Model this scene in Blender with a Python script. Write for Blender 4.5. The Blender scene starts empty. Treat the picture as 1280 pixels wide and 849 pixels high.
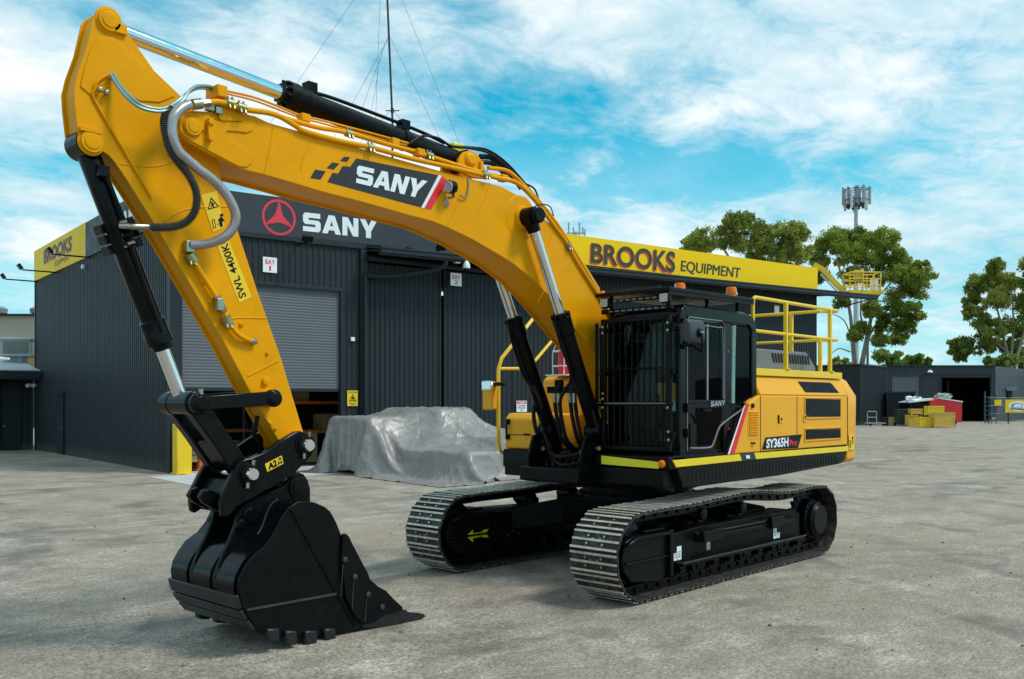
import bpy, bmesh, math, random
from mathutils import Vector, Matrix
from mathutils.geometry import tessellate_polygon
R = math.radians
random.seed(7)
S = bpy.context.scene
COL = S.collection

# ------------------------------------------------------------------ camera
cam_d = bpy.data.cameras.new("camera")
cam = bpy.data.objects.new("camera", cam_d)
COL.objects.link(cam)
cam.location = (9.994, 7.119, 2.062)
cam.rotation_euler = (R(90), 0, 3.894 - math.pi / 2)
cam_d.sensor_width = 36.0
cam_d.lens = 36.0 * 1168 / 1280
cam_d.shift_y = (503 - 424.5) / 1280
cam_d.clip_start = 0.1
cam_d.clip_end = 12000
S.camera = cam

# ------------------------------------------------------------------ world and sun
SUN_DIR = Vector((-0.42, 0.72, 1.12)).normalized()
SUN_EL = math.asin(SUN_DIR.z)
SUN_ROT = math.atan2(SUN_DIR.x, SUN_DIR.y)
SKY_ROT, SKY_LOC = 20, (1.1, 8.4, 0)
W = bpy.data.worlds.new("World")
S.world = W
W.use_nodes = True
nt = W.node_tree
nt.nodes.clear()
def N(tree, t, **k):
    n = tree.nodes.new(t)
    for a, b in k.items():
        setattr(n, a, b)
    return n
def L(tree, a, b):
    tree.links.new(a, b)
def mth(tree, op, a, b=None, clamp=False):
    n = N(tree, "ShaderNodeMath", operation=op)
    n.use_clamp = clamp
    for i, v in enumerate((a, b)):
        if v is None:
            continue
        if isinstance(v, (int, float)):
            n.inputs[i].default_value = v
        else:
            L(tree, v, n.inputs[i])
    return n.outputs[0]
def ramp(tree, fac, stops):
    n = N(tree, "ShaderNodeValToRGB")
    cr = n.color_ramp
    while len(cr.elements) > 1:
        cr.elements.remove(cr.elements[-1])
    for i, (p, c) in enumerate(stops):
        e = cr.elements[0] if i == 0 else cr.elements.new(p)
        e.position = p
        e.color = (*c, 1) if len(c) == 3 else c
    L(tree, fac, n.inputs[0])
    return n.outputs[0]
def mixc(tree, fac, a, b, mode="MIX"):
    n = N(tree, "ShaderNodeMix", data_type="RGBA", blend_type=mode)
    for s, v in ((0, fac), (6, a), (7, b)):
        if isinstance(v, (int, float)):
            n.inputs[s].default_value = v
        elif isinstance(v, tuple):
            n.inputs[s].default_value = (*v, 1) if len(v) == 3 else v
        else:
            L(tree, v, n.inputs[s])
    return n.outputs[2]
def noise(tree, vec, scale, detail=4, rough=0.5, dist=0.0):
    n = N(tree, "ShaderNodeTexNoise")
    n.inputs["Scale"].default_value = scale
    n.inputs["Detail"].default_value = detail
    n.inputs["Roughness"].default_value = rough
    n.inputs["Distortion"].default_value = dist
    if vec is not None:
        L(tree, vec, n.inputs["Vector"])
    return n.outputs["Fac"]

sky = N(nt, "ShaderNodeTexSky", sky_type="NISHITA")
sky.sun_disc = False
sky.sun_elevation = SUN_EL
sky.sun_rotation = SUN_ROT
sky.air_density = 1.0
sky.dust_density = 0.6
sky.ozone_density = 3.0
tc = N(nt, "ShaderNodeTexCoord")
sx = N(nt, "ShaderNodeSeparateXYZ")
L(nt, tc.outputs["Generated"], sx.inputs[0])
zz = mth(nt, "ADD", mth(nt, "MAXIMUM", sx.outputs[2], 0.0), 0.16)
px_ = mth(nt, "DIVIDE", sx.outputs[0], zz)
py_ = mth(nt, "DIVIDE", sx.outputs[1], zz)
cv = N(nt, "ShaderNodeCombineXYZ")
L(nt, px_, cv.inputs[0]); L(nt, py_, cv.inputs[1])
cv.inputs[2].default_value = 3.7
mp = N(nt, "ShaderNodeMapping")
mp.inputs["Rotation"].default_value = (0, 0, R(SKY_ROT))
mp.inputs["Scale"].default_value = (0.92, 1.1, 1)
mp.inputs["Location"].default_value = SKY_LOC
L(nt, cv.outputs[0], mp.inputs[0])
n1 = noise(nt, mp.outputs[0], 0.85, 7, 0.52, 0.25)
n2 = noise(nt, mp.outputs[0], 5.2, 9, 0.66, 0.35)
n3 = noise(nt, mp.outputs[0], 1.7, 5, 0.55, 0.2)
dens = mth(nt, "ADD", mth(nt, "MULTIPLY", n1, 0.68), mth(nt, "MULTIPLY", n2, 0.32))
mask = ramp(nt, dens, [(0.405, (0.03,) * 3), (0.465, (0.40,) * 3), (0.52, (0.80,) * 3), (0.59, (1, 1, 1))])
cloud = ramp(nt, mth(nt, "ADD", mth(nt, "MULTIPLY", n3, 0.7), mth(nt, "MULTIPLY", n2, 0.3)),
             [(0.37, (3.3, 5.9, 6.9)), (0.47, (4.9, 6.9, 7.6)), (0.56, (6.7, 7.8, 8.2)), (0.65, (8.6, 8.9, 8.9))])
clear = mixc(nt, 1.0, sky.outputs[0], (0.0, 1.42, 1.34), "MULTIPLY")
low = ramp(nt, sx.outputs[2], [(0.0, (1, 1, 1)), (0.12, (0.8,) * 3), (0.30, (0, 0, 0))])
mask2 = mth(nt, "MAXIMUM", mask, mth(nt, "MULTIPLY", low, 0.88))
skyc = mixc(nt, mask2, clear, cloud)
bg = N(nt, "ShaderNodeBackground")
bg.inputs["Strength"].default_value = 0.10
L(nt, skyc, bg.inputs["Color"])
wo = N(nt, "ShaderNodeOutputWorld")
L(nt, bg.outputs[0], wo.inputs[0])

sun_d = bpy.data.lights.new("sun", "SUN")
sun_d.energy = 2.1
sun_d.angle = R(15)
sun_d.color = (1.0, 0.95, 0.87)
sun = bpy.data.objects.new("sun", sun_d)
COL.objects.link(sun)
sun.rotation_euler = SUN_DIR.to_track_quat("Z", "Y").to_euler()
sun.location = (0, 0, 60)

vs = S.view_settings
vs.view_transform = "Standard"
vs.look = "None"
vs.exposure = 0.28
vs.gamma = 1.0
vs.use_curve_mapping = False
S.cycles.max_bounces = 6
S.cycles.transparent_max_bounces = 12

# ------------------------------------------------------------------ materials
def pmat(name, col, rough=0.5, metal=0.0, var=0.12, vscale=3.0, bump=0.0, bscale=40.0, coat=0.0, rvar=0.12, dirt=None, dirt_amt=0.0, spec=0.5):
    m = bpy.data.materials.new(name)
    m.use_nodes = True
    t = m.node_tree
    b = t.nodes["Principled BSDF"]
    c = N(t, "ShaderNodeTexCoord").outputs["Object"]
    nz = noise(t, c, vscale, 6, 0.6)
    dark = tuple(x * (1 - var) for x in col)
    lite = tuple(min(1, x * (1 + var * 0.6)) for x in col)
    colr = ramp(t, nz, [(0.3, dark), (0.7, lite)])
    if dirt:
        nd = noise(t, c, vscale * 2.7, 8, 0.7)
        f = ramp(t, nd, [(0.5, (0, 0, 0)), (0.72, (dirt_amt,) * 3)])
        colr = mixc(t, f, colr, dirt)
    L(t, colr, b.inputs["Base Color"])
    b.inputs["Metallic"].default_value = metal
    b.inputs["Specular IOR Level"].default_value = spec
    nr = noise(t, c, vscale * 4, 5, 0.6)
    L(t, ramp(t, nr, [(0.3, (max(0.03, rough - rvar),) * 3), (0.7, (min(1, rough + rvar),) * 3)]), b.inputs["Roughness"])
    if coat:
        b.inputs["Coat Weight"].default_value = coat
        b.inputs["Coat Roughness"].default_value = 0.08
    if bump:
        nb = noise(t, c, bscale, 4, 0.6)
        bn = N(t, "ShaderNodeBump")
        bn.inputs["Strength"].default_value = bump
        bn.inputs["Distance"].default_value = 0.02
        L(t, nb, bn.inputs["Height"])
        L(t, bn.outputs[0], b.inputs["Normal"])
    return m

M = {}
M["paint"] = pmat("yellow_paint", (0.82, 0.338, 0.001), 0.40, var=0.09, vscale=1.1, spec=0.10, bump=0.05, bscale=5, dirt=(0.46, 0.19, 0.006), dirt_amt=0.28)
M["body"] = pmat("orange_yellow_panel_paint", (0.83, 0.38, 0.026), 0.38, var=0.05, vscale=1.2, spec=0.15)
M["rail"] = pmat("bright_yellow_rail_paint", (0.86, 0.55, 0.01), 0.38, var=0.06)
M["reflect"] = pmat("lime_yellow_reflective_tape", (0.80, 0.68, 0.01), 0.35, var=0.05)
M["stripe"] = pmat("yellow_reflective_tape", (0.84, 0.60, 0.01), 0.35, var=0.05)
M["black"] = pmat("black_gloss_paint", (0.0035, 0.0037, 0.0044), 0.18, var=0.25, spec=0.17, rvar=0.06, dirt=(0.016, 0.015, 0.013), dirt_amt=0.25)
M["satin"] = pmat("black_satin_paint", (0.0040, 0.0042, 0.0050), 0.34, var=0.25, spec=0.13, bump=0.06, bscale=25, dirt=(0.016, 0.0145, 0.013), dirt_amt=0.22)
M["frame"] = pmat("black_undercarriage_paint", (0.0036, 0.0036, 0.0040), 0.40, var=0.3, vscale=2, spec=0.11, dirt=(0.018, 0.016, 0.014), dirt_amt=0.25)
M["tooth"] = pmat("worn_dark_tooth_steel", (0.018, 0.018, 0.020), 0.32, 0.2, var=0.3, vscale=9, spec=0.4, bump=0.1, bscale=30)
M["rubber"] = pmat("black_rubber", (0.008, 0.008, 0.0085), 0.5, var=0.2, spec=0.2)
M["chrome"] = pmat("chromed_steel", (0.78, 0.79, 0.81), 0.10, 1.0, var=0.03, rvar=0.04)
M["zinc"] = pmat("zinc_plated_steel", (0.40, 0.385, 0.31), 0.34, 1.0, var=0.2, vscale=12)
M["hose"] = pmat("grey_spiral_hose_guard", (0.42, 0.38, 0.38), 0.30, 0.6, var=0.15, vscale=8)
M["corr"] = pmat("ribbed_black_hose_sleeve", (0.05, 0.047, 0.044), 0.38, var=0.2, spec=0.5)
M["teal"] = pmat("teal_hose_sheath", (0.22, 0.34, 0.33), 0.35, 0.2, var=0.15)
M["shoe"] = pmat("worn_track_steel", (0.040, 0.037, 0.035), 0.5, 0.3, var=0.45, vscale=5, bump=0.3, bscale=60, spec=0.3, dirt=(0.20, 0.15, 0.10), dirt_amt=0.75)
M["edge"] = pmat("polished_track_edge", (0.62, 0.55, 0.46), 0.42, 0.35, var=0.3, vscale=14, dirt=(0.26, 0.18, 0.10), dirt_amt=0.5)
M["weld"] = pmat("worn_steel_weld", (0.05, 0.05, 0.053), 0.42, 0.3, var=0.3, vscale=14)
M["lamp"] = pmat("lamp_glass", (0.42, 0.43, 0.45), 0.12, 0.0, var=0.1, vscale=30)
M["amber"] = pmat("amber_plastic", (0.85, 0.17, 0.008), 0.4, var=0.1, spec=0.2)
M["red"] = pmat("red_paint", (0.62, 0.01, 0.02), 0.35, var=0.1)
M["decalred"] = pmat("red_vinyl", (0.72, 0.012, 0.03), 0.35, var=0.04)
M["white"] = pmat("white_vinyl", (0.80, 0.82, 0.85), 0.35, var=0.05)
M["decalgrey"] = pmat("charcoal_vinyl", (0.038, 0.040, 0.044), 0.45, var=0.1, spec=0.2)
M["decalblack"] = pmat("black_vinyl", (0.006, 0.006, 0.007), 0.45, var=0.1, spec=0.15)
M["decalyellow"] = pmat("yellow_vinyl", (0.86, 0.56, 0.01), 0.4, var=0.05)
M["grey"] = pmat("grey_plastic", (0.14, 0.145, 0.16), 0.42, var=0.1)
M["hoodgrey"] = pmat("blue_grey_hood_plastic", (0.17, 0.178, 0.20), 0.45, var=0.06, spec=0.3)
M["greyline"] = pmat("grey_rubber_seal", (0.20, 0.21, 0.22), 0.35, var=0.1)
M["mirror"] = pmat("mirror_shell", (0.05, 0.053, 0.06), 0.45, var=0.15, spec=0.25)
M["film"] = pmat("crumpled_clear_film", (0.66, 0.84, 0.82), 0.15, 0.0, var=0.5, vscale=9, bump=0.5, bscale=9, coat=0.3)
M["seat"] = pmat("seat_cloth", (0.03, 0.035, 0.037), 0.7, var=0.2)
M["clad"] = pmat("charcoal_steel_cladding", (0.026, 0.031, 0.036), 0.5, var=0.07, vscale=0.35, spec=0.2, rvar=0.02)
def splash(m):
    t = m.node_tree
    b = t.nodes["Principled BSDF"]
    c = N(t, "ShaderNodeTexCoord").outputs["Object"]
    s = N(t, "ShaderNodeSeparateXYZ"); L(t, c, s.inputs[0])
    h_ = mth(t, "SUBTRACT", 0.55, mth(t, "ADD", mth(t, "MULTIPLY", s.outputs[2], 0.75), mth(t, "MULTIPLY", noise(t, c, 2.2, 7, 0.7), 0.45)))
    src = b.inputs["Base Color"].links[0].from_socket
    L(t, mixc(t, mth(t, "MULTIPLY", h_, 1.3, True), src, (0.16, 0.14, 0.12)), b.inputs["Base Color"])
splash(M["clad"])
M["clamp"] = pmat("yellow_passivated_clamp", (0.34, 0.33, 0.16), 0.42, 0.85, var=0.3, vscale=20)
M["fascia"] = pmat("slate_grey_sign_panel", (0.046, 0.053, 0.064), 0.5, var=0.06, vscale=0.5, spec=0.2)
M["trim"] = pmat("charcoal_trim", (0.022, 0.026, 0.031), 0.45, var=0.12, spec=0.25)
M["shutter"] = pmat("grey_roller_shutter_steel", (0.115, 0.125, 0.143), 0.5, 0.0, var=0.08, vscale=0.8, spec=0.3)
M["signy"] = pmat("yellow_sign_panel", (0.90, 0.575, 0.004), 0.5, var=0.03, vscale=0.4, spec=0.15)
M["signtext"] = pmat("dark_olive_sign_lettering", (0.045, 0.038, 0.015), 0.5, var=0.1)
M["signred"] = pmat("orange_red_sign_shadow", (0.65, 0.06, 0.01), 0.45, var=0.1)
M["embred"] = pmat("red_emblem", (0.72, 0.03, 0.055), 0.4, var=0.05)
M["concrete"] = pmat("pale_concrete", (0.48, 0.47, 0.45), 0.85, var=0.15, vscale=1.5, bump=0.3, bscale=30)
M["bollard"] = pmat("yellow_bollard_paint", (0.85, 0.55, 0.01), 0.45, var=0.08)
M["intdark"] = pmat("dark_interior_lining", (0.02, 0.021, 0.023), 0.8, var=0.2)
M["rack"] = pmat("galvanised_rack_steel", (0.30, 0.31, 0.33), 0.5, 0.4, var=0.1)
M["rackbeam"] = pmat("orange_rack_beam", (0.55, 0.13, 0.02), 0.5, var=0.15)
M["carton"] = pmat("brown_cardboard", (0.33, 0.20, 0.09), 0.8, var=0.2)
M["cratey"] = pmat("weathered_yellow_steel", (0.66, 0.42, 0.06), 0.55, var=0.18, vscale=3, dirt=(0.35, 0.25, 0.12), dirt_amt=0.5)
M["cone"] = pmat("orange_cone_plastic", (0.75, 0.14, 0.03), 0.5, var=0.08)
M["beige"] = pmat("beige_wall_sheet", (0.40, 0.34, 0.26), 0.7, var=0.08, vscale=0.3)
M["paleroof"] = pmat("pale_roof_sheet", (0.55, 0.57, 0.60), 0.5, var=0.08, vscale=0.5)
M["acshell"] = pmat("weathered_cooler_plastic", (0.36, 0.40, 0.37), 0.6, var=0.12, vscale=2)
M["acpad"] = pmat("cooler_filter_pad", (0.16, 0.17, 0.15), 0.9, var=0.2, vscale=20)
M["bark"] = pmat("pale_gum_bark", (0.34, 0.27, 0.21), 0.8, var=0.4, vscale=1.5)
M["mast"] = pmat("galvanised_mast", (0.42, 0.44, 0.46), 0.5, 0.3, var=0.1)
M["mastdark"] = pmat("dark_mast_steel", (0.03, 0.033, 0.036), 0.5, 0.3, var=0.1)
M["wire"] = pmat("guy_wire", (0.10, 0.12, 0.14), 0.5, 0.3, var=0.1)
M["bin"] = pmat("dark_green_bin_plastic", (0.025, 0.045, 0.032), 0.5, var=0.1)
M["bluegrey"] = pmat("blue_grey_rack_paint", (0.05, 0.09, 0.12), 0.5, var=0.2)
M["skip"] = pmat("red_machine_paint", (0.60, 0.015, 0.02), 0.4, var=0.1)
M["hill"] = pmat("haze_blue_forest", (0.045, 0.075, 0.11), 0.9, var=0.2, vscale=0.002)  # blue of distance haze painted into the forest colour
M["ply"] = pmat("weathered_plywood", (0.5, 0.36, 0.16), 0.7, var=0.2, vscale=4)

def leafmat(name, c0, c1, c2):
    m = bpy.data.materials.new(name)
    m.use_nodes = True
    t = m.node_tree
    b = t.nodes["Principled BSDF"]
    at = N(t, "ShaderNodeAttribute", attribute_name="tone")
    L(t, ramp(t, at.outputs["Fac"], [(0.0, c0), (0.5, c1), (1.0, c2)]), b.inputs["Base Color"])
    b.inputs["Roughness"].default_value = 0.55
    b.inputs["Specular IOR Level"].default_value = 0.2
    tl = N(t, "ShaderNodeBsdfTranslucent")
    L(t, b.inputs["Base Color"].links[0].from_socket, tl.inputs["Color"])
    mx = N(t, "ShaderNodeMixShader")
    mx.inputs[0].default_value = 0.45
    L(t, b.outputs[0], mx.inputs[1]); L(t, tl.outputs[0], mx.inputs[2])
    L(t, mx.outputs[0], t.nodes["Material Output"].inputs[0])
    return m
M["leaf"] = leafmat("gum_leaves", (0.11, 0.155, 0.022), (0.30, 0.36, 0.055), (0.48, 0.51, 0.11))
M["leaf2"] = leafmat("olive_gum_leaves", (0.12, 0.165, 0.034), (0.32, 0.36, 0.07), (0.50, 0.51, 0.13))
M["leaf3"] = leafmat("shrub_leaves", (0.10, 0.15, 0.03), (0.22, 0.29, 0.06), (0.36, 0.42, 0.11))

def glassmat(name, tint, refl=1.0, rough=0.0):
    m = bpy.data.materials.new(name)
    m.use_nodes = True
    t = m.node_tree
    t.nodes.clear()
    o = N(t, "ShaderNodeOutputMaterial")
    tr = N(t, "ShaderNodeBsdfTransparent")
    tr.inputs[0].default_value = (*tint, 1)
    gl = N(t, "ShaderNodeBsdfGlossy")
    gl.inputs["Roughness"].default_value = rough
    gl.inputs["Color"].default_value = (refl, refl, refl, 1)
    fr = N(t, "ShaderNodeFresnel")
    fr.inputs[0].default_value = 1.38
    mx = N(t, "ShaderNodeMixShader")
    L(t, fr.outputs[0], mx.inputs[0]); L(t, tr.outputs[0], mx.inputs[1]); L(t, gl.outputs[0], mx.inputs[2])
    L(t, mx.outputs[0], o.inputs[0])
    return m
M["glass"] = glassmat("tinted_cab_glass", (0.86, 0.945, 0.93), 0.28)
M["darkglass"] = glassmat("dark_tinted_glass", (0.25, 0.30, 0.30), 0.2)
M["ghost"] = None

# tarpaulin
def tarpmat():
    m = pmat("silver_grey_tarpaulin", (0.285, 0.254, 0.242), 0.45, 0.18, var=0.22, vscale=1.2, rvar=0.08)
    t = m.node_tree
    b = t.nodes["Principled BSDF"]
    c = N(t, "ShaderNodeTexCoord").outputs["Object"]
    w = N(t, "ShaderNodeTexNoise")
    w.noise_type = "RIDGED_MULTIFRACTAL"
    w.inputs["Scale"].default_value = 1.1
    w.inputs["Detail"].default_value = 3.5
    w.inputs["Roughness"].default_value = 0.55
    w.inputs["Distortion"].default_value = 0.6
    L(t, c, w.inputs["Vector"])
    bn = N(t, "ShaderNodeBump")
    bn.inputs["Strength"].default_value = 0.35
    bn.inputs["Distance"].default_value = 0.03
    L(t, w.outputs["Fac"], bn.inputs["Height"])
    L(t, bn.outputs[0], b.inputs["Normal"])
    return m
M["tarp"] = tarpmat()

# ground: stained, dusty concrete / asphalt hardstand
def groundmat():
    m = bpy.data.materials.new("stained_yard_surface")
    m.use_nodes = True
    t = m.node_tree
    b = t.nodes["Principled BSDF"]
    c = N(t, "ShaderNodeTexCoord").outputs["Object"]
    def mapped(sc, rot=0, loc=(0, 0, 0)):
        q = N(t, "ShaderNodeMapping")
        q.inputs["Scale"].default_value = sc
        q.inputs["Rotation"].default_value = (0, 0, R(rot))
        q.inputs["Location"].default_value = loc
        L(t, c, q.inputs[0])
        return q.outputs[0]
    big = noise(t, mapped((1, 1, 1)), 0.16, 5, 0.6, 0.6)
    streak = noise(t, mapped((1.0, 1.45, 1), 47), 0.62, 8, 0.70, 0.5)
    mid = noise(t, mapped((1, 1.25, 1), 47, (3, 8, 0)), 2.1, 10, 0.76, 0.3)
    fine = noise(t, c, 13, 8, 0.8)
    grit = noise(t, c, 34, 5, 0.9)
    v = mth(t, "ADD", mth(t, "MULTIPLY", streak, 0.30), mth(t, "MULTIPLY", mid, 0.34))
    v = mth(t, "ADD", v, mth(t, "MULTIPLY", fine, 0.36))
    base = ramp(t, v, [(0.36, (0.125, 0.095, 0.069)), (0.445, (0.245, 0.196, 0.150)), (0.53, (0.365, 0.303, 0.243)), (0.62, (0.60, 0.53, 0.455))])
    tan = mixc(t, ramp(t, big, [(0.46, (0, 0, 0)), (0.66, (0.5,) * 3)]), base, (0.33, 0.255, 0.18))
    col = mixc(t, 0.9, tan, ramp(t, grit, [(0.38, (0.15,) * 3), (0.62, (0.85,) * 3)]), "OVERLAY")
    # dark oily stains
    st = noise(t, mapped((0.5, 1.4, 1), 47, (11, 4, 0)), 0.42, 6, 0.6, 0.9)
    col = mixc(t, ramp(t, st, [(0.56, (0, 0, 0)), (0.68, (0.6,) * 3)]), col, (0.085, 0.072, 0.062))
    # faint scuffed tyre bands curving across the yard
    wv = N(t, "ShaderNodeTexWave", wave_type="RINGS", rings_direction="Z")
    wv.inputs["Scale"].default_value = 0.16
    wv.inputs["Distortion"].default_value = 2.2
    wv.inputs["Detail"].default_value = 3
    wv.inputs["Detail Scale"].default_value = 0.6
    L(t, mapped((1, 1, 1), 0, (-22, 14, 0)), wv.inputs["Vector"])
    brk = noise(t, mapped((1, 1, 1), 20, (5, 1, 0)), 0.8, 6, 0.7)
    band = mth(t, "MULTIPLY", ramp(t, wv.outputs["Fac"], [(0.80, (0, 0, 0)), (0.92, (1, 1, 1))]), ramp(t, brk, [(0.46, (0, 0, 0)), (0.62, (0.55,) * 3)]))
    col = mixc(t, band, col, (0.10, 0.085, 0.075))
    # pale dusty scuffs
    sc = noise(t, mapped((0.5, 2.2, 1), 30, (2, 17, 0)), 1.0, 8, 0.75, 0.4)
    col = mixc(t, ramp(t, sc, [(0.60, (0, 0, 0)), (0.72, (0.55,) * 3)]), col, (0.56, 0.53, 0.50))
    # pebbles and specks
    vo = N(t, "ShaderNodeTexVoronoi")
    vo.inputs["Scale"].default_value = 9
    L(t, c, vo.inputs["Vector"])
    sp = ramp(t, vo.outputs["Distance"], [(0.07, (1, 1, 1)), (0.11, (0, 0, 0))])
    sel = ramp(t, N_col(t, vo), [(0.90, (0, 0, 0)), (0.93, (1, 1, 1))])
    col = mixc(t, mth(t, "MULTIPLY", sp, mth(t, "MULTIPLY", sel, 0.75)), col, (0.05, 0.045, 0.04))
    L(t, col, b.inputs["Base Color"])
    L(t, ramp(t, mid, [(0.3, (0.68,) * 3), (0.7, (0.9,) * 3)]), b.inputs["Roughness"])
    hb = mth(t, "ADD", mth(t, "MULTIPLY", fine, 0.6), mth(t, "MULTIPLY", grit, 0.4))
    bn = N(t, "ShaderNodeBump")
    bn.inputs["Strength"].default_value = 0.8
    bn.inputs["Distance"].default_value = 0.025
    L(t, hb, bn.inputs["Height"])
    L(t, bn.outputs[0], b.inputs["Normal"])
    return m
def N_col(t, vo):
    s = N(t, "ShaderNodeSeparateColor")
    L(t, vo.outputs["Color"], s.inputs[0])
    return s.outputs[0]
M["ground"] = groundmat()
M["rubbleg"] = pmat("grey_brown_grit", (0.14, 0.12, 0.10), 0.8, var=0.6, vscale=1.7)

# ------------------------------------------------------------------ mesh helpers
class MB:
    def __init__(self):
        self.v, self.f = [], []
    def add(self, vs_, fs):
        o = len(self.v)
        self.v += [tuple(p) for p in vs_]
        self.f += [tuple(i + o for i in f) for f in fs]
        return self
    def bx(self, x0, x1, y0, y1, z0, z1, mtx=None):
        vs_ = [(x, y, z) for z in (z0, z1) for y in (y0, y1) for x in (x0, x1)]
        if mtx is not None:
            vs_ = [mtx @ Vector(p) for p in vs_]
        return self.add(vs_, [(0, 2, 3, 1), (4, 5, 7, 6), (0, 1, 5, 4), (2, 6, 7, 3), (0, 4, 6, 2), (1, 3, 7, 5)])
    def hexa(self, b, t):
        """solid between two quads of 3-D points"""
        return self.add(list(b) + list(t), [(3, 2, 1, 0), (4, 5, 6, 7), (0, 1, 5, 4), (1, 2, 6, 5), (2, 3, 7, 6), (3, 0, 4, 7)])
    def prism(self, poly, y0, y1):
        """outline in x,z swept along y"""
        n = len(poly)
        a = sum(poly[i][0] * poly[(i + 1) % n][1] - poly[(i + 1) % n][0] * poly[i][1] for i in range(n))
        if a < 0:
            poly = poly[::-1]
        lo, hi = min(y0, y1), max(y0, y1)
        vs_ = [(x, lo, z) for x, z in poly] + [(x, hi, z) for x, z in poly]
        fs = [tuple(range(n)), tuple(range(2 * n - 1, n - 1, -1))]
        fs += [(i, i + n, (i + 1) % n + n, (i + 1) % n) for i in range(n)]
        return self.add(vs_, fs)
    def prism_x(self, poly, x0, x1):
        """outline in y,z swept along x"""
        n = len(poly)
        vs_ = [(x0, y, z) for y, z in poly] + [(x1, y, z) for y, z in poly]
        fs = [tuple(range(n - 1, -1, -1)), tuple(range(n, 2 * n))]
        fs += [(i, (i + 1) % n, (i + 1) % n + n, i + n) for i in range(n)]
        return self.add(vs_, fs)
    def prism_z(self, poly, z0, z1):
        n = len(poly)
        vs_ = [(x, y, z0) for x, y in poly] + [(x, y, z1) for x, y in poly]
        fs = [tuple(range(n - 1, -1, -1)), tuple(range(n, 2 * n))]
        fs += [(i, (i + 1) % n, (i + 1) % n + n, i + n) for i in range(n)]
        return self.add(vs_, fs)
    def lathe(self, p0, p1, prof, n=24):
        """profile of (t along the axis in metres, radius)"""
        p0, p1 = Vector(p0), Vector(p1)
        d = (p1 - p0).normalized()
        u = d.orthogonal().normalized()
        w = d.cross(u)
        vs_, fs = [], []
        for t, r in prof:
            for k in range(n):
                a = 2 * math.pi * k / n
                vs_.append(p0 + d * t + (u * math.cos(a) + w * math.sin(a)) * r)
        m = len(prof)
        for i in range(m - 1):
            for k in range(n):
                k2 = (k + 1) % n
                fs.append((i * n + k, i * n + k2, (i + 1) * n + k2, (i + 1) * n + k))
        fs.append(tuple(range(n - 1, -1, -1)))
        fs.append(tuple((m - 1) * n + k for k in range(n)))
        return self.add(vs_, fs)
    def cyl(self, p0, p1, r, r1=None, n=20):
        l = (Vector(p1) - Vector(p0)).length
        return self.lathe(p0, p1, [(0, r), (l, r if r1 is None else r1)], n)
    def tube(self, pts, r, n=8, sub=6, closed=False):
        P = [Vector(p) for p in pts]
        if sub > 1 and len(P) > 2:
            Q = []
            for i in range(len(P) - 1):
                a = P[max(0, i - 1)]; b = P[i]; c = P[i + 1]; d = P[min(len(P) - 1, i + 2)]
                for k in range(sub):
                    t = k / sub
                    Q.append(0.5 * ((2 * b) + (c - a) * t + (2 * a - 5 * b + 4 * c - d) * t * t + (3 * b - a - 3 * c + d) * t ** 3))
            Q.append(P[-1])
            P = Q
        rs = r if isinstance(r, (list, tuple)) else None
        vs_, fs = [], []
        up = None
        for i, p in enumerate(P):
            d = (P[min(i + 1, len(P) - 1)] - P[max(i - 1, 0)]).normalized()
            if up is None:
                up = d.orthogonal().normalized()
            else:
                up = (up - d * up.dot(d)).normalized()
            w = d.cross(up)
            if rs:
                q = i / (len(P) - 1) * (len(rs) - 1)
                j = min(int(q), len(rs) - 2)
                rr = rs[j] + (rs[j + 1] - rs[j]) * (q - j)
            else:
                rr = r
            for k in range(n):
                a = 2 * math.pi * k / n
                vs_.append(p + (up * math.cos(a) + w * math.sin(a)) * rr)
        for i in range(len(P) - 1):
            for k in range(n):
                k2 = (k + 1) % n
                fs.append((i * n + k, i * n + k2, (i + 1) * n + k2, (i + 1) * n + k))
        fs.append(tuple(range(n - 1, -1, -1)))
        fs.append(tuple((len(P) - 1) * n + k for k in range(n)))
        return self.add(vs_, fs)
    def poly(self, pts3):
        return self.add(pts3, [tuple(range(len(pts3)))])
    def build(self, name, mat, parent=None, bevel=0.0, smooth=35, seg=2, tone=None):
        me = bpy.data.meshes.new(name)
        me.from_pydata([tuple(p) for p in self.v], [], self.f)
        me.validate()
        if smooth:
            for p in me.polygons:
                p.use_smooth = True
            me.set_sharp_from_angle(angle=R(smooth))
        me.materials.append(M[mat] if isinstance(mat, str) else mat)
        o = bpy.data.objects.new(name, me)
        COL.objects.link(o)
        if parent is not None:
            o.parent = parent
        if bevel:
            bm_ = o.modifiers.new("bevel", "BEVEL")
            bm_.width = bevel
            bm_.segments = seg
            bm_.limit_method = "ANGLE"
            bm_.angle_limit = R(40)
        return o

def inset(poly, d):
    """shrink an outline by d"""
    n = len(poly)
    a = sum(poly[i][0] * poly[(i + 1) % n][1] - poly[(i + 1) % n][0] * poly[i][1] for i in range(n))
    s = 1 if a > 0 else -1
    out = []
    for i in range(n):
        p, q, r = Vector(poly[i - 1]), Vector(poly[i]), Vector(poly[(i + 1) % n])
        e1, e2 = (q - p).normalized(), (r - q).normalized()
        n1, n2 = Vector((-e1.y, e1.x)) * s, Vector((-e2.y, e2.x)) * s
        b = (n1 + n2)
        b = b.normalized() if b.length > 1e-6 else n1
        k = d / max(0.45, b.dot(n1))
        out.append((q.x + b.x * k, q.y + b.y * k))
    return out

def smooth_poly(poly, it=1):
    for _ in range(it):
        q = []
        n = len(poly)
        for i in range(n):
            a, b = poly[i], poly[(i + 1) % n]
            q += [(a[0] * 0.75 + b[0] * 0.25, a[1] * 0.75 + b[1] * 0.25), (a[0] * 0.25 + b[0] * 0.75, a[1] * 0.25 + b[1] * 0.75)]
        poly = q
    return poly

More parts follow.
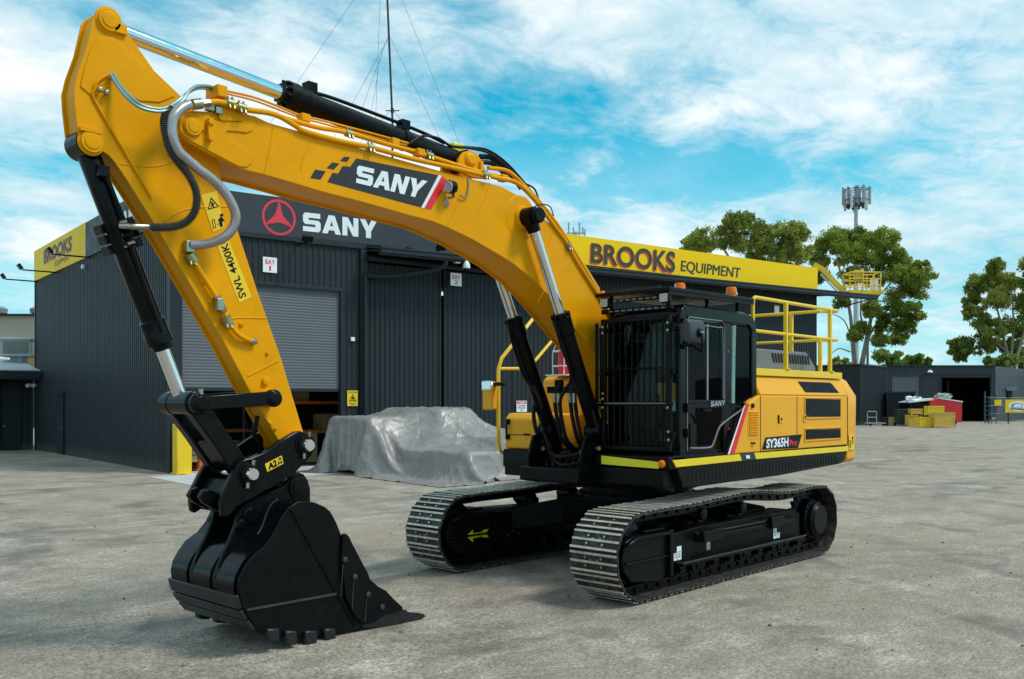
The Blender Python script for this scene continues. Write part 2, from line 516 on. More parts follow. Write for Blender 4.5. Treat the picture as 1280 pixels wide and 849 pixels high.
def tag(o, label=None, cat=None, group=None, kind=None):
    if label: o["label"] = label
    if cat: o["category"] = cat
    if group: o["group"] = group
    if kind: o["kind"] = kind
    return o
def empty(name, loc=(0, 0, 0), rz=0.0, label=None, cat=None, group=None):
    o = bpy.data.objects.new(name, None)
    COL.objects.link(o)
    o.location = loc
    o.rotation_euler = (0, 0, rz)
    o.empty_display_size = 0.3
    return tag(o, label, cat, group)
def copy_tree(o, parent=None):
    c = o.copy()
    COL.objects.link(c)
    if parent is not None:
        c.parent = parent
    for ch in o.children:
        copy_tree(ch, c)
    return c

# --- lettering -----------------------------------------------------------
GLY = {
    "S": (1.15, [[(0.10, 0), (1.02, 0), (1.15, 0.14), (1.15, 0.48), (1.02, 0.62), (0.36, 0.62), (0.36, 0.74), (1.12, 0.74), (1.12, 1), (0.13, 1), (0, 0.87), (0, 0.53), (0.13, 0.39), (0.80, 0.39), (0.80, 0.26), (0, 0.26), (0, 0)]]),
    "A": (1.25, [[(0, 0), (0.42, 1), (0.83, 1), (1.25, 0), (0.88, 0), (0.81, 0.19), (0.44, 0.19), (0.37, 0)], [(0.53, 0.42), (0.72, 0.42), (0.625, 0.70)]]),
    "N": (1.10, [[(0, 0), (0, 1), (0.38, 1), (0.76, 0.44), (0.76, 1), (1.10, 1), (1.10, 0), (0.73, 0), (0.34, 0.58), (0.34, 0)]]),
    "Y": (1.22, [[(0.43, 0), (0.43, 0.36), (0, 1), (0.40, 1), (0.61, 0.65), (0.82, 1), (1.22, 1), (0.79, 0.36), (0.79, 0)]]),
}
def glyph_word(word, gap=0.10):
    x, V2, F2 = 0.0, [], []
    for ch in word:
        w, loops = GLY[ch]
        flat = [p for lp in loops for p in lp]
        o = len(V2)
        V2 += [(p[0] + x, p[1]) for p in flat]
        for tri in tessellate_polygon([[Vector((p[0], p[1], 0)) for p in lp] for lp in loops]):
            F2.append(tuple(i + o for i in tri))
        x += w + gap
    return V2, F2
def font_word(text, bold=0.0):
    cu = bpy.data.curves.new("lettering_curve", "FONT")
    cu.body = text
    cu.resolution_u = 4
    cu.fill_mode = "FRONT"
    cu.offset = bold
    ob = bpy.data.objects.new("lettering_curve", cu)
    COL.objects.link(ob)
    dg = bpy.context.evaluated_depsgraph_get()
    me = bpy.data.meshes.new_from_object(ob.evaluated_get(dg))
    V2 = [(v.co.x, v.co.y) for v in me.vertices]
    F2 = [tuple(p.vertices) for p in me.polygons]
    bpy.data.objects.remove(ob)
    bpy.data.curves.remove(cu)
    bpy.data.meshes.remove(me)
    return V2, F2
def word_quad(mb, vf, quad):
    """lay flat lettering onto a quad (bottom-left, bottom-right, top-right, top-left)"""
    V2, F2 = vf
    x0, x1 = min(p[0] for p in V2), max(p[0] for p in V2)
    y0, y1 = min(p[1] for p in V2), max(p[1] for p in V2)
    a, b, c, d = [Vector(q) for q in quad]
    out = []
    for x, y in V2:
        s, t = (x - x0) / (x1 - x0), (y - y0) / (y1 - y0)
        out.append((a * (1 - s) + b * s) * (1 - t) + (d * (1 - s) + c * s) * t)
    n = (b - a).cross(d - a)
    fs = []
    for f in F2:
        e = (out[f[1]] - out[f[0]]).cross(out[f[2]] - out[f[0]])
        fs.append(f if e.dot(n) >= 0 else f[::-1])
    mb.add(out, fs)
    return mb
def q_xz(pts, y):
    return [(x, y, z) for x, z in pts]

# ================================================================== GROUND
def axis_vals(lo, hi, step, far):
    v = [lo + i * step for i in range(int((hi - lo) / step) + 1)]
    s, x = step, hi
    while x < far:
        s *= 1.5; x += s; v.append(x)
    s, x = step, lo
    while x > -far:
        s *= 1.5; x -= s; v.insert(0, x)
    return v
def ground_z(x, y):
    return 0.075 * math.exp(-((x - 5.2) ** 2 + (y + 0.1) ** 2) / 1.5) 
gx, gy = axis_vals(-8, 12, 0.25, 5200), axis_vals(-10, 9, 0.25, 5200)
g = MB()
g.v = [(x, y, ground_z(x, y)) for y in gy for x in gx]
nx = len(gx)
g.f = [(j * nx + i, j * nx + i + 1, (j + 1) * nx + i + 1, (j + 1) * nx + i) for j in range(len(gy) - 1) for i in range(nx - 1)]
tag(g.build("ground", "ground"), kind="structure")

# distant hills
h = MB()
rng = random.Random(3)
hp = []
for k in range(140):
    a = R(3.894 * 57.2958 - 75 + k * 150 / 139)
    d = 4200
    hgt = 95 + 35 * math.sin(k * 0.21) + 22 * math.sin(k * 0.57 + 1) + rng.uniform(-4, 4)
    hp.append((9.99 + d * math.cos(a), 7.1 + d * math.sin(a), hgt, a))
vs_, fs = [], []
for x, y, z, a in hp:
    vs_ += [(x, y, -2), (x + 250 * math.cos(a), y + 250 * math.sin(a), z * 0.75), (x + 600 * math.cos(a), y + 600 * math.sin(a), z)]
for k in range(len(hp) - 1):
    for q in range(2):
        fs.append((k * 3 + q, k * 3 + 3 + q, k * 3 + 4 + q, k * 3 + 1 + q))
h.add(vs_, fs)
tag(h.build("hills", "hill"), kind="structure")

# ================================================================== WORKSHOP (main building), local frame: x along the front, y into the building
BLD = empty("workshop_building", (-2.98, -18.61, 0), R(171.59), "long charcoal steel workshop with roller door and sliding doors behind the excavator", "building")
DR = 0.0125
def zt(z, x): return z + DR * (x - 2)
def corr(mb, x0, x1, z0, z1, y=0.0, pitch=0.2, depth=0.032, zf=None):
    """ribbed steel sheet along x, ribs standing out to -y"""
    n = max(1, round((x1 - x0) / pitch))
    p = (x1 - x0) / n
    prof = []
    for i in range(n):
        b = x0 + i * p
        prof += [(b, y), (b + p * 0.55, y), (b + p * 0.68, y - depth), (b + p * 0.87, y - depth)]
    prof.append((x1, y))
    vs_ = []
    for x, yy in prof:
        vs_.append((x, yy, z0)); vs_.append((x, yy, z1 if zf is None else zf(x)))
    return mb.add(vs_, [(2 * i, 2 * i + 2, 2 * i + 3, 2 * i + 1) for i in range(len(prof) - 1)])
def corr_y(mb, y0, y1, z0, z1, x=0.0, pitch=0.2, depth=0.032, sgn=-1):
    t = MB()
    corr(t, y0, y1, z0, z1, 0.0, pitch, depth)
    return mb.add([(x - yy * sgn * -1, xx, zz_) for xx, yy, zz_ in t.v], [f[::-1] for f in t.f])

LEN, DEP = 32.3, 17.35
# side wall (faces -x)
m_ = MB(); corr_y(m_, 0.16, DEP, 0.0, 7.4)
m_.build("side_wall", "clad", BLD, smooth=0)
m_ = MB(); m_.bx(-0.005, 0.16, -0.03, 0.16, 0, 7.3); m_.bx(0.16, 0.36, -0.03, 0.1, 0, 7.1)
m_.build("corner_flashing", "trim", BLD)
m_ = MB(); m_.bx(-0.03, 0.13, DEP - 0.02, DEP + 0.12, 0, 7.4)
m_.build("corner_flashing", "trim", BLD)
# front walls
m_ = MB()
corr(m_, 0.36, 5.62, 5.66, 7.25)
corr(m_, 5.62, 6.2, 0.0, 7.25)
m_.build("front_wall", "clad", BLD, smooth=0)
m_ = MB(); corr(m_, 16.2, LEN, 0.0, 7.9)
m_.build("front_wall", "clad", BLD, smooth=0)
m_ = MB()
m_.bx(5.5, 5.62, -0.06, 0.12, 0, 5.66); m_.bx(0.36, 5.62, -0.07, 0.1, 5.66, 5.78)
m_.build("door_frame", "trim", BLD, bevel=0.01)
m_ = MB(); m_.bx(6.2, 6.45, -0.14, 0.2, 0, 7.1)
m_.build("column", "trim", BLD, bevel=0.01)
# roller shutter: curved slats
prof = []
z = 2.48
while z < 5.66:
    for k in range(4):
        prof.append((0.06 - 0.011 * math.sin(k / 4 * math.pi), z + k * 0.0225))
    z += 0.09
m_ = MB()
vs_ = []
for yy, z in prof:
    vs_ += [(0.37, yy, z), (5.5, yy, z)]
m_.add(vs_, [(2 * i, 2 * i + 1, 2 * i + 3, 2 * i + 2) for i in range(len(prof) - 1)])
sh = m_.build("roller_door", "shutter", BLD, smooth=30)
m_ = MB(); m_.bx(0.37, 5.5, 0.02, 0.09, 2.40, 2.50); m_.build("bottom_rail", "trim", sh, bevel=0.008)
# sliding doors of bay 2
for a, b, yy in ((6.48, 9.52, 0.10), (9.6, 12.78, 0.04), (12.82, 16.15, 0.10)):
    m_ = MB(); corr(m_, a + 0.06, b - 0.06, 0.05, 6.72, yy)
    sd = m_.build("sliding_door", "clad", BLD, smooth=0)
    m_ = MB()
    m_.bx(a, a + 0.07, yy - 0.05, yy + 0.02, 0.02, 6.75); m_.bx(b - 0.07, b, yy - 0.05, yy + 0.02, 0.02, 6.75)
    m_.build("door_stile", "trim", sd)
m_ = MB()
m_.bx(6.45, 16.2, -0.30, -0.16, 6.74, 6.86); m_.bx(6.45, 16.2, -0.16, 0.2, 6.86, 6.93)
m_.build("door_track", "trim", BLD, bevel=0.01)
# awning: sloped sheet and gutter running past the end of the wall
AX1 = 36.2
m_ = MB()
AF = -0.95
m_.hexa([(6.42, 0.0, 7.10), (AX1, 0.0, zt(7.32, AX1)), (AX1, AF, zt(7.08, AX1)), (6.42, AF, 6.95)],
        [(6.42, 0.0, 7.16), (AX1, 0.0, zt(7.38, AX1)), (AX1, AF, zt(7.14, AX1)), (6.42, AF, 7.01)])
aw = m_.build("awning", "trim", BLD)
m_ = MB()
for y0, y1, za, zb in ((AF - 0.16, AF, 6.90, 7.08), (AF - 0.19, AF - 0.13, 7.04, 7.10), (AF - 0.10, AF + 0.04, 6.84, 6.905)):
    m_.hexa([(6.40, y0, za), (AX1, y0, zt(za + 0.12, AX1)), (AX1, y1, zt(za + 0.12, AX1)), (6.40, y1, za)],
            [(6.40, y0, zb), (AX1, y0, zt(zb + 0.12, AX1)), (AX1, y1, zt(zb + 0.12, AX1)), (6.40, y1, zb)])
m_.build("gutter", "trim", aw, bevel=0.012)
m_ = MB()
for x in range(8, 36, 4):
    m_.hexa([(x, AF, zt(6.95, x)), (x + .06, AF, zt(6.95, x)), (x + .06, 0, zt(7.0, x)), (x, 0, zt(7.0, x))],
            [(x, AF, zt(7.08, x)), (x + .06, AF, zt(7.08, x)), (x + .06, 0, zt(7.32, x)), (x, 0, zt(7.32, x))])
m_.cyl((AX1 - 0.2, AF, zt(7.05, AX1)), (LEN, 0.1, 6.55), 0.035)
m_.build("awning_bracket", "trim", aw)
# fascia behind the signs, roof, back and right walls
m_ = MB()
m_.hexa([(0.02, 0.02, 7.15), (LEN, 0.02, zt(7.15, LEN)), (LEN, 0.5, zt(7.15, LEN)), (0.02, 0.5, 7.15)],
        [(0.02, 0.02, 8.40), (LEN, 0.02, zt(8.40, LEN)), (LEN, 0.5, zt(8.40, LEN)), (0.02, 0.5, 8.40)])
m_.bx(0.02, 0.5, 0.5, DEP, 7.30, 8.52)
m_.build("fascia", "trim", BLD)
m_ = MB(); m_.hexa([(0.5, 0.5, 8.2), (LEN, 0.5, 8.55), (LEN, DEP, 8.55), (0.5, DEP, 8.2)],
                   [(0.5, 0.5, 8.28), (LEN, 0.5, 8.63), (LEN, DEP, 8.63), (0.5, DEP, 8.28)])
m_.build("roof", "paleroof", BLD)
m_ = MB(); m_.bx(0.1, LEN, DEP - 0.12, DEP, 0, 8.2); m_.bx(LEN - 0.12, LEN, 0.05, DEP - 0.12, 0, 8.4)
m_.build("rear_wall", "clad", BLD)
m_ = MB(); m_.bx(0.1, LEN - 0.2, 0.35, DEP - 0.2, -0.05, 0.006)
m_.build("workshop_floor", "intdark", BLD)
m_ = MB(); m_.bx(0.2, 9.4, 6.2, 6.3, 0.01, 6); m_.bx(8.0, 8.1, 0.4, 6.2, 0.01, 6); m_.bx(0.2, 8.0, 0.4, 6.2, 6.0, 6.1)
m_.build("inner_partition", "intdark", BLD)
# fascia cap line under the SANY sign
m_ = MB()
m_.hexa([(-0.02, -0.10, 7.08), (6.42, -0.10, 7.13), (6.42, 0.02, 7.13), (-0.02, 0.02, 7.08)],
        [(-0.02, -0.10, 7.24), (6.42, -0.10, 7.29), (6.42, 0.02, 7.29), (-0.02, 0.02, 7.24)])
m_.build("fascia_trim", "trim", BLD, bevel=0.01)
# side door
m_ = MB(); m_.bx(-0.075, -0.035, 12.25, 13.25, 0.05, 2.3)
sd = m_.build("door", "trim", BLD, bevel=0.008)
m_ = MB(); m_.bx(-0.16, -0.03, 12.1, 13.4, 2.36, 2.43); m_.build("door_hood", "trim", sd)
m_ = MB(); m_.cyl((-0.075, 12.38, 1.05), (-0.14, 12.38, 1.05), 0.045); m_.build("door_handle", "zinc", sd)
m_ = MB(); m_.bx(-0.02, 0.03, 12.18, 13.32, 0.0, 2.37); m_.build("door_frame", "trim", sd)
# downpipe elbow off the gutter
m_ = MB(); m_.tube([(9.0, -0.95, 6.95), (9.0, -0.9, 6.72), (8.6, -0.62, 6.55), (7.6, -0.4, 6.35), (6.9, -0.22, 6.27), (6.35, -0.2, 6.26)], 0.085, 10)
m_.tube([(6.32, -0.2, 6.3), (6.32, -0.2, 3.0), (6.32, -0.2, 0.05)], 0.06, 10, 1)
m_.build("downpipe", "trim", BLD)
# right-hand doors glimpsed behind the rail
for a, b in ((27.2, 29.0), (29.6, 31.6)):
    m_ = MB(); m_.bx(a, b, -0.06, -0.034, 0.02, 4.6); m_.build("side_hung_door", "trim", BLD, bevel=0.01)

# ---- big signs on the fascia
sg = empty("sign_board", (-2.98, -18.61, 0), R(171.59), "slate grey sign board with red ringed emblem and white letters above the roller door", "sign")
m_ = MB()
m_.hexa([(-0.04, -0.04, 7.245), (15.2, -0.04, zt(7.25, 15.2)), (15.2, 0.018, zt(7.25, 15.2)), (-0.04, 0.018, 7.245)],
        [(-0.04, -0.04, zt(8.44, 0)), (15.2, -0.04, zt(8.44, 15.2)), (15.2, 0.018, zt(8.44, 15.2)), (-0.04, 0.018, zt(8.44, 0))])
m_.build("panel", "fascia", sg)
SQ = [(4.19,7.46),(6.65,7.54),(6.91,8.19),(4.21,8.11)]
m_ = MB()
yq = -0.046
word_quad(m_, glyph_word("SANY"), [(4.17, yq, 7.50), (6.86, yq, 7.53), (6.86, yq, 8.14), (4.17, yq, 8.09)])
m_.build("lettering", "white", sg, smooth=0)
m_ = MB()
ex, ez, er = 3.36, 7.82, 0.56
ring = []
for k in range(48):
    a = 2 * math.pi * k / 48
    ring += [(ex + er * math.cos(a), yq, ez + er * math.sin(a)), (ex + er * 0.86 * math.cos(a), yq, ez + er * 0.86 * math.sin(a))]
m_.add(ring, [(2 * k, 2 * k + 1, (2 * k + 3) % 96, (2 * k + 2) % 96) for k in range(48)])
for k in range(3):
    a = math.pi / 2 + k * 2 * math.pi / 3
    tip = (ex + er * 0.96 * math.cos(a), yq - 0.002, ez + er * 0.96 * math.sin(a))
    for sgn in (-1, 1):
        c = a + sgn * math.pi / 3.0
        m_.poly([tip, (ex + er * 0.27 * math.cos(c), yq - 0.002, ez + er * 0.27 * math.sin(c)), (ex, yq - 0.002, ez)][::-sgn])
m_.build("emblem", "embred", sg, smooth=0)

sg = empty("sign_board", (-2.98, -18.61, 0), R(171.59), "long yellow sign board with dark capital letters above the awning behind the cab", "sign")
m_ = MB()
m_.hexa([(15.22, -0.06, zt(7.36, 15.2)), (LEN, -0.06, zt(7.30, LEN)), (LEN, 0.018, zt(7.30, LEN)), (15.22, 0.018, zt(7.36, 15.2))],
        [(15.22, -0.06, zt(8.49, 15.2)), (LEN, -0.06, zt(8.45, LEN)), (LEN, 0.018, zt(8.45, LEN)), (15.22, 0.018, zt(8.49, 15.2))])
m_.build("panel", "signy", sg)
yq = -0.066
bq = [(16.64,7.64),(21.64,7.67),(21.67,8.59),(16.66,8.45)]
bq3 = [(x, yq, z) for x, z in bq]
for off, nm, mt in (((-0.07, -0.07), "letter_shadow", "signred"), ((0, 0), "lettering", "signtext")):
    m_ = MB()
    word_quad(m_, font_word("BROOKS", 0.028), [(x + off[0], yq - (0.003 if nm == "lettering" else 0), z + off[1]) for x, _, z in bq3])
    m_.build(nm, mt, sg, smooth=0)
eq = [(21.98,7.69),(26.03,7.73),(26.12,8.27),(22.03,8.24)]
m_ = MB()
word_quad(m_, font_word("EQUIPMENT"), [(x, yq, z) for x, z in eq])
word_quad(m_, font_word("EQUIPMENT"), [(x + 0.045, yq - 0.0015, z) for x, z in eq])
word_quad(m_, font_word("EQUIPMENT"), [(x + 0.022, yq - 0.003, z + 0.012) for x, z in eq])
m_.build("lettering", "signtext", sg, smooth=0)

sg = empty("sign_board", (-2.98, -18.61, 0), R(171.59), "sign board half yellow and half grey along the top of the end wall", "sign")
m_ = MB(); m_.bx(-0.06, 0.018, 8.95, DEP + 0.02, 7.33, 8.62); m_.build("panel", "signy", sg)
m_ = MB(); m_.bx(-0.062, 0.018, -0.04, 8.948, 7.33, 8.60); m_.build("panel", "fascia", sg)
def side_q(y0, y1, z0, z1, x=-0.067): return [(x, y0, z0), (x, y1, z0), (x, y1, z1), (x, y0, z1)]
for off, nm, mt in ((0.05, "letter_shadow", "signred"), (0, "lettering", "signtext")):
    m_ = MB(); word_quad(m_, font_word("BROOKS", 0.028), side_q(15.5 + off, 10.9 + off, 7.86 - off, 8.42 - off, -0.067 - (0.003 if off == 0 else 0)))
    m_.build(nm, mt, sg, smooth=0)
m_ = MB(); word_quad(m_, font_word("EQUIPMENT"), side_q(13.6, 11.2, 7.5, 7.74)); m_.build("lettering", "signtext", sg, smooth=0)
m_ = MB()
ring = []
for k in range(32):
    a = 2 * math.pi * k / 32
    ring += [(-0.068, 5.9 - 0.45 * math.cos(a), 7.97 + 0.45 * math.sin(a)), (-0.068, 5.9 - 0.38 * math.cos(a), 7.97 + 0.38 * math.sin(a))]
m_.add(ring, [(2 * k, 2 * k + 1, (2 * k + 3) % 64, (2 * k + 2) % 64) for k in range(32)])
for k in range(3):
    a = math.pi / 2 + k * 2 * math.pi / 3
    for sgn in (-1, 1):
        c = a + sgn * math.pi / 3
        m_.poly([(-0.07, 5.9 - 0.43 * math.cos(a), 7.97 + 0.43 * math.sin(a)), (-0.07, 5.9 - 0.12 * math.cos(c), 7.97 + 0.12 * math.sin(c)), (-0.07, 5.9, 7.97)][::-sgn])
m_.build("emblem", "embred", sg, smooth=0)
m_ = MB(); word_quad(m_, glyph_word("SANY"), side_q(5.1, 2.4, 7.7, 8.25)); m_.build("lettering", "white", sg, smooth=0)

# ---- small signs
def small_sign(name, label, quad_px, base_mat, words, off=-0.04, cat="sign"):
    (x0, z0), (x1, z1) = quad_px
    o = empty(name, (-2.98, -18.61, 0), R(171.59), label, cat)
    m_ = MB(); m_.bx(x0, x1, off - 0.012, off, z0, z1); m_.build("plate", base_mat, o)
    for text, mt, a, b, c, d, bold in words:      # fractions of the plate: x0, x1, z0, z1
        q = MB()
        X0, X1 = x0 + (x1 - x0) * a, x0 + (x1 - x0) * b
        Z0, Z1 = z0 + (z1 - z0) * c, z0 + (z1 - z0) * d
        yy = off - 0.0145
        if text is None:
            q.add([(X0, yy, Z0), (X1, yy, Z0), (X1, yy, Z1), (X0, yy, Z1)], [(0, 1, 2, 3)])
        else:
            word_quad(q, font_word(text, bold), [(X0, yy - 0.002, Z0), (X1, yy - 0.002, Z0), (X1, yy - 0.002, Z1), (X0, yy - 0.002, Z1)])
        q.build("lettering" if text else "panel", mt, o, smooth=0)
    return o
small_sign("bay_sign", "white BAY 1 sign above the roller door", ((2.83, 6.08), (3.29, 6.55)), "white",
           [("BAY", "decalred", 0.16, 0.86, 0.52, 0.86, 0.012), ("1", "decalred", 0.44, 0.57, 0.12, 0.44, 0.015)])
small_sign("bay_sign", "white BAY 2 sign on the dark sliding door", ((9.66, 6.17), (10.13, 6.62)), "white",
           [("BAY", "decalred", 0.16, 0.86, 0.52, 0.86, 0.012), ("2", "decalred", 0.34, 0.66, 0.12, 0.44, 0.02)], off=-0.31)
w = small_sign("warning_sign", "yellow triangle warning sign beside the roller door", ((5.74, 1.94), (6.13, 2.45)), "decalyellow",
               [("CAUTION", "decalblack", 0.1, 0.9, 0.84, 0.94, 0.0), ("FORKLIFT", "decalblack", 0.14, 0.86, 0.13, 0.21, 0.0), ("AREA", "decalblack", 0.3, 0.7, 0.04, 0.10, 0.0)])
m_ = MB()
tx, tz_ = 5.935, 2.19
tri = lambda s: [(tx - 0.13 * s, -0.0575, tz_ - 0.09 * s), (tx + 0.13 * s, -0.0575, tz_ - 0.09 * s), (tx, -0.0575, tz_ + 0.15 * s)]
o_, i_ = tri(1), tri(0.72)
m_.add(o_ + i_, [(0, 1, 4, 3), (1, 2, 5, 4), (2, 0, 3, 5)])
m_.add([(tx - 0.05, -0.058, tz_ - 0.03), (tx + 0.05, -0.058, tz_ - 0.03), (tx + 0.02, -0.058, tz_ + 0.05), (tx - 0.02, -0.058, tz_ + 0.05)], [(0, 1, 2, 3)])
m_.build("triangle", "decalblack", w, smooth=0)
small_sign("danger_sign", "small white danger notice with red top behind the yellow hand rail", ((12.86, 1.70), (13.36, 2.12)), "white",
           [(None, "decalred", 0.04, 0.96, 0.72, 0.95, 0), ("DANGER", "white", 0.18, 0.82, 0.76, 0.91, 0.02), ("AUTHORISED", "decalblack", 0.12, 0.88, 0.5, 0.62, 0.01),
            ("PERSONNEL", "decalblack", 0.12, 0.88, 0.3, 0.42, 0.01), ("ONLY", "decalblack", 0.35, 0.65, 0.1, 0.22, 0.01)], off=-0.02)
small_sign("notice_sign", "small pale notice high on the wall behind the deck rail", ((28.7, 6.2), (29.15, 6.75)), "carton",
           [(None, "white", 0.1, 0.9, 0.3, 0.9, 0)])
# white switch box, cameras and floodlights
o = empty("wall_box", (-2.98, -18.61, 0), R(171.59), "tiny white box on the wall above the yellow warning sign", "wall box")
m_ = MB(); m_.bx(5.86, 6.0, -0.1, -0.03, 4.07, 4.2); m_.build("case", "white", o, bevel=0.01)
o = empty("security_camera", (-2.98, -18.61, 0), R(171.59), "white dome security camera hanging under the awning", "camera")
m_ = MB(); m_.bx(9.42, 9.62, -1.0, -0.82, 6.86, 7.06); m_.tube([(9.6, -0.95, 6.98), (9.75, -1.05, 7.0), (9.8, -1.08, 6.9)], 0.045, 8)
m_.build("bracket", "white", o, bevel=0.01)
m_ = MB(); m_.lathe((9.8, -1.08, 6.93), (9.8, -1.08, 6.5), [(0, 0.06), (0.08, 0.11), (0.2, 0.13), (0.24, 0.12)], 18); m_.build("housing", "white", o)
m_ = MB(); m_.lathe((9.8, -1.08, 6.69), (9.8, -1.08, 6.5), [(0, 0.1), (0.08, 0.09), (0.13, 0.05)], 18); m_.build("dome", "decalblack", o)
def floodlight(name, label, x, y, z, axis, arm):
    o = empty(name, (-2.98, -18.61, 0), R(171.59), label, "floodlight", "floodlights on arms over the signs")
    m_ = MB()
    if axis == "x":
        m_.cyl((0, y, z), (-arm, y, z), 0.028); c = (-arm, y, z)
        head = Matrix.Translation(c) @ Matrix.Rotation(R(-35), 4, "Y")
    else:
        m_.cyl((x, -0.05, z), (x, -arm, z), 0.022); c = (x, -arm, z)
        head = Matrix.Translation(c) @ Matrix.Rotation(R(35), 4, "X")
    m_.build("arm", "satin", o)
    m_ = MB(); m_.bx(-0.05, 0.05, -0.17, 0.17, 0.02, 0.26, head) if axis == "x" else m_.bx(-0.17, 0.17, -0.05, 0.05, 0.02, 0.22, head)
    m_.build("lamp_head", "satin", o, bevel=0.01)
floodlight("floodlight", "black floodlight on an arm at the far end of the yellow end wall sign", 0, 17.0, 7.28, "x", 1.25)
floodlight("floodlight", "black floodlight on an arm, middle one of the three along the end wall", 0, 13.6, 7.30, "x", 1.25)
floodlight("floodlight", "black floodlight on an arm at the grey half of the end wall sign", 0, 8.6, 7.30, "x", 1.25)
floodlight("floodlight", "black floodlight on a thin arm above the BAY 1 sign", 3.95, 0, 7.02, "y", 0.75)
floodlight("floodlight", "small black floodlight above the awning gutter near the dome camera", 8.75, 0, 7.22, "y", 1.0)
o = empty("wall_lamp", (-2.98, -18.61, 0), R(171.59), "tiny white lamp high on the end wall under the grey sign panel", "lamp")
m_ = MB(); m_.bx(-0.13, -0.03, 9.15, 9.3, 6.95, 7.1); m_.build("case", "white", o, bevel=0.02)

# ---- apron, bollard and what stands inside bay 1
m_ = MB(); m_.prism_z([(-0.9, -0.9), (-0.9, -4.1), (4.3, -3.1), (9.5, -2.4), (9.5, 0.3), (0.36, 0.3), (0.2, -0.9)][::-1], 0.004, 0.012)
m_.v = [tuple(Matrix.Translation((-2.98, -18.61, 0)) @ Matrix.Rotation(R(171.59), 4, "Z") @ Vector(p)) for p in m_.v]
tag(m_.build("concrete_apron", "concrete"), kind="structure")
def bl_empty(name, x, y, label, cat, group=None, z=0.0):
    p = Matrix.Translation((-2.98, -18.61, 0)) @ Matrix.Rotation(R(171.59), 4, "Z") @ Vector((x, y, z))
    return empty(name, p, R(171.59), label, cat, group)
o = bl_empty("bollard", 0.24, -0.36, "square yellow steel bollard at the corner of the roller door", "bollard")
m_ = MB(); m_.bx(-0.22, 0.22, -0.2, 0.2, 0.0, 1.44); m_.build("post", "bollard", o, bevel=0.03)
m_ = MB(); m_.bx(-0.26, 0.26, -0.24, 0.24, 0.012, 0.035); m_.build("base_plate", "bollard", o)
o = bl_empty("traffic_cone", 1.12, 0.55, "orange traffic cone just inside the roller door", "cone")
m_ = MB(); m_.lathe((0, 0, 0.04), (0, 0, 0.7), [(0, 0.15), (0.3, 0.09), (0.62, 0.035)], 20); m_.build("cone_body", "cone", o)
m_ = MB(); m_.bx(-0.19, 0.19, -0.19, 0.19, 0.006, 0.045); m_.build("base", "cone", o, bevel=0.01)
def rack(x0, x1, y, label):
    o = bl_empty("pallet_rack", x0, y, label, "rack")
    w_ = x1 - x0
    for x in (0, w_):
        for yy in (0, 0.9):
            m_ = MB(); m_.bx(x - 0.05, x + 0.05, yy - 0.04, yy + 0.04, 0.006, 4.2); m_.build("upright", "rack", o)
    for z in (1.0, 2.0, 3.0):
        m_ = MB(); m_.bx(0.05, w_ - 0.05, -0.05, 0.0, z, z + 0.11); m_.bx(0.05, w_ - 0.05, 0.9, 0.95, z, z + 0.11); m_.build("beam", "rackbeam", o)
    m_ = MB(); m_.cyl((0, 0, 0.6), (0, 0.9, 1.4), 0.02); m_.cyl((w_, 0, 0.6), (w_, 0.9, 1.6), 0.02); m_.cyl((w_, 0, 1.3), (w_, 0.9, 2.3), 0.02)
    m_.build("brace", "rack", o)
    return o
rack(4.75, 7.4, 2.1, "pallet rack with orange beams just inside the roller door opening")
rack(1.7, 4.5, 4.6, "pallet rack deep in the dark of the workshop bay")
def carton(x, y, z, sx_, sy_, sz_, label, mt="carton"):
    o = bl_empty("carton", x, y, label, "box", None, z)
    m_ = MB(); m_.bx(-sx_ / 2, sx_ / 2, -sy_ / 2, sy_ / 2, 0, sz_); m_.build("box_body", mt, o, bevel=0.01)
    m_ = MB(); m_.bx(-sx_ / 2 - 0.002, sx_ / 2 + 0.002, -0.04, 0.04, sz_ * 0.6, sz_ + 0.003); m_.build("tape", "ply", o)
carton(5.3, 2.5, 0.006, 0.9, 0.8, 1.05, "large brown carton on the floor of the orange beamed rack", "ply")
carton(6.3, 2.5, 1.11, 0.7, 0.7, 0.55, "brown carton on the lower shelf of the orange beamed rack")
carton(5.2, 2.5, 2.11, 0.6, 0.6, 0.5, "small brown carton on the upper shelf of the orange beamed rack")
carton(2.6, 5.0, 1.11, 0.7, 0.6, 0.5, "pale carton on the lower shelf of the deep rack", "white")
carton(3.6, 5.0, 0.006, 0.9, 0.6, 0.7, "brown carton on the floor under the deep rack")
# pallet truck seen beside the bollard
o = bl_empty("pallet_trolley", 1.0, 1.6, "yellow tubular trolley with stacked timber behind the yellow bollard", "trolley")
m_ = MB(); m_.bx(-0.55, 0.3, -0.4, 0.4, 0.22, 0.3); m_.build("deck", "cratey", o, bevel=0.01)
m_ = MB()
for yy in (-0.3, 0.3):
    m_.tube([(-0.5, yy, 0.3), (-0.5, yy, 1.1), (-0.5, yy * 0.5, 1.2)], 0.025, 8)
m_.cyl((-0.5, -0.3, 0.75), (-0.5, 0.3, 0.75), 0.02); m_.cyl((-0.5, -0.35, 0.35), (0.3, -0.35, 1.0), 0.02)
m_.build("handle", "rack", o)
for k in range(3):
    m_ = MB(); m_.bx(-0.5, 0.28, -0.34, 0.34, 0.305 + k * 0.14, 0.42 + k * 0.14, Matrix.Rotation(R(3 * (k - 1)), 4, "Z")); m_.build("timber_stack", "ply", o, bevel=0.008)
for a in ((-0.45, -0.3), (-0.45, 0.3), (0.2, -0.3), (0.2, 0.3)):
    m_ = MB(); m_.cyl((a[0], a[1] - 0.03, 0.11), (a[0], a[1] + 0.03, 0.11), 0.1); m_.build("wheel", "rubber", o)

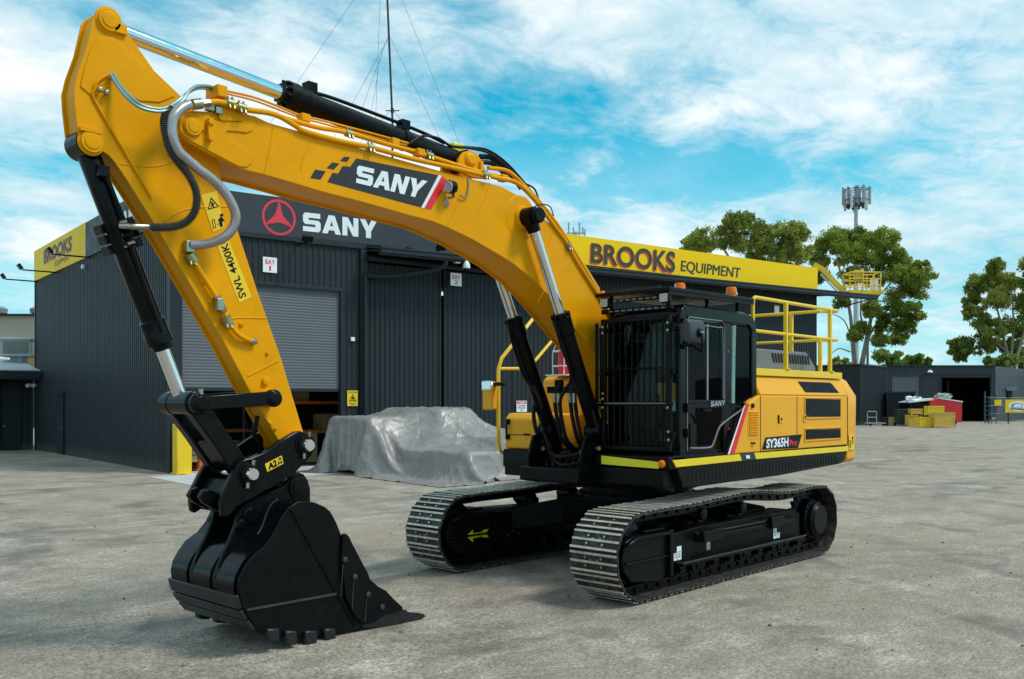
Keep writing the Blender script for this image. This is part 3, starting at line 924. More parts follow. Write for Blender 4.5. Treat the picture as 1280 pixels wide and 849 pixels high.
# ---- tarpaulin let fall over a long load
from mathutils import noise as mnoise
import numpy as np
def drape(x0, x1, y0, y1, sp, boxes, wall=None, steps=150, iters=13, seed=2, z0=2.0):
    """position-based cloth: a sheet let fall over a load made of rounded blocks"""
    nx, ny = int((x1 - x0) / sp) + 1, int((y1 - y0) / sp) + 1
    X, Y = np.meshgrid(np.linspace(x0, x1, nx), np.linspace(y0, y1, ny), indexing="ij")
    rs = np.random.RandomState(seed)
    Z = np.full_like(X, z0)
    for k in range(9):
        fx, fy, ph = rs.uniform(-2, 2, 3)
        Z += 0.03 * np.sin(fx * X + fy * Y + ph * 3)
    p = np.stack([X, Y, Z], -1).reshape(-1, 3)
    p += rs.normal(0, 0.004, p.shape)
    v = np.zeros_like(p)
    idx = np.arange(nx * ny).reshape(nx, ny)
    sets = []
    def pairs(a, b):
        a, b = a.ravel(), b.ravel()
        sets.append((a, b, np.linalg.norm(np.stack([X, Y], -1).reshape(-1, 2)[a] - np.stack([X, Y], -1).reshape(-1, 2)[b], axis=1)))
    for s in (0, 1):
        m = (nx - s) // 2
        pairs(idx[s:s + 2 * m:2], idx[s + 1:s + 2 * m:2])
        m = (ny - s) // 2
        pairs(idx[:, s:s + 2 * m:2], idx[:, s + 1:s + 2 * m:2])
    for s in (0, 1):
        m = (nx - s) // 2
        pairs(idx[s:s + 2 * m:2, :-1], idx[s + 1:s + 2 * m:2, 1:])
        pairs(idx[s:s + 2 * m:2, 1:], idx[s + 1:s + 2 * m:2, :-1])
    # creased sheet: slightly more cloth than floor, unevenly, so it buckles as it settles
    G = np.stack([X, Y], -1).reshape(-1, 2)
    for k, (a, b, L0) in enumerate(sets):
        mid = (G[a] + G[b]) / 2
        g_ = np.sin(mid[:, 0] * 2.1 + 1.3 * np.sin(mid[:, 1] * 1.7)) * np.sin(mid[:, 1] * 2.6 + 1.1 * np.sin(mid[:, 0] * 1.9))
        sets[k] = (a, b, L0 * (1.035 + 0.03 * g_ + rs.uniform(-0.03, 0.03, len(L0))))
    stiff = [1.0] * 4 + [0.5] * 4
    bend = []
    for s in range(3):
        a = idx[s:nx - 2:3]; b = idx[s + 2::3][:a.shape[0]]; a = a[:b.shape[0]]
        bend.append((a.ravel(), b.ravel()))
        a = idx[:, s:ny - 2:3]; b = idx[:, s + 2::3][:, :a.shape[1]]; a = a[:, :b.shape[1]]
        bend.append((a.ravel(), b.ravel()))
    r = 0.035
    dt = 0.022
    for st in range(steps):
        v[:, 2] -= 9.8 * dt
        v *= 0.965
        q = p + v * dt
        for it in range(iters):
            for (a, b, L0), k in zip(sets, stiff):
                d = q[b] - q[a]
                l = np.sqrt((d * d).sum(1)) + 1e-9
                c = (d.T * ((l - L0) / l * 0.5 * k)).T
                q[a] += c; q[b] -= c
            if it % 3 == 0:
                for a, b in bend:
                    d = q[b] - q[a]
                    l = np.sqrt((d * d).sum(1)) + 1e-9
                    w = np.clip(2 * sp * 0.80 - l, 0, None)
                    c = (d.T * (w / l * 0.5 * 0.12)).T
                    q[a] -= c; q[b] += c
            if it % 2 == 1 or it == iters - 1:
                touch = np.zeros(len(q), bool)
                for (bx0, bx1, by0, by1, bz0, bz1) in boxes:
                    h = np.array([(bx1 - bx0) / 2, (by1 - by0) / 2, (bz1 - bz0) / 2])
                    c0 = np.array([(bx0 + bx1) / 2, (by0 + by1) / 2, (bz0 + bz1) / 2])
                    d = q - c0
                    o = np.abs(d) - (h - r)
                    out = np.clip(o, 0, None)
                    lo = np.sqrt((out * out).sum(1))
                    ins = (o.max(1) < 0)
                    near = (~ins) & (lo < 2 * r)
                    if near.any():
                        n = out[near] * np.sign(d[near]) / (lo[near][:, None] + 1e-9)
                        q[near] += n * (2 * r - lo[near])[:, None]
                        touch |= near
                    if ins.any():
                        ax = o[ins].argmax(1)
                        rows = np.where(ins)[0]
                        q[rows, ax] = c0[ax] + np.sign(d[ins][np.arange(len(ax)), ax]) * (h[ax] + r)
                        touch |= ins
                low = q[:, 2] < 0.015
                q[low, 2] = 0.015
                touch |= low
                if wall is not None:
                    s = q @ wall[0] - wall[1]
                    bad = s < 0.03
                    q[bad] += np.outer(0.03 - s[bad], wall[0])
                q[touch, :2] = p[touch, :2] + (q[touch, :2] - p[touch, :2]) * 0.72
        v = (q - p) / dt
        p = q
    # light smoothing keeps the folds and loses the grid noise
    P = p.reshape(nx, ny, 3)
    for _ in range(1):
        S_ = P.copy()
        S_[1:-1, 1:-1] = P[1:-1, 1:-1] * 0.5 + (P[2:, 1:-1] + P[:-2, 1:-1] + P[1:-1, 2:] + P[1:-1, :-2]) * 0.125
        P = S_
    return P

WN = np.array([0.1463, 0.9892, 0.0])           # outward normal of the workshop front
WD = float(WN @ np.array([-2.98, -18.61, 0]))
CP = drape(-13.9, -5.15, -17.0, -9.2, 0.105, [(-8.5, -6.45, -15.7, -13.75, 0, 1.62), (-9.8, -8.4, -15.5, -13.0, 0, 1.86), (-12.6, -8.7, -12.6, -10.7, 0, 1.02), (-12.6, -11.2, -12.2, -11.0, 0, 1.3), (-8.6, -6.8, -12.6, -10.15, 0, 0.74)], wall=(WN, WD + 0.03))
def crumple(P, up=3, seed=5):
    """finer grid with the sheet's old fold lines and a crush of short creases"""
    rs = np.random.RandomState(seed)
    def ups(A, ax):
        n = A.shape[ax]
        t = np.linspace(0, n - 1, (n - 1) * up + 1)
        j = np.minimum(t.astype(int), n - 2); f = (t - j)
        A = np.moveaxis(A, ax, 0)
        a, b, c, d = A[np.maximum(j - 1, 0)], A[j], A[j + 1], A[np.minimum(j + 2, n - 1)]
        f = f.reshape(-1, 1, 1)
        B = 0.5 * (2 * b + (c - a) * f + (2 * a - 5 * b + 4 * c - d) * f * f + (3 * b - a - 3 * c + d) * f ** 3)
        return np.moveaxis(B, 0, ax)
    P = ups(ups(P, 0), 1)
    nu, nv = P.shape[:2]
    sp = 0.105 / up
    U, V = np.meshgrid(np.arange(nu) * sp, np.arange(nv) * sp, indexing="ij")
    H = np.zeros_like(U)
    for k in range(430):
        cu, cv, a = rs.uniform(0, nu * sp), rs.uniform(0, nv * sp), rs.uniform(0, math.pi)
        ln, wd, am = rs.uniform(0.4, 2.2), rs.uniform(0.018, 0.045), rs.choice([-1, 1, 1]) * rs.uniform(0.008, 0.026)
        du, dv = U - cu, V - cv
        s = du * math.cos(a) + dv * math.sin(a)
        t = -du * math.sin(a) + dv * math.cos(a) + 0.12 * s * s * rs.uniform(-1, 1)
        H += am * np.exp(-np.abs(t) / wd) * np.clip(1 - (np.abs(s) / ln) ** 2, 0, None)
    for c_ in np.arange(0.8, nu * sp, 1.25): H += 0.012 * np.exp(-np.abs(U - c_) / 0.03)
    for c_ in np.arange(0.6, nv * sp, 1.1): H += 0.010 * np.exp(-np.abs(V - c_) / 0.03)
    for k in range(26):
        fu, fv, ph = rs.uniform(-7, 7, 3)
        H += 0.0035 * (1 - np.abs(np.sin(fu * U + fv * V + ph * 3 + 0.8 * np.sin(1.7 * U + ph)))) 
    gu = np.gradient(P, axis=0); gv = np.gradient(P, axis=1)
    Nn = np.cross(gu, gv); Nn /= np.linalg.norm(Nn, axis=-1, keepdims=True) + 1e-9
    P = P + Nn * (H - H.mean())[..., None]
    P[..., 2] = np.maximum(P[..., 2], 0.012)
    return P
CP = crumple(CP)
m_ = MB()
cnx, cny = CP.shape[:2]
m_.v = [tuple(map(float, q)) for q in CP.reshape(-1, 3)]
m_.f = [(i * cny + j, (i + 1) * cny + j, (i + 1) * cny + j + 1, i * cny + j + 1) for i in range(cnx - 1) for j in range(cny - 1)]
tp = m_.build("tarpaulin", "tarp", smooth=180)
tag(tp, "crumpled silver grey tarpaulin draped over a long load along the wall", "tarpaulin")

# ================================================================== EXCAVATOR  (x forward, y to its left, z up; origin under the slew centre)
EXC = empty("excavator", (0, 0, 0), 0, "yellow crawler excavator with caged black cab and black bucket resting on the ground", "excavator")
def mir(pts): return [(x, -y, z) for x, y, z in pts]

# ---------------------------------------------------------------- crawler tracks
def track_path():
    fc, rc, r = (2.13, 0.485), (-2.02, 0.485), 0.43
    P = []
    nb = 40
    for i in range(nb):
        P.append((-1.95 + (2.10 + 1.95) * i / nb, 0.058))
    for i in range(19):
        a = R(-90 + i * 180 / 18 * 1.02)
        P.append((fc[0] + r * math.cos(a), fc[1] + r * math.sin(a)))
    top = [(1.75, 0.925), (1.2, 0.93), (0.6, 0.952), (0.0, 0.972), (-0.35, 0.965), (-0.9, 0.918), (-1.3, 0.905), (-1.7, 0.925)]
    P += top
    for i in range(19):
        a = R(92 + i * 178 / 18)
        P.append((rc[0] + r * math.cos(a), rc[1] + r * math.sin(a)))
    # dense resample
    Q = []
    n = len(P)
    for i in range(n):
        a, b, c, d = [Vector(P[(i + k) % n]) for k in (-1, 0, 1, 2)]
        for k in range(12):
            t = k / 12
            Q.append(0.5 * ((2 * b) + (c - a) * t + (2 * a - 5 * b + 4 * c - d) * t * t + (3 * b - a - 3 * c + d) * t ** 3))
    L_ = [0.0]
    for i in range(len(Q)):
        L_.append(L_[-1] + (Q[(i + 1) % len(Q)] - Q[i]).length)
    return Q, L_
TQ, TL = track_path()
NSH = 52
def shoe_frames():
    tot = TL[-1]
    j = 0
    for s in range(NSH):
        t = (s + 0.35) * tot / NSH
        while TL[j + 1] < t:
            j += 1
        f = (t - TL[j]) / (TL[j + 1] - TL[j])
        a, b = TQ[j], TQ[(j + 1) % len(TQ)]
        p = a.lerp(b, f)
        a2, b2 = TQ[(j - 7) % len(TQ)], TQ[(j + 8) % len(TQ)]
        d = (b2 - a2).normalized()
        yield p, d
def make_track(y0):
    fr = MB(); ed = MB(); ln = MB(); bo = MB()
    pitch = TL[-1] / NSH
    rg = random.Random(int(y0 * 100) + 5)
    for p, d in shoe_frames():
        nrm = Vector((d.y, -d.x))            # outward (path runs counter-clockwise seen from -y ... checked below)
        c = Vector((0.05, 0.5))
        M4 = Matrix(((d.x, 0, nrm.x, p.x), (0, 1, 0, y0 + rg.uniform(-.004, .004)), (d.y, 0, nrm.y, p.y), (0, 0, 0, 1)))
        h2 = pitch * 0.5
        # plate with an overlapping lip
        fr.bx(-h2 - 0.008, h2 - 0.006, -0.30, 0.30, -0.006, 0.010, M4)
        for k, xx in enumerate((-h2 + 0.012, -0.005, h2 - 0.026)):
            wdt = 0.015
            hgt = (0.030, 0.026, 0.026)[k]
            fr.hexa([M4 @ Vector(q) for q in ((xx - wdt, -0.298, 0.009), (xx + wdt, -0.298, 0.009), (xx + wdt, 0.298, 0.009), (xx - wdt, 0.298, 0.009))],
                    [M4 @ Vector(q) for q in ((xx - 0.008, -0.294, hgt), (xx + 0.008, -0.294, hgt), (xx + 0.008, 0.294, hgt), (xx - 0.008, 0.294, hgt))])
            ed.bx(xx - 0.012, xx + 0.012, -0.2945, 0.2945, hgt - 0.003, hgt + 0.003, M4)
        # chain links inside and the four shoe bolts
        for yy in (-0.10, 0.10):
            ln.bx(-h2 * 1.12, h2 * 1.12, yy - 0.028, yy + 0.028, -0.105, -0.007, M4)
            for xx in (-0.045, 0.04):
                bo.cyl(M4 @ Vector((xx, yy, 0.010)), M4 @ Vector((xx, yy, 0.026)), 0.015, n=8)
        ln.cyl(M4 @ Vector((-h2, -0.15, -0.06)), M4 @ Vector((-h2, 0.15, -0.06)), 0.024, n=8)
        for yy in (-0.045, 0.045):
            bo.bx(-0.022, 0.022, yy - 0.016, yy + 0.016, 0.0102, 0.0125, M4)
    t = fr.build("crawler_track", "shoe", EXC, smooth=0)
    ed.build("grouser_edge", "edge", t, smooth=0)
    ln.build("track_chain", "satin", t, smooth=30)
    bo.build("shoe_bolt", "zinc", t, smooth=30)
    return t
make_track(1.295)
make_track(-1.295)

def make_frame(y0, s):
    """s = +1: outer side is +y"""
    def Y(v): return y0 + v * s
    m = MB()
    # main box: sloped top, outer face
    body = [(1.52, 0.30), (1.52, 0.62), (0.9, 0.66), (-1.45, 0.66), (-1.62, 0.60), (-1.62, 0.30)]
    m.prism(body, Y(-0.19), Y(0.16))
    m.prism([(1.35, 0.28), (1.35, 0.315), (-1.55, 0.315), (-1.55, 0.28)], Y(-0.22), Y(0.27))
    m.prism_x([(Y(0.10), 0.66), (Y(0.235), 0.555), (Y(0.235), 0.50), (Y(0.10), 0.50)], -1.35, 0.95)
    fr = m.build("track_frame", "frame", EXC, bevel=0.012)
    m = MB(); m.prism([(1.35, 0.312), (1.35, 0.33), (-1.58, 0.33), (-1.58, 0.312)], Y(0.262), Y(0.272))
    m.prism([(0.72, 0.592), (0.72, 0.604), (-0.55, 0.604), (-0.55, 0.592)], Y(0.225), Y(0.238))
    m.build("edge_rail", "weld", fr)
    # front guard around the idler
    m = MB()
    m.prism([(2.33, 0.34), (2.37, 0.46), (2.30, 0.64), (2.16, 0.69), (1.55, 0.69), (1.55, 0.22), (1.72, 0.16), (2.2, 0.22)], Y(0.12), Y(0.20))
    m.prism([(2.34, 0.60), (2.30, 0.64), (2.16, 0.69), (1.55, 0.69), (1.55, 0.65), (2.14, 0.65), (2.27, 0.61)], Y(0.20), Y(0.26))
    m.prism([(2.32, 0.41), (2.32, 0.435), (1.56, 0.435), (1.56, 0.41)], Y(0.20), Y(0.235))
    m.bx(1.50, 1.56, min(Y(-0.1), Y(0.25)), max(Y(-0.1), Y(0.25)), 0.2, 0.70)
    m.build("idler_guard", "satin", fr, bevel=0.012)
    m = MB(); m.bx(1.60, 1.98, min(Y(-0.06), Y(0.20)), max(Y(-0.06), Y(0.20)), 0.70, 0.73); m.build("guard_cover", "frame", fr, bevel=0.01)
    # idler
    m = MB(); a = -0.07; m.lathe((2.12, Y(-0.10), 0.485), (2.12, Y(0.10), 0.485), [(0, 0.26), (0.02, 0.32), (0.06, 0.33), (0.07, 0.365), (0.13, 0.365), (0.14, 0.33), (0.18, 0.32), (0.2, 0.26)], 36)
    m.build("idler_wheel", "satin", fr)
    # sprocket with final drive cover
    m = MB()
    teeth = 21
    prof = []
    for k in range(teeth * 4):
        rr = (0.30, 0.365, 0.365, 0.30)[k % 4]
        a = 2 * math.pi * k / (teeth * 4)
        prof.append((-2.02 + rr * math.cos(a), 0.485 + rr * math.sin(a)))
    m.prism(prof, Y(-0.035), Y(0.035))
    m.build("drive_sprocket", "weld", fr)
    m = MB(); m.lathe((-2.02, Y(0.02), 0.485), (-2.02, Y(0.27), 0.485), [(0, 0.27), (0.14, 0.27), (0.16, 0.235), (0.21, 0.235), (0.235, 0.20), (0.25, 0.19)], 32)
    for k in range(20):
        a = 2 * math.pi * k / 20
        c = (-2.02 + 0.25 * math.cos(a), 0.485 + 0.25 * math.sin(a))
        m.cyl((c[0], Y(0.16), c[1]), (c[0], Y(0.18), c[1]), 0.013, n=8)
    m.build("final_drive", "satin", fr)
    # rollers
    for k in range(9):
        x = 1.28 - k * 0.345
        m = MB(); m.lathe((x, Y(-0.17), 0.245), (x, Y(0.17), 0.245), [(0, 0.085), (0.03, 0.085), (0.03, 0.115), (0.10, 0.115), (0.115, 0.095), (0.225, 0.095), (0.24, 0.115), (0.31, 0.115), (0.31, 0.085), (0.34, 0.085)], 18)
        m.build("track_roller", "satin", fr)
        m = MB(); m.bx(x - 0.06, x + 0.06, min(Y(0.17), Y(0.225)), max(Y(0.17), Y(0.225)), 0.20, 0.31)
        for dx in (-0.035, 0.035):
            m.cyl((x + dx, Y(0.22), 0.235), (x + dx, Y(0.237), 0.235), 0.013, n=8)
        m.build("roller_bracket", "satin", fr, bevel=0.008)
    for x in (0.75, -0.15):
        m = MB(); m.lathe((x, Y(-0.15), 0.79), (x, Y(0.17), 0.79), [(0, 0.07), (0.05, 0.07), (0.05, 0.095), (0.27, 0.095), (0.27, 0.07), (0.31, 0.07), (0.32, 0.05)], 18)
        m.build("carrier_roller", "satin", fr)
        m = MB(); m.bx(x - 0.07, x + 0.07, min(Y(-0.19), Y(-0.02)), max(Y(-0.19), Y(-0.02)), 0.64, 0.80); m.build("roller_bracket", "frame", fr, bevel=0.01)
    # side covers / chain guides
    m = MB()
    for x in (0.95, -0.1, -1.05):
        m.prism([(x - 0.16, 0.315), (x + 0.16, 0.315), (x + 0.12, 0.20), (x - 0.12, 0.20)], Y(0.19), Y(0.215))
    m.build("chain_guide", "frame", fr, bevel=0.006)
    # access steps
    m = MB()
    m.prism([(0.95, 0.50), (0.95, 0.62), (0.55, 0.64), (0.55, 0.50)], Y(0.22), Y(0.29))
    m.prism([(-0.62, 0.50), (-0.62, 0.64), (-0.95, 0.64), (-0.95, 0.50)], Y(0.22), Y(0.29))
    m.build("step_bracket", "satin", fr, bevel=0.01)
    return fr
FRN = make_frame(1.295, 1)
FRF = make_frame(-1.295, -1)
# stickers on the near frame
def sticker(parent, pts, y, mt="white", name="sticker"):
    m = MB(); m.poly(q_xz(pts, y)); return m.build(name, mt, parent, smooth=0)
def sq(x, z, w, h_, ): return [(x + w, z), (x, z), (x, z + h_), (x + w, z + h_)]
yS = 1.295 + 0.1625
for x, z, w, h_, mt in ((1.22, 0.335, 0.09, 0.15, "white"), (1.30, 0.335, 0.07, 0.08, "white"), (0.62, 0.37, 0.085, 0.17, "cone"), (-0.98, 0.335, 0.09, 0.13, "white"), (-1.06, 0.335, 0.07, 0.07, "white")):
    st_ = sticker(FRN, sq(x, z, w, h_), yS, mt)
    if mt == "cone":
        sticker(FRN, sq(x + 0.012, z + 0.02, w - 0.024, h_ - 0.05), yS + 0.002, "white")
    for k in range(3):
        sticker(FRN, sq(x + 0.02, z + 0.035 + k * 0.025, w * 0.5, 0.008), yS + 0.003, "decalgrey", "lettering")
# yellow direction arrow on the inner face of the far frame, front
m = MB()
AR = [(2.047,0.426),(1.917,0.494),(1.931,0.451),(1.778,0.45),(1.736,0.476),(1.65,0.478),(1.693,0.434),(1.65,0.372),(1.736,0.379),(1.778,0.395),(1.931,0.387),(1.917,0.336)]
m.add(q_xz(AR, -1.092), [tuple(range(len(AR)))])
m.build("direction_arrow", "decalyellow", FRF, smooth=0)
m = MB()
m.prism([(2.33, 0.34), (2.37, 0.46), (2.30, 0.64), (2.16, 0.69), (1.55, 0.69), (1.55, 0.22), (1.72, 0.16), (2.2, 0.22)], -1.18, -1.095)
m.prism([(2.30, 0.61), (2.3, 0.64), (2.16, 0.69), (1.55, 0.69), (1.55, 0.65)], -1.095, -1.05)
m.prism([(2.34, 0.415), (2.34, 0.44), (1.56, 0.44), (1.56, 0.415)], -1.095, -1.07)
m.build("idler_guard", "satin", FRF, bevel=0.012)
m = MB()
for k, (x, z) in enumerate(((1.3, .36), (1.2, .40), (1.1, .37), (0.85, .45), (0.8, .42), (0.5, .47), (0.42, 0.44), (0.2, 0.5))):
    m.cyl((x, -1.106, z), (x, -1.085, z), 0.014, n=8)
m.build("frame_bolt", "zinc", FRF)
m = MB()
m.prism([(1.9, 0.705), (1.55, 0.715), (0.5, 0.69), (0.5, 0.66), (1.5, 0.66), (1.85, 0.69)], -1.47, -1.12)
m.build("dust_cover", "shoe", FRF, bevel=0.01)

# X-shaped car body between the tracks
m = MB()
m.prism_z([(0.75, 0.75), (0.75, -0.75), (-0.75, -0.75), (-0.75, 0.75)], 0.50, 0.86)
for sx_ in (1, -1):
    for sy_ in (1, -1):
        b = [(0.25 * sx_, 0.6 * sy_), (0.75 * sx_, 0.6 * sy_), (1.25 * sx_, 1.16 * sy_), (0.55 * sx_, 1.16 * sy_)]
        lo = [(x, y, 0.40 if abs(y) > 1 else 0.50) for x, y in b]
        hi = [(x, y, 0.70 if abs(y) > 1 else 0.84) for x, y in b]
        m.hexa(lo, hi) if sx_ * sy_ < 0 else m.hexa(lo[::-1], hi[::-1])
m.build("car_body", "frame", EXC, bevel=0.02)
m = MB(); m.lathe((0, 0, 0.84), (0, 0, 1.2), [(0, 0.78), (0.06, 0.78), (0.06, 0.70), (0.14, 0.70), (0.14, 0.76), (0.28, 0.76), (0.28, 0.70), (0.36, 0.70)], 48)
for k in range(36):
    a = 2 * math.pi * k / 36
    m.cyl((0.74 * math.cos(a), 0.74 * math.sin(a), 0.90), (0.74 * math.cos(a), 0.74 * math.sin(a), 0.93), 0.016, n=6)
m.build("slew_ring", "satin", EXC)

# ---------------------------------------------------------------- upper structure
UY = 1.48
m = MB()
m.prism([(1.0, 1.10), (1.0, 1.30), (-3.0, 1.30), (-3.0, 1.18), (-1.2, 1.12)], -1.44, 1.40)
m.prism([(1.78, 1.30), (1.78, 1.14), (1.2, 1.05), (0.2, 1.05), (0.2, 1.30)], -0.45, 0.45)
plat = m.build("platform", "satin", EXC, bevel=0.015)
# left-hand sill with reflective stripe: skirt below
m = MB()
m.prism([(1.42, 1.48), (1.22, 1.12), (-1.0, 1.13), (-2.9, 1.20), (-3.06, 1.36), (-3.06, 1.48)], 1.36, UY)
sk = m.build("side_skirt", "satin", plat, bevel=0.012)
m = MB()
for k in range(46):
    x = 1.1 - k * 0.085
    m.bx(x, x + 0.022, UY - 0.004, UY + 0.005, 1.19, 1.32)
m.build("skirt_rib", "rubber", sk, bevel=0.004)
SP = [(1.439,1.436),(1.385,1.36),(0.058,1.364),(0.114,1.428)]
m = MB()
m.prism([(1.45, 1.435), (1.38, 1.355), (-0.03, 1.365), (0.02, 1.445)], UY + 0.001, UY + 0.02)
m.prism([(-0.32, 1.445), (-0.37, 1.366), (-3.05, 1.365), (-3.05, 1.435)], UY + 0.001, UY + 0.02)
m.build("reflective_stripe", "stripe", sk, bevel=0.004)
m = MB(); m.prism([(0.018, 1.446), (-0.034, 1.364), (-0.372, 1.365), (-0.322, 1.446)], UY + 0.0005, UY + 0.0215)
m.build("stripe_badge", "decalgrey", sk)
m = MB(); m.poly(q_xz([(-0.13, 1.385), (-0.22, 1.385), (-0.20, 1.425), (-0.11, 1.425)], UY + 0.0235)); m.build("badge_mark", "white", sk, smooth=0)
# front apron under the cab with the lime stripe and amber marker
FX = 1.50
m = MB()
m.bx(1.20, FX, 0.50, 1.40, 1.14, 1.33); m.prism([(FX, 1.33), (FX, 1.47), (1.15, 1.47), (1.15, 1.33)], 0.47, UY)
m.prism([(FX - 0.02, 1.14), (FX - 0.02, 1.34), (1.2, 1.34), (1.2, 1.05)], 0.42, 1.36)
ap = m.build("front_apron", "satin", plat, bevel=0.015)
FS = [(0.576,1.454),(1.356,1.415),(1.356,1.341),(0.576,1.358)]
m = MB(); m.hexa([(FX + 0.002, y, z) for y, z in FS], [(FX + 0.014, y, z) for y, z in FS]); m.build("reflective_stripe", "reflect", ap)
m = MB(); m.lathe((FX - 0.005, 1.40, 1.395), (FX + 0.05, 1.40, 1.395), [(0, 0.042), (0.03, 0.042), (0.045, 0.03), (0.05, 0.012)], 18); m.build("marker_lamp", "amber", ap)

# engine bay side panels
HY = 1.50
hood_lo = [(0.262,1.453),(-0.122,2.024),(-0.445,2.16),(-2.979,2.136),(-3.088,2.096),(-3.088,1.443),(-2.979,1.407)]
m = MB()
zc = 2.15
pan = [(0.16, 1.45), (-0.20, 2.06), (-0.46, zc), (-0.47, zc), (-3.02, zc), (-3.02, 1.45)]
m.prism(pan, 1.20, HY)
m.hexa([(-0.47, 1.1, zc), (-3.02, 1.1, zc), (-3.02, HY, zc), (-0.47, HY, zc)][::-1], [(-0.47, 1.1, 2.39), (-3.02, 1.1, 2.39), (-3.02, 1.40, 2.39), (-0.47, 1.40, 2.39)][::-1])
side = m.build("engine_side_panel", "body", EXC, bevel=0.018)
m = MB()
for x in (-0.475, -1.45):
    m.bx(x - 0.006, x + 0.006, HY - 0.002, HY + 0.003, 1.46, zc - 0.01)
m.bx(-3.025, -3.012, HY - 0.002, HY + 0.003, 1.46, zc - 0.01)
m.prism([(-0.47, 1.452), (-0.47, 1.458), (-3.0, 1.458), (-3.0, 1.452)], HY - 0.001, HY + 0.003)
m.build("panel_gap", "decalblack", side)
# mesh windows in the panel
def vent(pts, name="mesh_vent", y=HY, frame=True):
    m = MB(); m.prism(pts, y + 0.002, y + 0.006); v = m.build(name, "decalblack", side)
    xs = [p[0] for p in pts]; zs = [p[1] for p in pts]
    m = MB()
    x0, x1, z0, z1 = min(xs), max(xs), min(zs), max(zs)
    for k in range(1, 9):
        zz_ = z0 + (z1 - z0) * k / 9
        m.bx(x0 + 0.02, x1 - 0.02, y + 0.006, y + 0.010, zz_ - 0.004, zz_ + 0.004)
    m.build("vent_slat", "satin", v)
    m = MB()
    for (a, b, c, d) in ((x0 - 0.02, x1 + 0.02, z0 - 0.02, z0), (x0 - 0.02, x1 + 0.02, z1, z1 + 0.02), (x0 - 0.02, x0, z0, z1), (x1, x1 + 0.02, z0, z1)):
        m.bx(a, b, y - 0.002, y + 0.012, c, d)
    m.build("vent_rim", "body", v, bevel=0.004)
vent([(-2.766,2.096),(-1.676,2.11),(-1.676,1.872),(-2.753,1.859)])
vent([(-2.766,1.679),(-1.676,1.702),(-1.676,1.581),(-2.766,1.561)])
# upper vent on the sloping strip
m = MB()
def slope_pt(x, t): return (x, HY + (1.40 - HY) * t + 0.004, zc + (2.39 - zc) * t + 0.002)
m.poly([slope_pt(-1.73, .18), slope_pt(-2.78, .18), slope_pt(-2.62, .78), slope_pt(-1.62, .78)])
m.build("upper_vent", "decalblack", side, smooth=0)
m = MB()
for k in range(1, 6):
    t = 0.18 + 0.6 * k / 6
    a, b = slope_pt(-1.72 + 0.1 * (t - .18), t), slope_pt(-2.72 + 0.1 * (t - .18), t)
    m.cyl((a[0], a[1] + .003, a[2]), (b[0], b[1] + .003, b[2]), 0.004, n=6)
m.build("vent_slat", "satin", side)
# louvres near the cab
m = MB()
LV = [(-0.189,1.946),(-0.396,1.954),(-0.405,1.651),(-0.189,1.647)]
lx0, lx1 = LV[0][0], LV[1][0]
m_f = MB(); m_f.bx(lx1 - 0.03, lx0 + 0.03, HY - 0.001, HY + 0.004, LV[3][1] - 0.03, LV[0][1] + 0.02); m_f.build("louvre_plate", "body", side, bevel=0.003)
for k in range(10):
    z = LV[3][1] + (LV[0][1] - LV[3][1]) * (k + 0.3) / 10
    m.hexa([(lx1, HY, z), (lx0, HY, z), (lx0, HY + 0.004, z), (lx1, HY + 0.004, z)], [(lx1, HY, z + 0.028), (lx0, HY, z + 0.028), (lx0, HY + 0.022, z + 0.018), (lx1, HY + 0.022, z + 0.018)])
m.build("louvre", "body", side)
# handles, locks, hooks
m = MB()
for px_, w in ((-0.98, 0.09), (-1.66, 0.08)):
    m.bx(px_ - w / 2, px_ + w / 2, HY, HY + 0.012, 1.80, 1.90)
m.build("door_latch", "body", side, bevel=0.006)
m = MB(); m.bx(-0.945, -0.925, HY + 0.001, HY + 0.014, 1.80, 1.90); m.cyl((-1.0, HY + .01, 1.85), (-1.0, HY + .018, 1.85), 0.016, n=10); m.cyl((-1.66, HY + .01, 1.87), (-1.66, HY + .018, 1.87), 0.014, n=10)
m.cyl((-0.27, HY, 2.02), (-0.27, HY + .02, 2.02), 0.028, n=12); m.tube([(-0.24, HY + .002, 1.57), (-0.28, HY + .03, 1.565), (-0.32, HY + .002, 1.57)], 0.01, 6)
m.build("lock", "satin", side)
# model plate
MP = [(-0.506,1.481),(-0.597,1.626),(-1.583,1.641),(-1.469,1.466)]
m = MB(); m.poly([(x, HY + 0.006, z) for x, z in MP]); mpl = m.build("model_plate", "decalblack", side, smooth=0)
TQ1 = [(-0.607,1.492),(-1.19,1.495),(-1.201,1.618),(-0.619,1.608)]
m = MB(); word_quad(m, font_word("SY365H", 0.035), [(x, HY + 0.009, z) for x, z in TQ1]); m.build("lettering", "white", mpl, smooth=0)
TQ2 = [(-1.223,1.498),(-1.435,1.501),(-1.446,1.582),(-1.229,1.578)]
m = MB(); word_quad(m, font_word("Pro", 0.03), [(x, HY + 0.009, z) for x, z in TQ2]); m.build("lettering", "decalred", mpl, smooth=0)
# red / white / navy flash beside the cab
m = MB(); m.poly(q_xz([(0.28,1.454),(0.161,1.454),(-0.199,2.052),(-0.093,2.028)], HY + 0.005)); m.build("flash_stripe", "decalred", side, smooth=0)
m = MB(); m.poly(q_xz([(0.316,1.453),(0.276,1.453),(-0.097,2.03),(-0.065,2.019)], HY + 0.0055)); m.build("flash_stripe", "white", side, smooth=0)

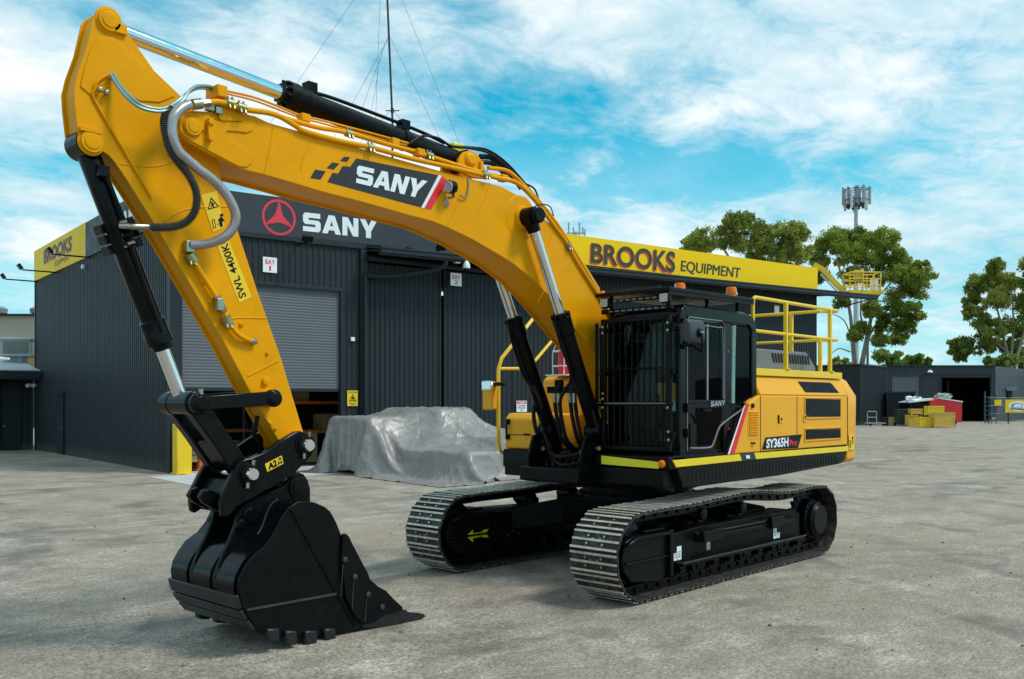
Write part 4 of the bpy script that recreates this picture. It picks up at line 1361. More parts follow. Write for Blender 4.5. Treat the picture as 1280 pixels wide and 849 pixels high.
# counterweight: wide rounded block at the tail
m = MB()
out = []
for (x, y) in ((-3.03, 1.495), (-3.34, 1.485), (-3.42, 1.45), (-3.47, 1.36), (-3.58, 1.0), (-3.66, 0.5), (-3.68, 0), (-3.66, -0.5), (-3.58, -1.0), (-3.47, -1.36), (-3.42, -1.45), (-3.34, -1.485), (-3.03, -1.495)):
    out.append((x, y))
n = len(out)
lev = [(1.20, 0.06, 0.05), (1.25, 0.01, 0.01), (1.95, 0.0, 0.0), (2.15, 0.0, 0.0), (2.37, 0.10, 0.10), (2.40, 0.14, 0.13)]
for z, dy, dx in lev:
    m.v += [(x + (dx if x < -3.1 else 0), (abs(y) - dy) * (1 if y > 0 else -1) if abs(y) > 0.1 else y, z) for x, y in out]
for k in range(len(lev) - 1):
    for i in range(n):
        j = (i + 1) % n
        m.f.append((k * n + i, k * n + j, (k + 1) * n + j, (k + 1) * n + i)[::-1])
m.f.append(tuple(range(n))); m.f.append(tuple(range((len(lev) - 1) * n, len(lev) * n))[::-1])
cw = m.build("counterweight", "body", EXC, bevel=0.02)
CS = [(-3.103,1.591),(-3.465,1.582),(-3.465,1.347),(-3.103,1.35)]
m = MB(); m.poly([(x, 1.4995, z) for x, z in [(-3.07, 1.38), (-3.24, 1.38), (-3.24, 1.60), (-3.07, 1.60)]]); cs = m.build("sticker", "decalyellow", cw, smooth=0)
m = MB(); m.poly([(x, 1.502, z) for x, z in [(-3.10, 1.41), (-3.13, 1.41), (-3.13, 1.52), (-3.10, 1.52)]]); m.poly([(x, 1.502, z) for x, z in [(-3.18, 1.46), (-3.21, 1.46), (-3.21, 1.57), (-3.16, 1.57), (-3.16, 1.54), (-3.18, 1.54)]])
m.build("lettering", "decalgrey", cs, smooth=0)

# deck, engine hood
m = MB(); m.bx(-3.0, -0.46, -1.2, 1.43, 2.395, 2.485); deck = m.build("walk_deck", "rail", EXC, bevel=0.006)
m = MB(); m.bx(-3.3, 0.3, -1.45, 1.2, 1.3, 2.30); m.bx(-2.9, -0.3, -1.42, 0.45, 2.29, 2.38)
m.build("engine_housing", "body", EXC, bevel=0.02)
m = MB()
HB = [(-0.9, 2.49), (-0.94, 2.75), (-1.0, 2.785), (-2.82, 2.785), (-3.12, 2.58), (-3.12, 2.49)]
m.prism(HB, -0.75, 0.98)
hood = m.build("engine_hood", "hoodgrey", EXC, bevel=0.03, seg=3)
m = MB()
for k in range(14):
    x = -1.75 - k * 0.082
    m.prism([(x, 2.735), (x - 0.046, 2.735), (x - 0.046 - 0.05, 2.61), (x - 0.05, 2.61)], 0.982, 0.986)
m.build("hood_slot", "decalblack", hood)
m = MB(); m.bx(-3.05, -0.9, 0.2, 0.965, 2.485, 2.53); m.build("hood_seal", "decalblack", hood)

# hand rails on the deck
def rail(pts, r=0.021, name="handrail", mt="rail", parent=None, sub=1):
    m = MB(); m.tube(pts, r, 10, sub); return m.build(name, mt, parent or EXC)
m = MB()
yo, xr_ = 1.40, -2.78
m.tube([(-0.47, yo, 2.49), (-0.47, yo, 3.30), (-0.485, yo, 3.345), (-0.53, yo, 3.365), (xr_ - 0.12, yo, 3.365), (xr_ - 0.17, yo - 0.05, 3.365), (xr_ - 0.15, yo - 0.12, 3.365), (xr_, yo - 0.2, 3.365), (xr_, -1.0, 3.365)], 0.024, 10, 1)
m.tube([(-0.47, yo, 2.95), (xr_ - 0.12, yo, 2.95), (xr_ - 0.17, yo - 0.05, 2.95), (xr_ - 0.15, yo - 0.12, 2.95), (xr_, yo - 0.2, 2.95), (xr_, -1.0, 2.95)], 0.021, 10, 1)
hr = m.build("handrail", "rail", EXC)
for x, y in ((-1.34, yo), (-2.66, yo), (xr_, 0.76), (xr_ + 0.0, 1.20), (xr_, -0.95)):
    m = MB(); m.bx(x - 0.024, x + 0.024, y - 0.024, y + 0.024, 2.49, 3.36 if y != 1.20 else 2.95); m.bx(x - 0.05, x + 0.05, y - 0.05, y + 0.05, 2.488, 2.50); m.build("rail_post", "rail", hr, bevel=0.005)

# right-hand side: tool box, fuel tank, rails, extinguisher
m = MB()
m.prism([(0.98, 1.45), (0.98, 1.84), (0.90, 1.92), (0.2, 1.92), (0.2, 1.45)], -1.46, -0.62)
tb = m.build("tool_box", "body", EXC, bevel=0.03, seg=3)
m = MB(); m.bx(0.982, 0.986, -1.42, -0.64, 1.632, 1.64); m.build("lid_gap", "decalblack", tb)
m = MB(); m.tube([(0.99, -1.38, 1.82), (1.02, -1.38, 1.78), (1.02, -1.38, 1.64), (0.99, -1.38, 1.60)], 0.014, 8); m.bx(0.985, 1.0, -1.42, -1.35, 1.77, 1.84); m.bx(0.985, 1.0, -1.42, -1.35, 1.57, 1.63); m.bx(0.984, 1.0, -1.1, -1.0, 1.635, 1.655); m.build("latch", "satin", tb)
m = MB(); m.prism([(0.28, 1.45), (0.28, 2.36), (0.2, 2.42), (-0.9, 2.42), (-0.9, 1.45)], -1.40, -0.46)
m.build("fuel_tank", "body", EXC, bevel=0.03, seg=3)
m = MB(); m.prism([(1.01, 1.22), (1.01, 1.40), (0.99, 1.445), (-0.3, 1.445), (-0.3, 1.1), (0.8, 1.1)], -1.46, -0.40)
m.build("right_step", "satin", EXC, bevel=0.012)
rx, ry = 0.96, -1.60
m = MB()
RP = [(0.42,-1.6,1.353),(0.807,-1.6,1.352),(0.916,-1.6,1.415),(0.947,-1.6,1.524),(0.947,-1.6,2.503),(0.885,-1.6,2.656),(0.254,-1.6,3.226),(0.085,-1.6,3.327),(-0.335,-1.6,3.414)]
m.tube(RP[:4] + RP[4:7] + RP[7:], 0.026, 10, 1)
RP2 = [(0.94,-1.6,2.514),(0.486,-1.6,2.526),(0.304,-1.6,2.564),(-0.158,-1.6,2.943),(-0.335,-1.6,3.01),(-0.7,-1.6,3.04),(-0.737,-1.6,1.861)]
m.tube(RP2, 0.022, 10, 1)
RP3 = [(-1.711,-1.35,2.344),(-1.711,-1.35,3.326)]
m.tube(RP3, 0.024, 8, 1); m.tube([(-1.711,-1.35,2.958),(-2.853,-1.35,2.984),(-4.349,-1.35,3.036)], 0.024, 8, 1); m.tube([(-1.731,-1.35,2.86),(-2.288,-1.35,2.757),(-2.488,-1.35,2.662),(-2.533,-1.35,2.356)], 0.024, 8, 1); m.tube([(-4.483,-1.35,2.524),(-4.483,-1.35,3.434),(-5.181,-1.35,3.448)], 0.024, 8, 1)
gr = m.build("access_rail", "rail", EXC)
m = MB()
e0 = RP[0]
m.lathe((e0[0] - 0.02, e0[1], e0[2]), (e0[0] + 0.05, e0[1], e0[2]), [(0, 0.038), (0.04, 0.038), (0.06, 0.022)], 14); m.build("marker_lamp", "amber", gr)
mc = [(1.116,-1.6,2.147)][0]
m = MB(); m.bx(mc[0] - 0.05, mc[0] + 0.05, mc[1] - 0.10, mc[1] + 0.10, mc[2] - 0.19, mc[2] + 0.19); mr = m.build("wing_mirror", "body", EXC, bevel=0.03, seg=3)
m = MB(); m.bx(mc[0] + 0.03, mc[0] + 0.07, mc[1] - 0.095, mc[1] + 0.095, mc[2] + 0.07, mc[2] + 0.2); m.build("mirror_cap", "chrome", mr, bevel=0.02)
m = MB(); m.bx(mc[0] - 0.03, mc[0] + 0.03, mc[1] + 0.08, mc[1] + 0.26, mc[2] + 0.13, mc[2] + 0.18); m.build("mirror_arm", "satin", mr, bevel=0.01)
ec = [(0.292,-1,2.419)][0]
m = MB(); m.lathe((ec[0], ec[1], 2.42), (ec[0], ec[1], 3.05), [(0, 0.085), (0.42, 0.085), (0.50, 0.05), (0.54, 0.03), (0.60, 0.03)], 18); fe = m.build("fire_extinguisher", "red", EXC)
m = MB()
for dz in (2.55, 2.75): 
    pts = [(ec[0] + 0.15 * math.cos(a), ec[1] + 0.15 * math.sin(a), dz) for a in [R(20 * k) for k in range(19)]]
    m.tube(pts, 0.009, 6, 1)
for a in (40, 120, 200, 300):
    x, y = ec[0] + 0.15 * math.cos(R(a)), ec[1] + 0.15 * math.sin(R(a))
    m.tube([(x, y, 2.43), (x, y, 2.75), (ec[0] + 0.07 * math.cos(R(a)), ec[1] + 0.07 * math.sin(R(a)), 2.88)], 0.009, 6, 3)
m.bx(ec[0] - 0.18, ec[0] + 0.18, ec[1] - 0.18, ec[1] + 0.18, 2.42, 2.435)
m.build("cage", "white", fe)

# ---------------------------------------------------------------- cab
CY0, CY1, CXF, CXR, CZ0, CZ1 = 0.47, 1.45, 1.24, -0.48, 1.46, 3.13
m = MB()
# left side frame built round the door glass and the rear window
yo_, yi_ = CY1, CY1 - 0.06
def side_piece(poly): m.prism(poly, yi_, yo_)
side_piece([(1.24, 1.46), (1.24, 3.02), (1.20, 3.10), (1.14, 3.13), (1.10, 3.06), (1.10, 1.46)])            # A pillar
side_piece([(1.14, 3.13), (-0.30, 3.13), (-0.39, 3.105), (-0.45, 3.05), (-0.48, 2.96), (-0.36, 2.94), (-0.30, 3.00), (1.10, 3.00)])         # roof rail
side_piece([(-0.48, 2.96), (-0.48, 2.10), (-0.36, 1.96), (-0.36, 2.94)])                         # rear pillar
side_piece([(0.30, 3.0), (0.30, 2.09), (0.13, 2.0), (0.13, 3.0)])                                             # B pillar
side_piece([(0.13, 2.03), (0.13, 1.46), (0.17, 1.46), (-0.20, 2.06), (-0.36, 2.0), (-0.42, 2.06), (-0.36, 2.1)][:5])
side_piece([(0.30, 2.09), (0.30, 1.46), (0.13, 1.46), (0.13, 2.0)])
side_piece([(1.10, 2.09), (1.10, 2.04), (0.30, 2.04), (0.30, 2.09)])                                          # door waist
# roof, floor, right side, back
m.bx(CXR + 0.08, CXF - 0.06, CY0, CY1 - 0.06, 3.05, 3.125)
m.bx(CXR, CXF, CY0, CY1 - 0.02, 1.44, 1.52)
m.bx(CXR, CXR + 0.06, CY0, CY1 - 0.06, 1.46, 2.15)
for x0, x1 in ((CXF - 0.10, CXF - 0.02), (0.35, 0.42), (CXR, CXR + 0.07)):
    m.bx(x0, x1, CY0, CY0 + 0.06, 1.5, 3.06)
m.bx(CXR, CXF - 0.02, CY0, CY0 + 0.05, 1.5, 2.0)
m.bx(CXR, CXF - 0.02, CY0, CY0 + 0.05, 3.0, 3.08)
m.bx(CXR, CXR + 0.06, CY0, CY1 - 0.06, 3.0, 3.08)
# front frame
m.bx(CXF - 0.08, CXF, CY0, CY0 + 0.08, 1.46, 3.06)
m.bx(CXF - 0.08, CXF, CY0 + 0.08, CY1 - 0.02, 2.98, 3.09)
m.bx(CXF - 0.06, CXF, CY0 + 0.08, CY1 - 0.06, 1.46, 1.62)
cab = m.build("cab", "black", EXC, bevel=0.012)
m = MB()
m.prism([(1.16, 3.06), (1.08, 3.16), (-0.26, 3.16), (-0.37, 3.12), (-0.44, 3.04)], CY0 + 0.03, CY1 - 0.035)
m.build("cab_roof", "black", cab, bevel=0.03, seg=3)
# lower left body side in black running into the panel flash
m = MB(); m.prism([(1.24, 1.455), (0.14, 1.455), (-0.19, 2.045), (-0.10, 2.0), (0.2, 1.93), (0.2, 1.5)][::-1], CY1 - 0.05, CY1 + 0.004)
# door
dr = None
m = MB()
m.prism([(1.09, 1.50), (1.09, 2.045), (0.31, 2.045), (0.31, 1.86), (0.42, 1.70), (0.52, 1.52), (0.60, 1.50)], CY1 - 0.03, CY1 + 0.006)
door = m.build("door", "black", cab, bevel=0.008)
m = MB(); m.prism([(0.93, 1.57), (0.93, 2.0), (0.36, 2.0), (0.36, 1.88), (0.50, 1.70), (0.58, 1.57)], CY1 + 0.006, CY1 + 0.010); m.build("lower_glass", "darkglass", door)
m = MB(); m.bx(0.32, 1.09, CY1 - 0.024, CY1 - 0.016, 2.09, 2.98); m.build("door_glass", "glass", door)
m = MB()
dl = [(1.059,1.555),(0.81,1.544),(0.612,1.552),(0.545,1.615),(0.446,1.756),(0.339,1.819),(0.212,1.869),(0.055,1.924),(-0.116,1.985)]
m.tube([(x, CY1 + 0.012, z) for x, z in dl], 0.010, 6)
m.build("door_edge_trim", "greyline", door)
m = MB()
m.tube([(1.10, CY1 + 0.006, 1.52), (1.10, CY1 + 0.006, 2.97), (1.06, CY1 + 0.006, 3.01), (0.36, CY1 + 0.006, 3.01), (0.30, CY1 + 0.006, 2.96), (0.30, CY1 + 0.006, 2.06)], 0.007, 6, 1)
m.tube([(0.96, CY1 + 0.004, 2.93), (0.42, CY1 + 0.004, 2.93), (0.34, CY1 + 0.004, 2.87), (0.33, CY1 + 0.004, 2.10)], 0.007, 6, 3)
m.bx(0.64, 0.668, CY1 - 0.02, CY1 - 0.004, 2.09, 2.96)
m.build("window_seal", "greyline", door)
m = MB(); m.bx(0.62, 0.80, CY1 + 0.008, CY1 + 0.03, 1.955, 1.985); m.cyl((0.71, CY1 + .01, 1.97), (0.71, CY1 + .035, 1.97), 0.022, n=12); m.build("door_handle", "satin", door, bevel=0.004)
dq = [(0.622,2.012),(0.303,2.029),(0.294,2.09),(0.613,2.076)]
m = MB(); word_quad(m, glyph_word("SANY"), [(x, CY1 + 0.014, z) for x, z in dq]); m.build("lettering", "chrome", door, smooth=0)
m = MB(); m.bx(0.93, 1.06, CY1 + 0.005, CY1 + 0.02, 1.56, 1.82); m.tube([(1.08, CY1 + .01, 1.95), (0.98, CY1 + .012, 1.90), (0.93, CY1 + .012, 1.80)], 0.008, 6); m.build("lock_box", "satin", door, bevel=0.012)
m = MB()
for z in (1.72, 2.0, 2.75): m.cyl((1.125, CY1 + 0.02, z - 0.05), (1.125, CY1 + 0.02, z + 0.05), 0.018, n=10)
m.build("door_hinge", "satin", door)
# other glass
m = MB(); m.prism([(0.13, 2.03), (0.13, 2.98), (-0.36, 2.98), (-0.36, 1.98), (-0.2, 2.03)], CY1 - 0.03, CY1 - 0.022); m.build("rear_side_glass", "glass", cab)
m = MB(); m.bx(CXF - 0.05, CXF - 0.042, CY0 + 0.08, CY1 - 0.06, 1.62, 2.98); m.build("windscreen", "glass", cab)
m = MB(); m.bx(CXR + 0.08, CXF - 0.1, CY0 + 0.02, CY0 + 0.028, 2.0, 3.0); m.build("right_glass", "glass", cab)
m = MB(); m.bx(CXR + 0.02, CXR + 0.028, CY0 + 0.06, CY1 - 0.06, 2.15, 3.0); m.build("rear_glass", "glass", cab)
m = MB(); m.tube([(0.06, CY1 - 0.035, 2.98), (0.05, CY1 - 0.05, 2.6), (0.08, CY1 - 0.04, 2.05)], 0.05, 8, 4); m.build("rolled_film", "teal", cab)
# inside: seat in crumpled film, consoles, levers, wheel
def blob(mb, c, s_, seed, n=14, amp=0.2):
    bmx = bmesh.new(); bmesh.ops.create_icosphere(bmx, subdivisions=3, radius=1.0)
    vs_ = []
    for v in bmx.verts:
        d = v.co.normalized()
        k = 1 + amp * mnoise.noise(d * 1.8 + Vector((seed, 0, 0))) + amp * 0.5 * mnoise.noise(d * 5 + Vector((0, seed, 0)))
        q = [max(-1, min(1, q_ * 1.25)) for q_ in d]
        vs_.append((c[0] + q[0] * s_[0] * k, c[1] + q[1] * s_[1] * k, c[2] + q[2] * s_[2] * k))
    fs = [tuple(v.index for v in f.verts) for f in bmx.faces]
    bmx.free()
    return mb.add(vs_, fs)
m = MB(); blob(m, (0.28, 0.98, 2.02), (0.27, 0.26, 0.09), 1); blob(m, (0.05, 0.98, 2.36), (0.10, 0.25, 0.36), 2); blob(m, (0.02, 0.98, 2.74), (0.07, 0.14, 0.09), 3)
seat = m.build("operator_seat", "film", cab)
m = MB(); m.bx(-0.05, 0.5, 0.75, 1.2, 1.52, 1.92); m.build("seat_base", "seat", seat, bevel=0.02)
m = MB()
for y in (0.66, 1.28):
    m.bx(0.1, 0.72, y - 0.08, y + 0.08, 1.75, 2.05)
    m.cyl((0.62, y, 2.05), (0.66, y, 2.25), 0.018); m.lathe((0.66, y, 2.24), (0.68, y, 2.38), [(0, 0.03), (0.08, 0.035), (0.14, 0.02)], 10)
m.build("console", "seat", cab, bevel=0.02)
m = MB()
m.bx(0.85, 1.05, 0.55, 0.75, 1.9, 2.3); m.bx(0.92, 0.96, 0.54, 0.76, 2.3, 2.5)
m.tube([(0.9, 0.95, 1.55), (0.95, 0.95, 1.9), (0.92, 0.95, 2.15)], 0.02, 8); m.tube([(0.9, 1.1, 1.55), (0.95, 1.1, 1.9), (0.92, 1.1, 2.15)], 0.02, 8)
m.bx(0.75, 1.0, 0.88, 1.0, 1.56, 1.6); m.bx(0.75, 1.0, 1.06, 1.18, 1.56, 1.6)
m.build("display_and_pedals", "satin", cab, bevel=0.008)
# falling-object roof guard
FZ = 3.27
RP_ = [(0.462,3.309),(1.466,3.29)]
gy0, gy1 = 0.44, 1.46
m = MB()
m.hexa([(1.46, gy0, FZ), (1.46, gy1, FZ - 0.0), (-0.40, gy1, FZ + 0.02), (-0.40, gy0, FZ + 0.02)], [(1.46, gy0, FZ + 0.045), (1.46, gy1, FZ + 0.045), (-0.40, gy1, FZ + 0.065), (-0.40, gy0, FZ + 0.065)])
m.hexa([(1.46, gy1 - 0.02, FZ - 0.05), (1.46, gy1, FZ - 0.05), (-0.4, gy1, FZ - 0.01), (-0.4, gy1 - 0.02, FZ - 0.01)], [(1.46, gy1 - 0.02, FZ), (1.46, gy1, FZ), (-0.4, gy1, FZ + 0.02), (-0.4, gy1 - 0.02, FZ + 0.02)])
fg = m.build("roof_guard", "satin", cab, bevel=0.008)
m = MB()
for k in range(13):
    x = 1.36 - k * 0.135
    m.prism([(x, FZ + 0.044), (x - 0.03, FZ + 0.085), (x - 0.075, FZ + 0.085), (x - 0.09, FZ + 0.044)], gy0 + 0.05, gy1 - 0.22)
m.build("guard_slat", "satin", fg, bevel=0.004)
m = MB()
m.bx(1.36, 1.42, gy0 + 0.05, gy1 - 0.05, 3.20, 3.235); m.bx(1.33, 1.38, gy0 + 0.03, gy1 - 0.03, 3.08, 3.13)
for x, y in ((1.3, gy1 - 0.12), (1.3, gy0 + 0.12), (0.5, gy1 - 0.12), (-0.2, gy1 - 0.12)):
    m.bx(x - 0.016, x + 0.016, y - 0.02, y + 0.02, 3.06, FZ + 0.01)
m.build("guard_bracket", "satin", fg, bevel=0.006)
m = MB()
for r_, z in ((9, 3.215), (9, 3.103)):
    for k in range(r_):
        y = gy0 + 0.14 + k * 0.09
        m.bx(1.4205 if z > 3.2 else 1.3805, 1.424 if z > 3.2 else 1.384, y, y + 0.055, z - 0.007, z + 0.007)
m.build("bracket_slot", "greyline", fg)
for y in (gy0 + 0.15, gy1 - 0.06):
    m = MB(); m.bx(1.40, 1.48, y - 0.06, y + 0.06, 3.14, 3.25); wl = m.build("work_lamp", "satin", fg, bevel=0.015)
    m = MB(); m.bx(1.481, 1.49, y - 0.05, y + 0.05, 3.15, 3.24); m.build("lamp_lens", "lamp", wl, bevel=0.004)
for px_, py_2 in ((0.47, 0.95), (-0.30, 1.20)):
    m = MB(); m.lathe((px_, py_2, FZ + 0.06), (px_, py_2, FZ + 0.2), [(0, 0.07), (0.13, 0.066), (0.155, 0.055)], 20); be = m.build("beacon", "amber", fg)
    m = MB(); m.lathe((px_, py_2, FZ + 0.04), (px_, py_2, FZ + 0.2), [(0, 0.08), (0.022, 0.08), (0.024, 0.07)], 20); m.build("beacon_base", "satin", be)
m = MB(); m.cyl((0.95, 1.2, FZ + 0.04), (0.95, 1.2, FZ + 0.14), 0.012, n=8)
pts = [(-0.20, 1.30 + 0.035 * math.cos(R(30 * k)), FZ + 0.10 + 0.035 * math.sin(R(30 * k))) for k in range(13)]
m.tube(pts, 0.010, 6, 1); m.build("lifting_eye", "zinc", fg)
# front cage
GX = 1.37
m = MB()
m.bx(GX - 0.03, GX + 0.02, 0.47, 0.53, 1.52, 3.02); m.bx(GX - 0.03, GX + 0.02, 1.36, 1.42, 1.52, 3.02)
m.bx(GX - 0.03, GX + 0.02, 0.53, 1.36, 2.97, 3.02); m.bx(GX - 0.03, GX + 0.02, 0.53, 1.36, 1.52, 1.57)
m.bx(GX - 0.02, GX + 0.015, 0.40, 1.44, 2.02, 2.07)
cg = m.build("cage_frame", "satin", cab, bevel=0.008)
m = MB()
for k in range(10):
    y = 0.53 + 0.083 * (k + 0.5)
    m.bx(GX - 0.006, GX + 0.006, y - 0.007, y + 0.007, 1.57, 2.97)
m.bx(GX - 0.018, GX - 0.007, 0.53, 1.36, 2.44, 2.455)
m.build("cage_bar", "satin", cg)
m = MB(); m.bx(GX + 0.0155, GX + 0.0185, 0.42, 1.42, 2.046, 2.056); m.build("cage_edge", "greyline", cg)
m = MB()
for y, z in ((1.39, 2.93), (1.39, 2.0), (0.5, 2.93), (0.50, 2.0), (0.5, 2.1), (0.50, 2.16), (1.4, 1.65), (1.40, 1.74), (1.39, 2.85), (0.5, 2.86)):
    m.lathe((GX + 0.018, y, z), (GX + 0.04, y, z), [(0, 0.017), (0.01, 0.017), (0.018, 0.008)], 10)
m.build("cage_bolt", "zinc", cg)
m = MB()
for y in (0.45, 1.43):
    for z in (1.7, 2.4, 2.9):
        m.bx(CXF - 0.01, GX, y - 0.02, y + 0.02, z - 0.03, z + 0.03)
m.cyl((GX, 0.40, 1.95), (GX, 0.40, 2.98), 0.022, n=8); m.cyl((GX - .03, 0.43, 2.1), (GX - .03, 0.43, 2.9), 0.012, n=8)
m.tube([(1.27, 1.46, 1.6), (1.30, 1.47, 1.75), (1.30, 1.47, 2.0), (1.28, 1.46, 2.9)], 0.014, 8)
m.build("cage_bracket", "satin", cg, bevel=0.004)
# door mirror
MQ = [(1.422,2.962),(1.036,2.979),(1.02,2.706),(1.39,2.681)]
mx0, mx1 = MQ[1][0], MQ[0][0]
mz1, mz0 = MQ[0][1], MQ[2][1]
m = MB()
m.prism_x([(1.585, mz0 + 0.04), (1.60, mz0), (1.655, mz0), (1.685, mz0 + 0.05), (1.685, mz1 - 0.06), (1.655, mz1), (1.60, mz1), (1.585, mz1 - 0.04)], mx0 + 0.05, mx1 - 0.01)
mr = m.build("door_mirror", "mirror", cab, bevel=0.03, seg=3)
m = MB(); zc_ = (mz0 + mz1) / 2 - 0.02; xc_ = (mx0 + mx1) / 2
m.lathe((xc_, 1.685, zc_), (xc_, 1.72, zc_), [(0, 0.05), (0.02, 0.045), (0.03, 0.02)], 16); m.tube([(xc_, 1.715, zc_), (xc_ + 0.01, 1.73, zc_ - 0.2), (1.15, 1.55, mz0 - 0.02), (1.2, 1.46, mz0 - 0.03)], 0.013, 8)
m.cyl((1.2, 1.44, mz0 - 0.03), (1.2, 1.50, mz0 - 0.03), 0.03, n=12); m.cyl((1.2, 1.44, mz1 + 0.0), (1.2, 1.50, mz1), 0.03, n=12)
m.tube([(1.2, 1.47, mz1), (1.15, 1.52, mz1 - 0.02), (xc_ + .05, 1.55, mz1 - 0.06)], 0.012, 8)
m.build("mirror_arm", "satin", mr)
m = MB()
for dx in (-0.02, 0.02): m.lathe((xc_ + dx, 1.728, zc_ + 0.005), (xc_ + dx, 1.74, zc_ + .005), [(0, 0.010), (0.008, 0.006)], 8)
m.build("mirror_bolt", "chrome", mr)
m = MB()
for x, z in ((0.22, 2.66), (0.2, 1.75)): m.lathe((x, CY1, z), (x, CY1 + 0.012, z), [(0, 0.014), (0.01, 0.01)], 10)
m.build("cab_reflector", "decalred", cab)

# ---------------------------------------------------------------- boom
BW = 0.25
BOOM = [(6.471,4.221),(6.464,4.266),(6.438,4.309),(6.398,4.337),(6.337,4.36),(6.123,4.396),(5.893,4.438),(5.788,4.442),(5.651,4.415),(5.268,4.405),(5.066,4.405),(4.509,4.386),(3.81,4.364),(3.429,4.353),(3.015,4.358),(2.806,4.352),(2.58,4.307),(2.351,4.235),(2.12,4.109),(1.927,4.028),(1.743,3.879),(1.54,3.671),(1.054,3.234),(0.895,3.081)]
BOOM += [(0.62, 2.42), (0.52, 2.30), (0.38, 2.18), (0.24, 2.12), (0.18, 1.98), (0.24, 1.84), (0.40, 1.82)]
BOOM += [(0.831,2.306),(1.215,2.651),(1.584,2.915),(2.079,3.277),(2.321,3.42),(2.631,3.553),(2.806,3.611),(3.224,3.733),(3.617,3.819),(3.81,3.848),(4.159,3.867),(4.667,3.903),(5.134,3.925),(5.415,3.951),(5.69,3.971),(5.893,3.978),(6.207,4.051),(6.371,4.104),(6.431,4.136),(6.464,4.172)]
core = inset(BOOM, 0.022)
m = MB(); m.prism(core, -BW + 0.02, BW - 0.02)
boom = m.build("boom", "paint", EXC, bevel=0.008)
for s_ in (1, -1):
    m = MB(); m.prism(BOOM, (BW - 0.02) * s_, BW * s_); m.build("side_plate", "paint", boom, bevel=0.004)
# raised reinforcing plate at the nose, welded seams, bosses
NOSE = [(6.452,4.228),(6.432,4.288),(6.379,4.329),(6.16,4.368),(5.931,4.407),(5.813,4.413),(5.783,4.374),(5.805,4.316),(5.857,4.278),(5.916,4.272),(5.967,4.281),(6.032,4.261),(6.054,4.218),(6.032,4.19),(5.931,4.158),(5.887,4.121),(5.842,4.063),(5.827,4.027),(5.887,3.992),(5.967,4.001),(6.201,4.059),(6.365,4.109),(6.425,4.146)]
m = MB(); m.prism([(6.457,4.228),(6.444,4.28),(6.397,4.322),(6.31,4.351),(6.2,4.36),(6.186,4.318),(5.958,4.356),(5.907,4.367),(5.885,4.441),(5.796,4.431),(5.781,4.375),(5.811,4.315),(5.863,4.284),(5.958,4.274),(6.045,4.262),(6.066,4.228),(6.038,4.189),(5.892,4.153),(5.818,4.102),(5.811,4.05),(5.863,4.001),(5.929,3.992),(5.987,4.004),(6.2,4.066),(6.364,4.116),(6.424,4.147),(6.45,4.179)], BW - 0.002, BW + 0.012)
m.build("nose_plate", "paint", boom, bevel=0.005)
m = MB()
c = [(6.348,4.228)][0]
m.lathe((c[0], BW + 0.01, c[1]), (c[0], BW + 0.05, c[1]), [(0, 0.078), (0.015, 0.078), (0.02, 0.070), (0.028, 0.070), (0.028, 0.05), (0.034, 0.048), (0.036, 0.02)], 28)
c2 = [(6.232,4.256)][0]
m.prism([(c[0], c[1] - 0.055), (c2[0] + 0.02, c2[1] - 0.035), (c2[0] + 0.02, c2[1] + 0.02), (c[0], c[1] + 0.06)], BW + 0.012, BW + 0.028)
c3 = [(6.211,4.248)][0]
m.bx(c3[0] - 0.022, c3[0] + 0.022, BW + 0.012, BW + 0.055, c3[1] - 0.10, c3[1] + 0.06)
m.lathe((c3[0], BW + 0.01, c3[1] - 0.085), (c3[0], BW + 0.07, c3[1] - 0.085), [(0, 0.03), (0.06, 0.03)], 6)
m.lathe((c3[0], BW + 0.01, c3[1] + 0.045), (c3[0], BW + 0.07, c3[1] + 0.045), [(0, 0.03), (0.06, 0.03)], 6)
m.build("nose_pin", "paint", boom, bevel=0.004)
# boom cylinder pin boss
BP = [(2.495,4.067)][0]
m = MB(); m.lathe((BP[0] + 0.02, BW, BP[1] - 0.0), (BP[0] + 0.02, BW + 0.01, BP[1]), [(0, 0.245), (0.006, 0.235), (0.008, 0.22)], 48)
m.lathe((BP[0], BW, BP[1]), (BP[0], BW + 0.05, BP[1]), [(0, 0.14), (0.03, 0.125), (0.05, 0.11)], 32)
m.build("pin_boss", "paint", boom)
m = MB()
for a, b in (((640, 296), (636, 320)),((691, 291), (672, 325)), ((571, 254), (559, 280))):
    p, q = [(2.656,3.843),(2.706,3.631)] if a == (640, 296) else ([(1.983,3.976),(2.241,3.463)] if a == (691, 291) else [(3.451,4.097),(3.595,3.842)])
    m.cyl((p[0], BW, p[1]), (q[0], BW, q[1]), 0.008, n=6)
m.build("weld_seam", "paint", boom)
for a_ in ([(5.605,4.409),(5.651,4.17),(5.697,3.973)], [(5.168,4.398),(5.301,4.203),(5.334,4.079)], [(3,4.361),(3.142,4.063),(3.372,3.767)], [(1.613,3.738),(1.996,3.442),(2.241,3.17)]):
    m = MB(); m.tube([(x, BW, z) for x, z in a_], 0.0065, 6, 6); m.build("weld_bead", "paint", boom)
